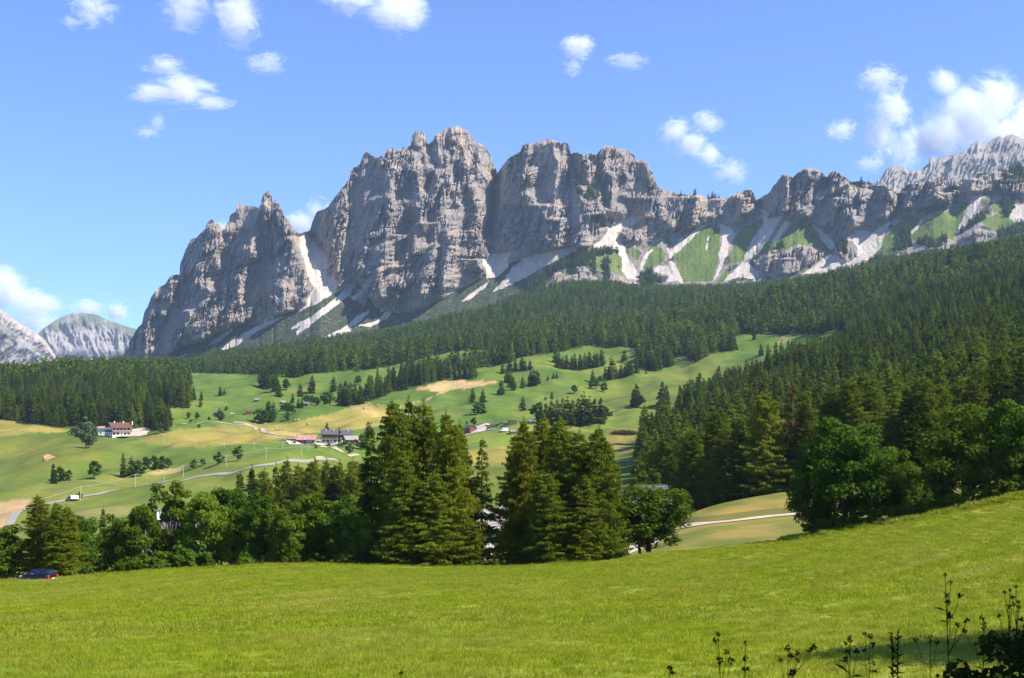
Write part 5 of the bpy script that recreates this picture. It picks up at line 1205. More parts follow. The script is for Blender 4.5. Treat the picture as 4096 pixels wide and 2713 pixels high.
ribbon('road', R5([(70, 990), (90, 950), (112, 908), (200, 860), (400, 812), (540, 782), (650, 760), (850, 716), (1060, 684), (1240, 655), (1500, 612), (1700, 585), (1900, 552)]) + R6([(0, 522), (170, 500), (420, 486), (640, 470)]), 3.6, M['asphalt'], 'narrow grey country road curving up across the lower fields', ymin=330, n=160)
ribbon('farm_track', R2([(-220, 872), (0, 916), (45, 928), (72, 962), (160, 985), (280, 998), (400, 996), (480, 1005), (540, 1022), (580, 1052)]), 3.4, M['track'], 'pale farm track winding down to the farmhouses', ymin=480, n=90)
ribbon('farm_driveway', R2([(560, 1085), (640, 1092), (700, 1105), (740, 1132), (815, 1158)]), 5.0, M['track'], 'short curved driveway below the farmhouses', ymin=480, n=40)
ribbon('farm_lane', R2([(830, 1180), (920, 1162)]), 2.6, M['track'], 'short pale lane in the meadow below the farm', ymin=480, n=16)
ribbon('cabin_track', R2([(1820, 1002), (1885, 990), (1960, 972), (2010, 958), (2075, 946)]), 3.6, M['track'], 'sandy track passing the red cabin', ymin=500, n=40)
ribbon('cabin_forecourt', R2([(1985, 962), (2005, 940), (2022, 915), (2024, 892)]), 9.0, M['gravel'], 'sandy forecourt climbing beside the red cabin', ymin=500, n=30)
ribbon('hill_track', R1([(1395, 1338), (1440, 1330), (1480, 1318)]), 3.0, M['track'], 'faint track on the spur of the left hill', ymin=700, n=20)
ribbon('field_track', R5([(1350, 205), (1440, 196), (1560, 180), (1700, 176), (1760, 180), (1860, 195), (2007, 214)]), 2.8, M['track'], 'pale track crossing the meadow right of the chalet', ymin=600, n=60)
ribbon('footpath', R7([(1290, 1005), (1500, 976), (1700, 956), (2007, 917)]) + [(800, 514), (815, 513)], 3.0, M['gravel'], 'pale gravel footpath along the mown bank', ymin=150, n=60, lift=0.05)
ribbon('lane', [(-90, 577.5), (-30, 578), (5, 578.8), (22, 580), (45, 581.5), (75, 584)], 5.2, M['asphalt'], 'asphalt lane carrying the dark blue car', n=50, lift=0.12, fixed_y=[134, 131, 129.5, 128.5, 127.5, 127])
def yard(name, poly, mat, label, ymin=500):
    """patch of ground with an outline measured in the photograph, draped on the slope"""
    P = np.array([tuple(gpoint(u, v, ymin, 2000))[:2] for u, v in poly]); c = P.mean(0)
    rings = [c + (P - c) * k for k in (0.02, 0.35, 0.7, 1.0)]; n = len(P)
    pts = np.concatenate(rings); z = Hz(pts[:, 0], pts[:, 1]) + 0.1 + 0.0004 * pts[:, 1]
    idx = np.arange(4 * n).reshape(4, n); nxt = np.roll(idx, -1, 1)
    Q = np.stack([idx[:-1], nxt[:-1], nxt[1:], idx[1:]], -1).reshape(-1, 4)
    o = link(name, new_mesh(name, np.concatenate([pts, z[:, None]], 1), Q, True), mat); return tag(o, label, 'yard', kind='structure')
yard('gravel_yard', ZH([(560, 690), (900, 700), (1400, 700), (1750, 690), (1940, 640), (1990, 560), (2080, 480), (2060, 440), (1800, 440), (1480, 480), (1400, 600), (800, 640)]), M['gravel'], 'pale gravel yard in front of the chalet', 600)
yard('farm_yard', ZF([(260, 640), (340, 705), (700, 722), (960, 715), (1150, 745), (1130, 700), (940, 660), (500, 650), (330, 600)]), M['gravel'], 'pale gravel yard along the tin roofed barn', 500)
yard('soil_bank', ZF([(960, 1010), (1060, 1000), (1170, 1010), (1160, 1035), (1100, 1050), (1000, 1060), (955, 1045)]), M['soil'], 'bare orange soil patch beside the country road', 450)
yard('soil_scar', R5([(340, 445), (380, 435), (440, 455), (390, 470), (360, 492), (345, 470)]), M['soil'], 'small eroded scar on the left pasture', 450)

# ------------------------------------------------------------------ buildings
def house(name, label, loc, phi, L, W, H, R, wall, roof, gable=None, upper=None, win_front=0, win_rows=1, win_gable=0, chimneys=1, balcony=None, over=0.7, door=True, open_front=False, cat='house', roofcol=True, shutters=None, flowers=False):
    e = empty(name, loc, phi); tag(e, label, cat)
    hx, hy = L / 2, W / 2
    hs = H * 0.5 if upper else H
    b = MB().box(-hx, hx, -hy, hy, -1.2, hs)
    if not upper: b.add([(-hx, -hy, H), (-hx, hy, H), (-hx, 0, H + R * hy / (hy + 0.0))], [(0, 1, 2)]) if gable is None else None
    if not upper and gable is None: b.add([(hx, -hy, H), (hx, hy, H), (hx, 0, H + R)], [(0, 2, 1)])
    b.build('wall', wall, e)
    if upper: MB().box(-hx - .06, hx + .06, -hy - .06, hy + .06, hs, H).build('upper_wall', upper, e)
    if upper or gable is not None:
        for sx in (-1, 1): MB().prism([(-hy - .06, H), (hy + .06, H), (0, H + R)], 'x', sx * (hx + .06) - 0.1 * (sx > 0), sx * (hx + .06) + 0.1 * (sx < 0)).build('gable', gable or upper, e)
    sl = R / hy; oz = H - sl * over
    ro = None
    for sy in (-1, 1):
        mb = MB().prism([(sy * (hy + over), oz + .05), (0.02 * sy, H + R + .05), (0.02 * sy, H + R + .27), (sy * (hy + over), oz + .27)], 'x', -hx - over, hx + over)
        r_ = mb.build('roof_slope', roof, e); ro = r_ if sy == -1 else ro
        if roofcol:
            k = 8
            for i in range(k):   # courses of the covering
                t = (i + 0.5) / k; y = sy * (hy + over) * (1 - t); z = oz + .28 + (H + R - oz) * t
            mb2 = MB()
            for i in range(1, k):
                t = i / k; y = sy * (hy + over) * (1 - t); z = oz + .27 + (H + R - oz) * t
                mb2.box(-hx - over, hx + over, y - 0.06, y + 0.06, z - 0.02, z + 0.05)
            mb2.build('batten', roof, r_)
    MB().box(-hx - over, hx + over, -0.15, 0.15, H + R + .2, H + R + .34).build('ridge_cap', roof, ro)
    for c in range(chimneys):
        cx = (-0.25 + 0.5 * c) * L if chimneys > 1 else 0.2 * L
        ch = MB().box(cx - .35, cx + .35, -0.9, -0.3, H + R * 0.5, H + R + 1.2).build('chimney', M['white_wall'], ro)
        MB().box(cx - .5, cx + .5, -1.05, -0.15, H + R + 1.25, H + R + 1.37).build('chimney_cap', M['stone'], ro)
    def window(x, z, side, w_=1.0, h_=1.2):
        if side == 'f':
            y = -hy - (0.07 if upper and z > hs else 0.0)
            f = MB().box(x - w_/2 - .12, x + w_/2 + .12, y - .05, y + .05, z - .12, z + h_ + .12).build('window', shutters or M['white_wall'], e)
            MB().box(x - w_/2, x + w_/2, y - .07, y - .045, z, z + h_).build('pane', M['glass'], f)
            if shutters:
                for q in (-1, 1): MB().box(x + q*(w_/2 + .32) - .22, x + q*(w_/2 + .32) + .22, y - .06, y - .01, z, z + h_).build('shutter', shutters, f)
        else:
            xx = {'l': -hx, 'r': hx}[side]; q = -1 if side == 'l' else 1; xx += q * (0.07 if upper and z > hs else 0.0)
            f = MB().box(min(xx - .05, xx + .05), max(xx - .05, xx + .05), x - w_/2 - .12, x + w_/2 + .12, z - .12, z + h_ + .12).build('window', shutters or M['white_wall'], e)
            MB().box(min(xx + q*.045, xx + q*.07), max(xx + q*.045, xx + q*.07), x - w_/2, x + w_/2, z, z + h_).build('pane', M['glass'], f)
    for r_ in range(win_rows):
        z = 1.0 + r_ * (H / max(1, win_rows))
        for i in range(win_front):
            x = -hx + L * (i + 0.5) / win_front
            if r_ == 0 and door and i == win_front // 2: continue
            window(x, z, 'f')
        for i in range(win_gable):
            yy = -hy + W * (i + 0.5) / win_gable
            window(yy, z, 'l'); window(yy, z, 'r')
    if door and not open_front:
        x = -hx + L * (win_front // 2 + 0.5) / max(1, win_front) if win_front else 0
        d = MB().box(x - .5, x + .5, -hy - .06, -hy + .02, 0.02, 2.1).build('door', M['wood_mid'], e)
        MB().box(x + .3, x + .38, -hy - .12, -hy - .055, 1.0, 1.1).build('handle', M['rim'], d)
    if open_front:
        MB().box(-hx * 0.75, hx * 0.1, -hy - .05, -hy + .02, 0, H * 0.8).build('bay_shade_panel', M['trailer_dark'], e)  # flat dark panel: shade inside the open bay painted on the solid wall
        for i in range(4):
            px = -hx * 0.8 + i * hx * 0.33; MB().box(px - .12, px + .12, -hy - over * .8, -hy - over * .8 + .24, -0.6, H - .1).build('post', M['wood_mid'], e)
    if balcony:
        z = H * 0.5
        bl = MB().box(-hx - 1.0, hx + 1.0, -hy - 1.1, -hy - .08, z - .15, z).build('balcony', balcony, e)
        for i in range(int(L / 0.5) + 5): 
            x = -hx - 1.0 + i * 0.5
            if x < hx + 1: MB().box(x, x + .3, -hy - 1.1, -hy - 1.04, z, z + .95).build('balcony_board', balcony, bl)
        MB().box(-hx - 1.0, hx + 1.0, -hy - 1.16, -hy - .98, z + .95, z + 1.05).build('balcony_rail', balcony, bl)
        bg = MB().box(-hx - 1.1, -hx - .08, -hy - 1.0, hy, z - .15, z).build('gable_balcony', balcony, e)
        MB().box(-hx - 1.1, -hx - 1.02, -hy - 1.0, hy, z, z + 1.0).build('balcony_boarding', balcony, bg)
        if flowers:
            for i in range(5):
                x = -hx + (i + .5) * L / 5; mbf = MB()
                for k in range(14): 
                    a = RR.uniform(-.7, .7); mbf.box(x + a - .08, x + a + .08, -hy - 1.3 + RR.uniform(-.06, .06), -hy - 1.16, z + .75 + RR.uniform(0, .25), z + .95 + RR.uniform(0, .25))
                mbf.build('flower_box', M['flower'], bl)
    return e
def gp(win, x, y, ymin=500): 
    U, V = win([(x, y)])[0]; return gpoint(U, V, ymin, 2000)
PC = gp(ZH, 1060, 668, 700)
house('chalet', 'large alpine chalet with red-brown roof and dark balconies by the gravel yard', PC, math.radians(38), 13.0, 11.5, 6.4, 3.0, M['white_wall'], M['roof_red'], M['wood_dark'], None, 5, 2, 3, 3, M['wood_dark'], 1.1, flowers=True, shutters=M['wood_dark'])
house('annex', 'white walled annex with pale red roof left of the chalet', gp(ZH, 690, 640, 700), math.radians(6), 10.5, 8, 4.8, 1.3, M['white_wall'], M['roof_pale'], M['white_wall'], None, 3, 1, 1, 1, None, 0.9, shutters=None)
house('barn', 'long stone barn with rusty red tin roof and open bays', gp(ZF, 720, 690), math.radians(4), 13.5, 8, 3.0, 2.6, M['stone'], M['tin'], M['wood_mid'], None, 4, 1, 1, 0, None, 0.9, open_front=True, cat='barn')
house('farmhouse', 'brown timber farmhouse with dark slate roof between two spruces', gp(ZF, 1300, 672), math.radians(5), 10.5, 9, 6.2, 2.6, M['white_wall'], M['roof_slate'], M['wood_mid'], M['wood_mid'], 4, 2, 2, 2, M['wood_mid'], 0.9, shutters=M['wood_dark'])
house('farm_outbuilding', 'second slate roofed house half hidden behind the farmhouse spruce', gp(ZF, 1680, 600), math.radians(8), 7.5, 7, 4.2, 2.4, M['white_wall'], M['roof_slate'], M['wood_dark'], M['wood_dark'], 3, 1, 1, 1, None, 0.8)
house('shed', 'dark timber shed with pale grey roof right of the farmhouse', gp(ZF, 1790, 680), math.radians(28), 8.5, 6.5, 3.0, 2.2, M['wood_dark'], M['roof_grey'], M['wood_dark'], None, 2, 1, 1, 0, None, 0.9, cat='shed')
house('tool_hut', 'tiny grey hut at the left end of the farm', gp(ZF, 185, 632), math.radians(12), 2.6, 2.2, 1.6, 0.8, M['wood_grey'], M['roof_grey'], M['wood_grey'], None, 1, 1, 0, 0, None, 0.3, cat='hut')
house('lean_to', 'low shelter with pale roof beside the parked tractor', gp(ZF, 420, 640), math.radians(10), 4.2, 3, 2.2, 0.8, M['wood_dark'], M['roof_grey'], M['wood_dark'], None, 1, 1, 0, 0, None, 0.4, cat='shelter')
house('red_cabin', 'small dark red cabin with orange shutters by the sandy track', gp(ZC, 590, 525), math.radians(-50), 7.5, 6, 3.0, 1.7, M['wood_red'], M['roof_slate'], M['wood_red'], None, 2, 1, 2, 0, None, 0.7, cat='cabin', shutters=M['soil'])
house('garden_shed', 'small grey shed right of the white van', gp(ZC, 1600, 590), math.radians(20), 3.4, 2.6, 1.7, 1.0, M['wood_mid'], M['roof_grey'], M['wood_dark'], None, 1, 1, 0, 0, None, 0.4, cat='shed')
house('picnic_shelter', 'whitish open shelter at the edge of the thicket', gp(ZC, 2070, 330), math.radians(0), 4.6, 3, 2.0, 0.7, M['wood_grey'], M['roof_grey'], M['wood_grey'], None, 2, 1, 0, 0, None, 0.6, cat='shelter')
house('hay_hut', 'small dark hay hut among the bushes on the green slope', gp(R2, 240, 712), math.radians(25), 4.2, 3.6, 2.0, 1.3, M['wood_dark'], M['roof_grey'], M['wood_dark'], None, 0, 0, 0, 0, None, 0.5, cat='hut')
house('hay_hut', 'hay hut half hidden by the round trees of the copse', gp(R2, 452, 722), math.radians(-15), 4.6, 3.8, 2.0, 1.3, M['wood_mid'], M['roof_grey'], M['wood_dark'], None, 0, 0, 0, 0, None, 0.5, cat='hut')
house('hay_hut', 'brown hay hut on the left meadow near the white car', gp(R1, 2225, 1475), math.radians(15), 5.0, 4, 1.9, 1.2, M['wood_mid'], M['roof_red'], M['wood_dark'], None, 0, 0, 0, 0, None, 0.5, cat='hut')
house('hay_hut', 'dark hay hut at the foot of the upper meadow grove', gp(R2, 5, 690), math.radians(15), 3.6, 3.2, 1.8, 1.1, M['wood_dark'], M['roof_grey'], M['wood_dark'], None, 0, 0, 0, 0, None, 0.5, cat='hut')
house('forest_hut', 'small hut with pale roof in the wood behind the chalet', gp(ZH, 1010, 60, 800), math.radians(0), 6, 4, 2.4, 1.0, M['wood_mid'], M['roof_pale'], M['wood_mid'], None, 2, 1, 0, 0, None, 0.5, cat='hut')
def near_house(name, label, U, vridge, Y, phi, **k):
    x = Y * (U - CU) / F; z = ground(x, Y); ridge = Y * (CV - vridge) / F
    R_ = k.pop('R', 2.6); H_ = ridge - z - R_ - 0.3
    return house(name, label, (x, Y, z), math.radians(phi), H=H_, R=R_, **k)
near_house('house', 'white house with grey roof and dark red gable behind the sycamore', 641, 485, 198, 12, L=7.4, W=5.6, wall=M['white_wall'], roof=M['roof_slate'], gable=M['wood_red'], upper=None, win_front=3, win_rows=3, win_gable=2, chimneys=0, balcony=None, R=2.4)
near_house('house', 'white walled house glimpsed between the two larch clumps', 493, 508, 176, 15, L=5.6, W=7, wall=M['white_wall'], roof=M['roof_grey'], gable=M['wood_dark'], upper=None, win_front=3, win_rows=3, win_gable=2, chimneys=1, balcony=None, R=2.2)
near_house('house', 'white house glimpsed through the tall airy hedge tree', 170, 516, 178, 25, L=6.5, W=6, wall=M['white_wall'], roof=M['roof_slate'], gable=M['wood_dark'], upper=None, win_front=4, win_rows=2, win_gable=2, chimneys=2, balcony=None, R=2.2)

# ------------------------------------------------------------------ vehicles
def car(name, label, loc, phi, paint, st, cab, wheel_x, wr=0.29, wid=0.82, cat='car'):
    """st: body stations (x, bottom, belt, half width); cab: greenhouse stations (x, roof height, half width at roof)"""
    e = empty(name, loc, phi); tag(e, label, cat)
    mb = MB(); n = len(st)
    for x, zb, zt, w_ in st:
        mb.v += [(x, -w_*.92, zb), (x, -w_, zb + .18), (x, -w_*1.01, zb + (zt-zb)*.6), (x, -w_*.95, zt), (x, -w_*.5, zt + .03), (x, w_*.5, zt + .03), (x, w_*.95, zt), (x, w_*1.01, zb + (zt-zb)*.6), (x, w_, zb + .18), (x, w_*.92, zb)]
    for i in range(n - 1):
        for k in range(10): mb.f.append((i*10+k, i*10+(k+1) % 10, (i+1)*10+(k+1) % 10, (i+1)*10+k))
    mb.f += [tuple(range(10))[::-1], tuple(range((n-1)*10, n*10))]
    body = mb.build('body', paint, e, smooth=True)
    xs = [s[0] for s in st]; belt = lambda x: float(np.interp(x, xs[::-1], [s[2] for s in st][::-1])) if xs[0] > xs[-1] else float(np.interp(x, xs, [s[2] for s in st]))
    bw = lambda x: 0.95 * float(np.interp(x, xs, [s[3] for s in st]))
    # roof and pillars
    mb = MB()
    for x, zr, w_ in cab:
        b_ = min(belt(x), zr); mb.v += [(x, -bw(x), b_ - .02), (x, -(w_ + .06), b_ + (zr - b_)*.85), (x, -w_*.8, zr), (x, 0, zr + .03), (x, w_*.8, zr), (x, w_ + .06, b_ + (zr - b_)*.85), (x, bw(x), b_ - .02)]
    m = len(cab)
    for i in range(m - 1):
        for k in range(6): mb.f.append((i*7+k, i*7+k+1, (i+1)*7+k+1, (i+1)*7+k))
    mb.f += [tuple(range(7))[::-1], tuple(range((m-1)*7, m*7))]
    mb.build('roof', paint, e, smooth=False)
    # glazing a centimetre proud of the pillars
    rf = lambda x: (float(np.interp(x, [c[0] for c in cab], [c[1] for c in cab])), float(np.interp(x, [c[0] for c in cab], [c[2] for c in cab])))
    def side_glass(x0, x1, sgn):
        vs = []
        for x in (x0, (x0 + x1) / 2, x1):
            zr, w_ = rf(x); b_ = belt(x)
            for t in (0.12, 0.8):
                z = b_ + (zr - b_) * t; y = bw(x) + (w_ + .06 - bw(x)) * min(1, t / .85); vs.append((x, sgn * (y + .012), z))
        MB().add(vs, [(0, 1, 3, 2), (2, 3, 5, 4)]).build('window', M['glass'], e)
    c0, c1 = cab[0][0], cab[-1][0]; Lc = c1 - c0
    for sgn in (-1, 1):
        side_glass(c0 + Lc*.10, c0 + Lc*.30, sgn); side_glass(c0 + Lc*.34, c0 + Lc*.56, sgn); side_glass(c0 + Lc*.60, c0 + Lc*.82, sgn)
    def end_glass(a, b, nm_):
        vs = []
        for x in (a, b):
            zr, w_ = rf(x)
            q = 1 if nm_ == 'windscreen' else -1
            vs += [(x + q*.015, -w_*.74, zr + .025), (x + q*.015, w_*.74, zr + .025)]
        MB().add(vs, [(0, 1, 3, 2)]).build(nm_, M['glass'], e)
    end_glass(cab[0][0] + .02, cab[1][0] - .02, 'rear_window'); end_glass(cab[-2][0] + .02, cab[-1][0] - .05, 'windscreen')
    for wx in wheel_x:
        for sgn in (-1, 1):
            t_ = MB().disc((wx, sgn * (wid - .06), wr), wr, 'y', .2, 20).build('wheel', M['tyre'], e)
            MB().disc((wx, sgn * (wid + .045), wr), wr * .66, 'y', .02, 14).build('rim', M['rim'], t_)
    x0, x1 = st[0][0], st[-1][0]
    for sgn in (-1, 1):
        MB().box(x0 - .03, x0 + .2, min(sgn*.55, sgn*(wid+.0)), max(sgn*.55, sgn*(wid+.0)), .62, .92).build('tail_lamp', M['lamp_red'], e, bevel=.03)
        MB().box(x1 - .28, x1 + .02, min(sgn*.42, sgn*.74), max(sgn*.42, sgn*.74), .58, .78).build('headlight', M['lamp_clear'], e, bevel=.04)
        MB().box(c0 + Lc*.80, c0 + Lc*.86, min(sgn*(wid+.02), sgn*(wid+.2)), max(sgn*(wid+.02), sgn*(wid+.2)), belt(c0+Lc*.8), belt(c0+Lc*.8) + .14).build('mirror', paint, e)
    MB().box(x0 - .05, x0 - .02, -.26, .26, .5, .62).build('number_plate', M['plate'], e)
    return e
HATCH = [(-1.78, .34, .80, .70), (-1.70, .22, .95, .78), (-1.2, .2, 1.0, .81), (-.4, .2, .98, .82), (.5, .2, .95, .82), (.95, .21, .92, .81), (1.35, .22, .84, .78), (1.68, .26, .70, .70), (1.78, .34, .56, .60)]
HATCHCAB = [(-1.72, .99, .62), (-1.45, 1.38, .60), (-.9, 1.50, .61), (-.2, 1.52, .61), (.35, 1.44, .59), (1.08, .93, .66)]
cx, cyy = 128.0 * (38.5 - CU) / F, 128.0
CAR = car('car', 'small dark blue hatchback driving along the lane at the left edge', (cx, cyy, ground(cx, cyy) - 0.12), math.radians(180 - 17), M['car_blue'], HATCH, HATCHCAB, (-1.18, 1.12))
def driver(parent_loc, phi):
    """seated driver, one continuous body: hips, torso, head and a left arm resting on the window sill"""
    J = [(-0.15, .32, .55), (-.18, .34, .85), (-.2, .34, 1.04), (-.19, .34, 1.16), (-.16, .34, 1.28), (-.15, .34, 1.40),       # pelvis .. crown
         (-.16, .55, 1.02), (.06, .80, .99), (.30, .86, 1.01), (.38, .86, 1.02),                                         # left arm on the sill
         (-.16, .14, 1.0), (.10, .10, .85), (.36, .22, .95), (.26, .36, .52), (.62, .36, .55)]
    E = [(0, 1), (1, 2), (2, 3), (3, 4), (4, 5), (2, 6), (6, 7), (7, 8), (8, 9), (2, 10), (10, 11), (11, 12), (0, 13), (13, 14)]
    rad = [.14, .14, .12, .055, .085, .075, .065, .05, .04, .035, .065, .05, .035, .085, .07]
    me = bpy.data.meshes.new('person'); me.from_pydata(J, E, []); o = link('person', me, M['shirt']); me.materials.append(M['skin'])
    sk = o.modifiers.new('skin', 'SKIN'); o.modifiers.new('smooth', 'SUBSURF').levels = 1
    for v, r_ in zip(me.skin_vertices[0].data, rad): v.radius = (r_, r_)
    me.skin_vertices[0].data[0].use_root = True
    o.location = parent_loc; o.rotation_euler = (0, 0, phi)
    h = MB()
    for i in range(6):
        for j in range(12):
            a, b = PI * 0.52 * i / 5, 2 * PI * j / 12; h.v.append((-.165 + .098 * math.sin(a) * math.cos(b), .34 + .095 * math.sin(a) * math.sin(b), 1.31 + .13 * math.cos(a)))
    for i in range(5):
        for j in range(12): h.f.append((i*12+j, i*12+(j+1) % 12, (i+1)*12+(j+1) % 12, (i+1)*12+j))
    h.build('hair', M['hair'], o, True)
    return tag(o, 'driver in a purple top resting an arm on the window sill of the blue car', 'person')
driver(CAR.location, CAR.rotation_euler[2])
def van(name, label, loc, phi, cabm, boxm, L=5.6, H=2.5, W=2.0, box=True):
    e = empty(name, loc, phi); tag(e, label, 'van'); hw = W / 2
    xb = L * 0.5; xc = L * 0.5 - 1.9
    if box:
        MB().box(-xb, xc, -hw - .03, hw + .03, .7, H).build('cargo_box', boxm, e, bevel=.05)
        MB().box(-xb - .03, -xb + .01, -.03, .03, .8, H - .1).build('door_seam', M['tyre'], e)
    else:
        MB().prism([(-xb, .35), (-xb, H - .15), (-xb + .25, H), (xc + .4, H), (xc + .6, H - .05), (xc + .6, .35)], 'y', -hw, hw).build('cargo_body', boxm, e, bevel=.08)
        for sgn in (-1, 1): MB().box(-xb + 1.2, -xb + 1.24, sgn*(hw+.005)-.01, sgn*(hw+.005)+.01, .5, H - .3).build('sliding_door_rail', M['rim'], e)
    MB().box(-xb + .1, xb - .3, -hw + .2, hw - .2, .35, .72).build('chassis', M['trailer_dark'], e)
    MB().prism([(xc + .02, .4), (xc + .02, 2.0), (xc + .9, 2.0), (xb - .55, 1.25), (xb - .05, 1.05), (xb, .4)], 'y', -hw, hw).build('cab', cabm, e, bevel=.06)
    vs = [(xc + .95, -hw*.85, 1.96), (xc + .95, hw*.85, 1.96), (xb - .54, hw*.9, 1.31), (xb - .54, -hw*.9, 1.31)]
    MB().add([(x + .03, y, z + .03) for x, y, z in vs], [(0, 1, 2, 3)]).build('windscreen', M['glass'], e)
    for sgn in (-1, 1):
        MB().prism([(xc + .2, 1.25), (xc + .2, 1.85), (xc + .85, 1.85), (xb - .75, 1.25)], 'y', sgn*(hw + .02) - .01, sgn*(hw + .02) + .01).build('side_window', M['glass'], e)
        MB().box(xb - .12, xb + .02, sgn*(hw-.3)-.15, sgn*(hw-.3)+.15, .65, .9).build('headlight', M['lamp_clear'], e)
        MB().box(-xb - .03, -xb + .05, sgn*(hw-.15)-.1, sgn*(hw-.15)+.1, .75, 1.2).build('tail_lamp', M['lamp_red'], e)
        for wx in (-xb + 1.1, xb - .95):
            t_ = MB().disc((wx, sgn*(hw - .12), .34), .34, 'y', .22, 16).build('wheel', M['tyre'], e); MB().disc((wx, sgn*(hw - .0), .34), .2, 'y', .02, 12).build('rim', M['rim'], t_)
    return e
p = gp(R5, 568, 796, 330); van('delivery_van', 'box van with dark cab driving down the country road', p + Vector((0, 0, .25)), math.radians(205), M['trailer_dark'], M['car_white'])
p = gp(ZC, 1395, 522); van('camper_van', 'white van parked on the grass right of the red cabin', p, math.radians(205), M['car_white'], M['car_white'], 5.4, 2.4, 2.0, False)
SEDAN = [(-2.1, .36, .78, .72), (-2.0, .24, .92, .80), (-1.2, .2, .95, .84), (.6, .2, .93, .84), (1.2, .22, .88, .82), (1.9, .26, .74, .75), (2.08, .36, .56, .62)]
SEDANCAB = [(-1.75, .94, .64), (-1.2, 1.34, .60), (-.6, 1.44, .61), (.1, 1.42, .60), (.95, .93, .68)]
for x, y, ph, mt, lab, nme in [(1030, 492, 190, 'car_silver', 'silver car parked on the track by the red cabin', ZC), (1125, 480, 170, 'car_sky', 'pale blue car parked behind the silver car', ZC), (1560, 765, 200, 'trailer_dark', 'dark car parked under the farmhouse spruce', ZF), (1085, 690, 60, 'car_white', 'white car parked between barn and farmhouse', ZF),
                               (2080, 1477, 5, 'car_white', 'white car on the track of the left meadow', R1)]:
    q = gp(nme, x, y); car('car', lab, q + Vector((0, 0, .1)), math.radians(ph), M[mt], SEDAN, SEDANCAB, (-1.3, 1.3), .31, .84)
q = at(906, 507, 138); car('car', 'red car standing in the shade under the maples', (q.x, 138, ground(q.x, 138)), math.radians(5), M['car_red'], HATCH, HATCHCAB, (-1.18, 1.12))
# tractor by the barn
def tractor(loc, phi):
    e = empty('tractor', loc, phi); tag(e, 'dark blue tractor parked at the left end of the barn', 'tractor')
    MB().box(0, 1.8, -.4, .4, .7, 1.35).build('bonnet', M['car_blue'], e, bevel=.08); MB().box(-1.0, 0, -.6, .6, .9, 1.4).build('body', M['car_blue'], e)
    MB().box(-1.0, .1, -.7, .7, 2.2, 2.32).build('cab_roof', M['car_white'], e)
    for sx in (-.95, .03):
        for sy in (-.62, .62): MB().box(sx - .04, sx + .04, sy - .04, sy + .04, 1.4, 2.2).build('cab_post', M['trailer_dark'], e)
    MB().box(-.9, 0, -.58, .58, 1.4, 2.2).build('cab_glass', M['glass'], e)
    for sy in (-.85, .85):
        a = MB().disc((-.6, sy, .75), .75, 'y', .4, 20).build('wheel', M['tyre'], e); MB().disc((-.6, sy * 1.26, .75), .35, 'y', .04, 12).build('rim', M['rim'], a)
        a = MB().disc((1.3, sy * .8, .45), .45, 'y', .28, 16).build('wheel', M['tyre'], e); MB().disc((1.3, sy, .45), .22, 'y', .04, 12).build('rim', M['rim'], a)
    MB().tube([(1.2, .3, 1.3), (1.2, .3, 2.1)], .05, 8).build('exhaust', M['trailer_dark'], e)
tractor(gp(ZF, 440, 700), math.radians(195))

# ------------------------------------------------------------------ clutter by the cabin, hay, poles
def wood_stack(loc, phi, w_, h_, d_, label):
    e = empty('wood_stack', loc, phi); tag(e, label, 'wood stack')
    nz = max(3, int(h_ / .45)); nxx = max(4, int(w_ / .5))
    for k in range(nz):
        for i in range(nxx):
            a = MB().box(-w_/2 + i * w_/nxx + .02, -w_/2 + (i + 1) * w_/nxx - .02, -d_/2 + RR.uniform(-.15, .1), d_/2, k * h_/nz + .02, (k + 1) * h_/nz - .02)
            a.build('log_bundle', M[RR.choice(['wood_grey', 'wood_dark', 'wood_grey', 'wood_mid'])], e)
    MB().box(-w_/2 - .2, w_/2 + .2, -d_/2 - .2, d_/2 + .2, h_ + .02, h_ + .1).build('cover', M['roof_grey'], e)
for x, y, w_, h_, lab in [(1290, 372, 2.6, 1.5, 'low dark wood stack behind the green tarp'), (1450, 372, 3.6, 2.0, 'long wood stack left of the tall lumber pile'), (1560, 350, 4.2, 3.4, 'tall grey lumber pile, highest of the stacks'), (1650, 345, 2.8, 3.0, 'pale lumber stack at the right end of the yard'), (1350, 330, 2.4, 1.4, 'small brown stack behind the low dark one')]:
    wood_stack(gp(ZC, x, y), math.radians(8), w_, h_, 1.8, lab)
def flat_trailer(loc, phi, label, m1, L=7.0):
    e = empty('trailer', loc, phi); tag(e, label, 'trailer')
    MB().box(-L/2, L/2, -1, 1, .8, 1.0).build('bed', M['wood_grey'], e); MB().box(-L/2, L/2, -1.05, -1.0, .7, 1.45).build('side_board', m1, e); MB().box(-L/2, L/2, 1.0, 1.05, .7, 1.45).build('side_board', m1, e)
    for wx in (-L/4, L/4):
        for sy in (-.9, .9): MB().disc((wx, sy, .4), .4, 'y', .25, 14).build('wheel', M['tyre'], e)
    MB().tube([(L/2, 0, .8), (L/2 + 1.4, 0, .5)], .06, 6).build('drawbar', M['trailer_dark'], e)
flat_trailer(gp(ZC, 1160, 395), math.radians(4), 'long red sided trailer in front of the stacks', M['trailer_red'], 6.5)
flat_trailer(gp(ZC, 1010, 378), math.radians(30), 'pale short trailer left of the red trailer', M['car_white'], 3.0)
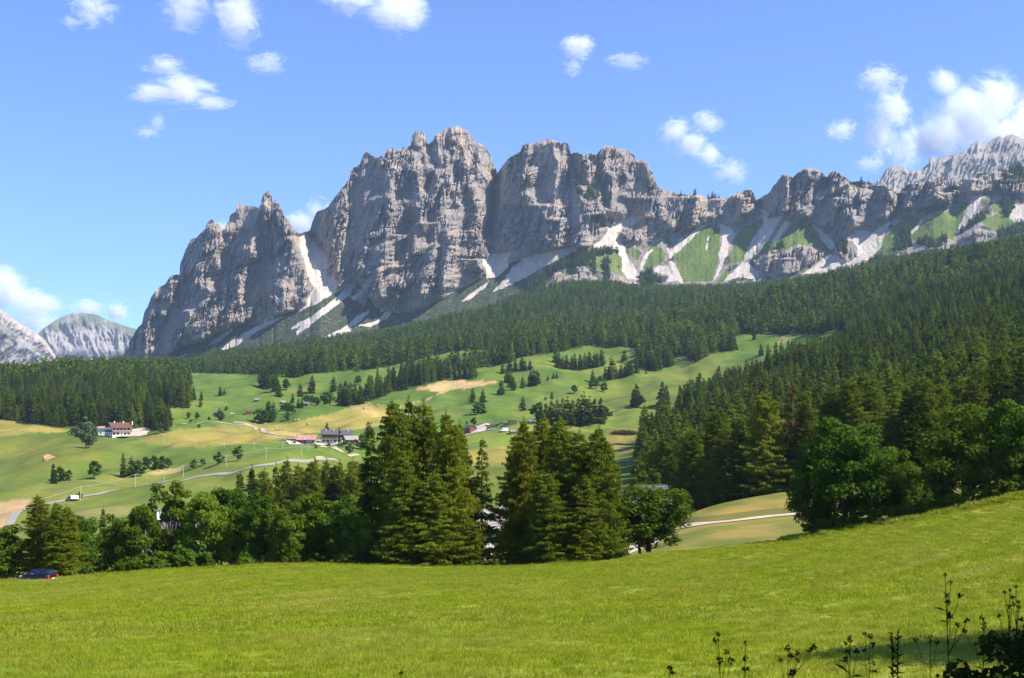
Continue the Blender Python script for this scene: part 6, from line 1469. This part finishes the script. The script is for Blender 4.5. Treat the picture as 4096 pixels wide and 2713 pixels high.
def tarp(loc, w_, d_, h_, mat, label, phi=0):
    r = np.random.default_rng(int(w_ * 100)); n = 12
    g = np.linspace(-1, 1, n); X, Y = np.meshgrid(g * w_ / 2, g * d_ / 2); rr = np.maximum(np.abs(X) / (w_/2), np.abs(Y) / (d_/2))
    Z = h_ * (1 - rr ** 3) + 0.12 * r.normal(0, 1, X.shape) * (rr < .95)
    idx = np.arange(n * n).reshape(n, n); Q = np.stack([idx[:-1, :-1], idx[:-1, 1:], idx[1:, 1:], idx[1:, :-1]], -1).reshape(-1, 4)
    o = link('tarpaulin', new_mesh('tarpaulin', np.stack([X, Y, Z], -1).reshape(-1, 3), Q), mat); o.location = loc; o.rotation_euler = (0, 0, phi)
    return tag(o, label, 'tarpaulin')
tarp(gp(ZC, 1310, 420), 4.4, 2.4, 1.3, M['tarp_green'], 'green tarpaulin covering a heap beside the lumber stacks')
tarp(gp(ZC, 740, 425), 2.2, 1.8, 1.2, M['tarp_blue'], 'light blue tarpaulin behind the red cabin')
tarp(gp(ZF, 300, 615), 2.4, 2.0, 1.4, M['tarp_green'], 'green tarpaulin heap left of the tractor')
def play_frame(loc):
    e = empty('climbing_frame', loc, .3); tag(e, 'grey and red climbing frame on the slope above the trailers', 'climbing frame')
    for sx in (-1.3, 1.3):
        for sy in (-1, 1): MB().tube([(sx + .3 * np.sign(sx), sy, 0), (sx, sy * .3, 2.6)], .09, 6).build('leg', M['car_silver'], e)
    MB().tube([(-1.3, 0, 2.6), (1.3, 0, 2.6)], .09, 6).build('crossbar', M['car_silver'], e); MB().box(-2.6, -1.4, -.5, .5, 1.2, 1.3).build('platform', M['car_red'], e)
    MB().add([(1.4, -.4, 1.9), (1.4, .4, 1.9), (3.6, .4, .1), (3.6, -.4, .1)], [(0, 1, 2, 3)]).build('slide', M['tarp_blue'], e)
play_frame(gp(ZC, 1085, 330))
BALE = None
def bale(U, V, lab, s=1.0):
    global BALE
    if BALE is None:
        mb = MB(); n = 22; rg = [(-.62, .66), (-.6, .74), (-.3, .78), (0, .77), (.3, .78), (.6, .74), (.62, .66)]
        for x, r_ in rg:
            for k in range(n): q = r_ * (1 + RR.uniform(-.03, .03)); mb.v.append((x, q * math.cos(2*PI*k/n), .72 + q * math.sin(2*PI*k/n)))
        for i in range(len(rg) - 1):
            for k in range(n): mb.f.append((i*n+k, i*n+(k+1) % n, (i+1)*n+(k+1) % n, (i+1)*n+k))
        mb.f += [tuple(range(n))[::-1], tuple(range((len(rg)-1)*n, len(rg)*n))]
        BALE = mb.mesh('hay_bale', False); BALE.materials.append(M['hay'])
    p = gpoint(U, V, 500, 1800); o = bpy.data.objects.new('hay_bale', BALE); o.location = p; o.rotation_euler = (0, 0, RR.uniform(0, 3)); o.scale = (s,) * 3; COL.objects.link(o)
    tag(o, lab, 'hay bale', 'hay bales on the yellow field')
for (u, v), lab in zip(ZF([(470, 150), (550, 145), (775, 240), (40, 372), (120, 374), (190, 366)]) + R6([(850, 73), (955, 50)]), ['left bale of the pair at the top field edge', 'right bale of the pair at the top field edge', 'single hay bale below the top field edge', 'first of three bales in a row above the farm', 'middle bale of three in a row above the farm', 'last of three bales in a row above the farm', 'hay bale on the crest of the yellow field', 'hay bale beside the larch tops on the field crest']):
    bale(u, v, lab, 1.25)
def stick_pile(name, U0, U1, V, label, hgt, n):
    a, b = gpoint(U0, V, 500, 1500), gpoint(U1, V, 500, 1500); mb = MB(); r = random.Random(5)
    for i in range(n):
        t = r.random(); c = a.lerp(b, t); hh = hgt * math.sin(PI * min(1, max(0, t))) ** .5 * r.random(); d = Vector((r.gauss(0, 1), r.gauss(0, .6), r.gauss(0, .35))).normalized() * r.uniform(.8, 2.2)
        c = c + Vector((0, r.uniform(-2, 2), hh)); mb.tube([c - d, c + d * .2, c + d], [.09, .12, .04], 4)
    mb.v = [(x - a.x, y - a.y, z - a.z) for x, y, z in mb.v]
    o = mb.build(name, M['brush'], None); o.location = a; return tag(o, label, 'brush pile')
stick_pile('brush_pile', 612, 637, 433.6, 'long heap of reddish brown cut brush on the flat meadow', 1.9, 420)

POLES = [(R5, 190, 800, 862, 'leftmost power pole at the road bend'), (R5, 630, 680, 792, 'power pole beside the box van'), (R5, 1060, 585, 686, 'power pole above the straight stretch of road'), (R5, 1437, 515, 606, 'power pole right of the dirt patch in the field'), (R5, 1773, 438, 526, 'power pole left of the round field tree'),
         (R6, 78, 380, 472, 'power pole between the field trees and the farm'), (R6, 357, 360, 447, 'power pole below the barn'), (R6, 600, 325, 406, 'stout power pole in front of the farmhouse'), (R5, 1287, 560, 640, 'faint pole behind the main power line'), (R5, 1758, 305, 376, 'pole of the upper line on the yellow field'),
         (R5, 1990, 330, 386, 'pole of the upper line near the farm'), (R5, 1535, 280, 350, 'middle pole of the upper line on the yellow field'), (R5, 1287, 275, 346, 'upper line pole right of the chalet yard'), (R6, 210, 320, 386, 'pole left of the farm hut'), (R6, 408, 345, 400, 'thin pole at the barn corner'), (R1, 1493, 1470, 1522, 'pole at the foot of the left wood'), (R1, 1937, 1420, 1512, 'tall pole on the green slope beside the willow')]
tops = []
for win, x, yt, yb, lab in POLES:
    s_ = 8.96 if win is R1 else 7.84
    U, V = win([(x, yb)])[0]; p = gpoint(U, V, 330, 1500); h = (yb - yt) / s_ * p.y / F
    e = empty('utility_pole', p, .15); tag(e, lab, 'utility pole', 'power poles crossing the fields'); h = min(h, 11)
    MB().tube([(0, 0, -.5), (0, 0, h)], [.16, .11], 8).build('shaft', M['pole'], e); MB().box(-.8, .8, -.06, .06, h - .5, h - .36).build('crossarm', M['pole'], e)
    for q in (-.7, 0, .7): MB().tube([(q, 0, h - .36 if q else h), (q, 0, h - .1 if q else h + .2)], .06, 6).build('insulator', M['car_white'], e)
    tops.append(p + Vector((0, 0, h)))
LABW = ['cable sagging from the road bend to the pole by the van', 'cable from the pole by the van up the road', 'cable over the straight stretch of road', 'cable over the dirt patch in the field', 'cable from the field trees towards the farm', 'cable running below the barn', 'cable arriving at the stout pole by the farmhouse']
for i in range(7):
    a, b = tops[i], tops[i + 1]; sag = 0.035 * (a - b).length
    MB().tube([a.lerp(b, t) - Vector((0, 0, 4 * sag * t * (1 - t))) for t in np.linspace(0, 1, 15)], .05, 5).build('power_cable', M['wire'], None)
    o = COL.objects[-1]
for o in [o for o in COL.objects if o.name.startswith('power_cable')]:
    i = int(o.name.split('.')[1]) if '.' in o.name else 0; tag(o, LABW[i], 'cable', 'power cables of the field line')
# ------------------------------------------------------------------ meadow grass, weeds in the foreground, shade trees beside the camera
def grass_patch(seed, n, size, hgt, wid):
    r = np.random.default_rng(seed)
    P = np.stack([r.uniform(-size/2, size/2, n), r.uniform(-size/2, size/2, n), np.full(n, -0.03)], 1)
    A = np.stack([r.normal(0, .45, n), r.normal(0, .45, n), np.ones(n)], 1) * (hgt * r.uniform(.45, 1.3, n))[:, None]
    a = r.uniform(0, PI, n); B = np.stack([np.cos(a), np.sin(a), np.zeros(n)], 1)
    V = np.stack([P - B * wid, P + B * wid, P + A], 1).reshape(-1, 3)
    me = new_mesh(f'grass_patch_{seed}', V, np.arange(3 * n).reshape(-1, 3)); me.materials.append(M['grass_a'])
    return me, None
def build_grass():
    r = np.random.default_rng(5); pts = []; which = []
    y = 17.0
    while y < 128:
        st = 0.85 if y < 45 else 1.25
        xs = np.arange(-0.47 * y - 4, 0.47 * y + 4, st); xs = xs + r.uniform(-.3, .3, len(xs)) * st
        ys = y + r.uniform(-.3, .3, len(xs)) * st
        U = CU + F * xs / ys; k = ys < crest_depth(np.clip(U, -250, 1274)) - 0.5
        pts.append(np.stack([xs, ys, Hz(xs, ys)], 1)[k]); which.append(np.where(ys[k] < 45, r.integers(0, 3, k.sum()), 3 + r.integers(0, 2, k.sum())))
        y += st
    base_n = sum(len(p) for p in pts)
    u = np.where(r.random(900) < .7, r.uniform(-20, 590, 900), r.uniform(800, 1044, 900)); yy = crest_depth(u) + r.uniform(-2.2, 2.5, 900) * r.random(900); xx = yy * (u - CU) / F     # uncut fringe along the far edge
    pts.append(np.stack([xx, yy, Hz(xx, yy)], 1)); which.append(3 + r.integers(0, 2, 900))
    pts = np.concatenate(pts); which = np.concatenate(which); scl = r.uniform(.75, 1.2, len(pts)); scl[base_n:] = r.uniform(.9, 2.6, 900)
    protos = [grass_patch(500 + i, 750, 1.25, .10, .0075) for i in range(3)] + [grass_patch(510 + i, 620, 1.9, .12, .016) for i in range(2)]
    gn_instances('meadow_grass', pts, scl, r.uniform(0, 6.28, len(pts)), which, protos, 'short lime green meadow grass of the near slope', 'grass')
build_grass()

ZW = _zw(650, 550, 6.332)
def weed(Ub, Ut, Vt, Y, heads, label, leaves=5, thick=0.0035, seed=0, spike=False):
    """tall weed gone to seed: stem, side stalks with seed heads, narrow leaves"""
    r = random.Random(seed); xb, xt = Y * (Ub - CU) / F, Y * (Ut - CU) / F; zb = ground(xb, Y); zt = Y * (CV - Vt) / F
    e = empty('weed', (xb, Y, zb)); tag(e, label, 'weed', 'dark weeds gone to seed in the shaded foreground')
    thick *= 0.75
    B, T = Vector((0, 0, -.05)), Vector((xt - xb, 0, zt - zb))
    mid = B.lerp(T, .5) + Vector((r.uniform(-.02, .02), 0, 0))
    stem = MB().tube([B, mid, T], [thick * 1.4, thick, thick * .5], 5)
    hd = []
    for U, V in heads:
        P_ = Vector((Y * (U - CU) / F - xb, r.uniform(-.05, .05), Y * (CV - V) / F - zb)); t = min(.97, max(.3, (P_.z - .12) / max(.2, T.z))); q = B.lerp(mid, t * 2) if t < .5 else mid.lerp(T, t * 2 - 1)
        stem.tube([q, q.lerp(P_, .6) + Vector((0, 0, -.02)), P_], [thick * .6, thick * .5, thick * .4], 4); hd.append(P_)
    stem.build('stem', M['weed'], e)
    for P_ in hd + ([T] if not spike else []):
        mb = MB(); s = r.uniform(.007, .012)
        for k in range(12):
            d = Vector((r.gauss(0, 1), r.gauss(0, 1), r.gauss(0, 1))).normalized(); o1 = d.orthogonal().normalized() * s * .5; c = P_ + d * s * .6
            mb.add([c - o1, c + o1, c + d * s, c + d.cross(o1)], [(0, 1, 2), (0, 2, 3), (1, 3, 2), (0, 3, 1)])
        mb.build('seed_head', M['weed'], e)
    for k in range(leaves):
        t = r.uniform(.12, .9); q = B.lerp(T, t); a = r.uniform(0, 6.28); ln = r.uniform(.04, .13) * (1.1 - .6 * t); d = Vector((math.cos(a), math.sin(a), r.uniform(.2, .8))); sd = Vector((-math.sin(a), math.cos(a), 0)) * ln * .13
        MB().add([q, q + d * ln * .5 + sd, q + d * ln + Vector((0, 0, -ln * .3)), q + d * ln * .5 - sd], [(0, 1, 2), (0, 2, 3)]).build('leaf', M['weed'], e)
    if spike:
        mb = MB()
        for k in range(90):
            t = .35 + .65 * k / 90; q = B.lerp(mid, t * 2) if t < .5 else mid.lerp(T, t * 2 - 1); d = Vector((r.gauss(0, 1), r.gauss(0, 1), .8)).normalized() * .028; o1 = d.orthogonal().normalized() * .007
            mb.add([q - o1, q + o1, q + d], [(0, 1, 2)])
        mb.build('flower_spike', M['weed'], e)
    return e
W_ = lambda pts: ZW(pts)
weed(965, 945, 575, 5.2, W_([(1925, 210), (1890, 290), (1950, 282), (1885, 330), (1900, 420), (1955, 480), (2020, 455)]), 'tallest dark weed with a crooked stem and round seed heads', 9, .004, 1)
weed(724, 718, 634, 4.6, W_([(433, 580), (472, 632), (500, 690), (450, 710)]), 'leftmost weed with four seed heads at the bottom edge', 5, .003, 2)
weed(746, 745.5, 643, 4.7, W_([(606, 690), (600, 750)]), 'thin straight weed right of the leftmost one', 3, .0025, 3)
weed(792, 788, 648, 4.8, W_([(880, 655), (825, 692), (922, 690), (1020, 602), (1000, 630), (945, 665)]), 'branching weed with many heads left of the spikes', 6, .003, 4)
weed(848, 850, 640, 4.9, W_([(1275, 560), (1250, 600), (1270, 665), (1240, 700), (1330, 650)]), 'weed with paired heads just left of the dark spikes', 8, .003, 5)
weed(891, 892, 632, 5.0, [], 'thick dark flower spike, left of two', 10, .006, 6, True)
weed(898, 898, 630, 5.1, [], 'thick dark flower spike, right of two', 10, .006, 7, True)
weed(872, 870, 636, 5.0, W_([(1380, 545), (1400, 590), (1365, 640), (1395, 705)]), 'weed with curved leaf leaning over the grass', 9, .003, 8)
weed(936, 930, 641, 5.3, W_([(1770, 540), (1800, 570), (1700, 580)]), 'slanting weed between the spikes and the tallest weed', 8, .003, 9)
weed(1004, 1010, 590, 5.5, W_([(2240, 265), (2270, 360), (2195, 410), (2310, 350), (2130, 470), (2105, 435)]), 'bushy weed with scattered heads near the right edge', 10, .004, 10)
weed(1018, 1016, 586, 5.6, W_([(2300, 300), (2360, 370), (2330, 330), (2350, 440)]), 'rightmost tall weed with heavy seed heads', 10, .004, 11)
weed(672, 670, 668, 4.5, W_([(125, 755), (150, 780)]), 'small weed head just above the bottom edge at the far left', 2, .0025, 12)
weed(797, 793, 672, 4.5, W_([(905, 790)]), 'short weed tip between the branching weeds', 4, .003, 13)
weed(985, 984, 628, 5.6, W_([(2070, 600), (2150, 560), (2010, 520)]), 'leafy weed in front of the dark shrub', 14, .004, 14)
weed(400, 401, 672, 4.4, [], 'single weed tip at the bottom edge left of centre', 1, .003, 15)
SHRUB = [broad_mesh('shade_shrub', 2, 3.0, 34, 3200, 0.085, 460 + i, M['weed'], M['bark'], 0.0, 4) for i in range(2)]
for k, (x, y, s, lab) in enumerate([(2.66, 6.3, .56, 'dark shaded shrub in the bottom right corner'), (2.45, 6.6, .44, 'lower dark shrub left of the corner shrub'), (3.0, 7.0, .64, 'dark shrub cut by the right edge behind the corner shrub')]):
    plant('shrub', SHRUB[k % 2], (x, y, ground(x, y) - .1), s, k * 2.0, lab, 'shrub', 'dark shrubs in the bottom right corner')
SHADE = broad_mesh('verge_tree', 10, 8.6, 110, 22000, 0.15, 470, M['broad_dark'], M['bark'], 0.12, 2)
plant('broadleaf_tree', SHADE, (8.6, 1.8, ground(8.6, 1.8) - .2), 1.05, 1.0, 'shade tree beside the viewpoint whose shadow covers the foreground weeds', 'tree')
plant('broadleaf_tree', SHADE, (19.4, 25.5, ground(19.4, 25.5) - .2), 1.1, 2.0, 'tree outside the right edge casting the shadow on the near meadow', 'tree')
# ------------------------------------------------------------------ clouds and haze
def mat_cloud(name, lobes, dens, wisp, seed, nscale):
    m, nt, out = nm(name); s = NT(nt)
    p = s.n('ShaderNodeTexCoord').outputs['Object']
    off = s.n('ShaderNodeVectorMath', operation='ADD'); s.l(p, off.inputs[0]); off.inputs[1].default_value = (seed * 3.1, seed * 1.7, seed * 0.9)
    n1 = s.noise(off.outputs[0], nscale, 9, 0.68, 1.1)
    n2 = s.noise(off.outputs[0], nscale * 0.4, 2, 0.5)
    best = None
    for c, r_ in lobes:
        v = s.n('ShaderNodeVectorMath', operation='SUBTRACT'); s.l(p, v.inputs[0]); v.inputs[1].default_value = c
        d = s.n('ShaderNodeVectorMath', operation='DIVIDE'); s.l(v.outputs[0], d.inputs[0]); d.inputs[1].default_value = r_
        ln = s.n('ShaderNodeVectorMath', operation='LENGTH'); s.l(d.outputs[0], ln.inputs[0])
        f = s.math('SUBTRACT', 1.0, ln.outputs['Value'])
        best = f if best is None else s.math('MAXIMUM', best, f)
    v = s.math('ADD', best, s.math('MULTIPLY', s.math('SUBTRACT', n1, 0.52), wisp))
    v = s.math('ADD', v, s.math('MULTIPLY', s.math('SUBTRACT', n2, 0.5), 1.0))
    r = s.ramp(v, [(0.05, 0.0), (0.25, 0.3), (0.6, 1.0)])
    pv = s.n('ShaderNodeVolumePrincipled'); pv.inputs['Color'].default_value = (0.995, 0.995, 1.0, 1); pv.inputs['Anisotropy'].default_value = 0.0
    s.l(s.math('MULTIPLY', r, dens), pv.inputs['Density'])
    s.l(pv.outputs[0], out.inputs['Volume']); return m
def cloud(U, V, wpx, hpx, Y, label, lobes, tau=2.5, wisp=1.5, seed=1, nscale=1.9):
    """cloud spanning wpx x hpx pixels at depth Y; lobes in a unit box"""
    k = Y / F; c = at(U, V, Y); sx, sz = wpx * k / 2, hpx * k / 2; sy = 0.5 * (sx + sz) * 0.7
    me = MB()
    n, m_ = 14, 9
    for i in range(m_ + 1):
        for j in range(n): a, b = PI * i / m_, 2 * PI * j / n; me.v.append((1.25 * math.sin(a) * math.cos(b), 1.25 * math.sin(a) * math.sin(b), 1.25 * math.cos(a)))
    for i in range(m_):
        for j in range(n): me.f.append((i*n+j, (i+1)*n+j, (i+1)*n+(j+1) % n, i*n+(j+1) % n))
    o = me.build('cloud', mat_cloud('cloud_vapour', lobes, tau / sy, wisp, seed, nscale), None); o.location = c; o.scale = (sx, sy, sz)
    return tag(o, label, 'cloud', 'fair weather clouds', 'stuff')
S1 = [((0, 0, 0), (1, 1, 1))]

CL = [ # U, V, width, height (px), depth, optical depth, raggedness, lobes, label
    (88, 12, 62, 44, 7400, 1.4, 2.2, [((0.2, 0, 0.1), (.7, .8, .8)), ((-.45, 0, -.5), (.5, .6, .35))], 'thin wispy cloud at the top left'),
    (212, 14, 110, 72, 7400, 2.0, 2.0, [((-.45, 0, .25), (.5, .7, .75)), ((.45, 0, -.1), (.45, .7, .85)), ((0, 0, .8), (.8, .7, .35))], 'ragged white cloud with a blue hole near the top left'),
    (374, 6, 112, 66, 7400, 2.4, 1.8, [((-.35, 0, .3), (.6, .7, .55)), ((.45, 0, -.1), (.5, .8, .8))], 'white cloud cut by the top edge left of centre'),
    (164, 66, 44, 20, 8200, 0.9, 2.0, S1, 'faint streak of cloud above the long white cloud'),
    (177, 94, 112, 40, 9000, 2.0, 2.0, [((-.35, 0, .1), (.6, .8, .5)), ((.15, 0, .15), (.5, .8, .75)), ((.6, 0, -.45), (.4, .6, .4))], 'long white cloud in the left sky'),
    (150, 127, 40, 28, 9500, 0.9, 2.2, [((-.2, 0, -.4), (.7, .8, .5)), ((.4, 0, .3), (.4, .7, .6))], 'small faint cloud under the long white cloud'),
    (267, 63, 40, 22, 8200, 0.8, 2.0, S1, 'faint slanting wisp right of the ragged cloud'),
    (578, 47, 34, 26, 8000, 1.5, 1.8, S1, 'small puff high in the middle of the sky'), (571, 66, 24, 20, 8000, 0.7, 2.0, S1, 'faint puff under the small high puff'),
    (627, 62, 46, 18, 8000, 0.6, 2.2, S1, 'faint curved wisp right of the small high puff'),
    (691, 144, 74, 56, 11000, 2.2, 1.6, [((-.45, 0, .4), (.5, .8, .5)), ((0, 0, 0), (.55, .8, .5)), ((.5, 0, -.4), (.42, .8, .5))], 'slanting white cloud above the low ridge'),
    (708, 122, 34, 24, 11000, 1.1, 2.0, S1, 'small puff on top of the slanting cloud'), (731, 174, 38, 30, 11800, 0.9, 2.2, S1, 'torn wisp below the slanting cloud'),
    (880, 79, 46, 30, 9600, 1.6, 1.8, S1, 'small white cloud high in the right sky'),
    (886, 124, 62, 74, 11500, 2.2, 1.8, [((.2, 0, .35), (.6, .8, .6)), ((-.2, 0, -.3), (.5, .8, .6))], 'upright white cloud left of the great cumulus'), (842, 131, 34, 24, 11500, 1.2, 2.0, S1, 'small puff left of the upright cloud'), (905, 150, 34, 54, 11800, 0.8, 2.2, S1, 'thin veil right of the upright cloud'),
    (870, 165, 30, 18, 12000, 0.9, 2.0, S1, 'faint puff low under the upright cloud'),
    (972, 118, 124, 104, 13000, 6.0, 1.3, [((0, 0, 0), (.75, .8, .75)), ((.35, 0, .25), (.55, .7, .6)), ((-.45, 0, -.35), (.55, .8, .6)), ((-.45, 0, .7), (.3, .5, .35)), ((.6, 0, -.3), (.4, .6, .6))], 'great bright cumulus above the right hand peak'), (1026, 128, 44, 60, 13200, 2.2, 1.8, S1, 'cumulus edge cut by the right edge'),
    (14, 293, 100, 70, 16500, 5.0, 1.3, [((-.2, 0, .1), (.7, .8, .75)), ((.35, 0, -.35), (.6, .8, .45))], 'bright cumulus low over the far mountains at the left edge'), (30, 322, 70, 26, 16500, 1.4, 1.8, S1, 'hazy cloud base below the left cumulus'),
    (88, 309, 42, 20, 16500, 1.6, 1.8, S1, 'small cloud peeping over the rounded dome'), (118, 312, 24, 20, 16500, 1.7, 1.6, S1, 'little round cloud beside the rock wall'),
    (303, 220, 62, 48, 15000, 2.2, 1.8, [((-.1, 0, -.2), (.7, .8, .6)), ((.5, 0, .45), (.45, .6, .45))], 'white cloud in the notch between spire and main peak'), (220, 228, 20, 16, 15000, 1.2, 1.8, S1, 'tiny cloud behind the pointed side peak'),
]
for i, (U, V, w_, h_, Y, tau, wisp, lobes, lab) in enumerate(CL): cloud(U, V, w_, h_, Y, lab, lobes, tau * 1.0 if tau < 3 else tau * 0.55, wisp * 2.1, i + 1)
def haze(dens, col):
    m, nt, out = nm('haze_air'); s = NT(nt)
    pv = s.n('ShaderNodeVolumePrincipled'); pv.inputs['Color'].default_value = (*col, 1); pv.inputs['Density'].default_value = dens; pv.inputs['Anisotropy'].default_value = 0.15
    s.l(pv.outputs[0], out.inputs['Volume'])
    o = MB().box(-6600, 6600, -400, 10600, -90, 1700).build('haze', m, None); tag(o, 'thin blue summer haze filling the valley air', 'haze', kind='stuff'); return o
haze(3.8e-5, (0.54, 0.73, 1.0))
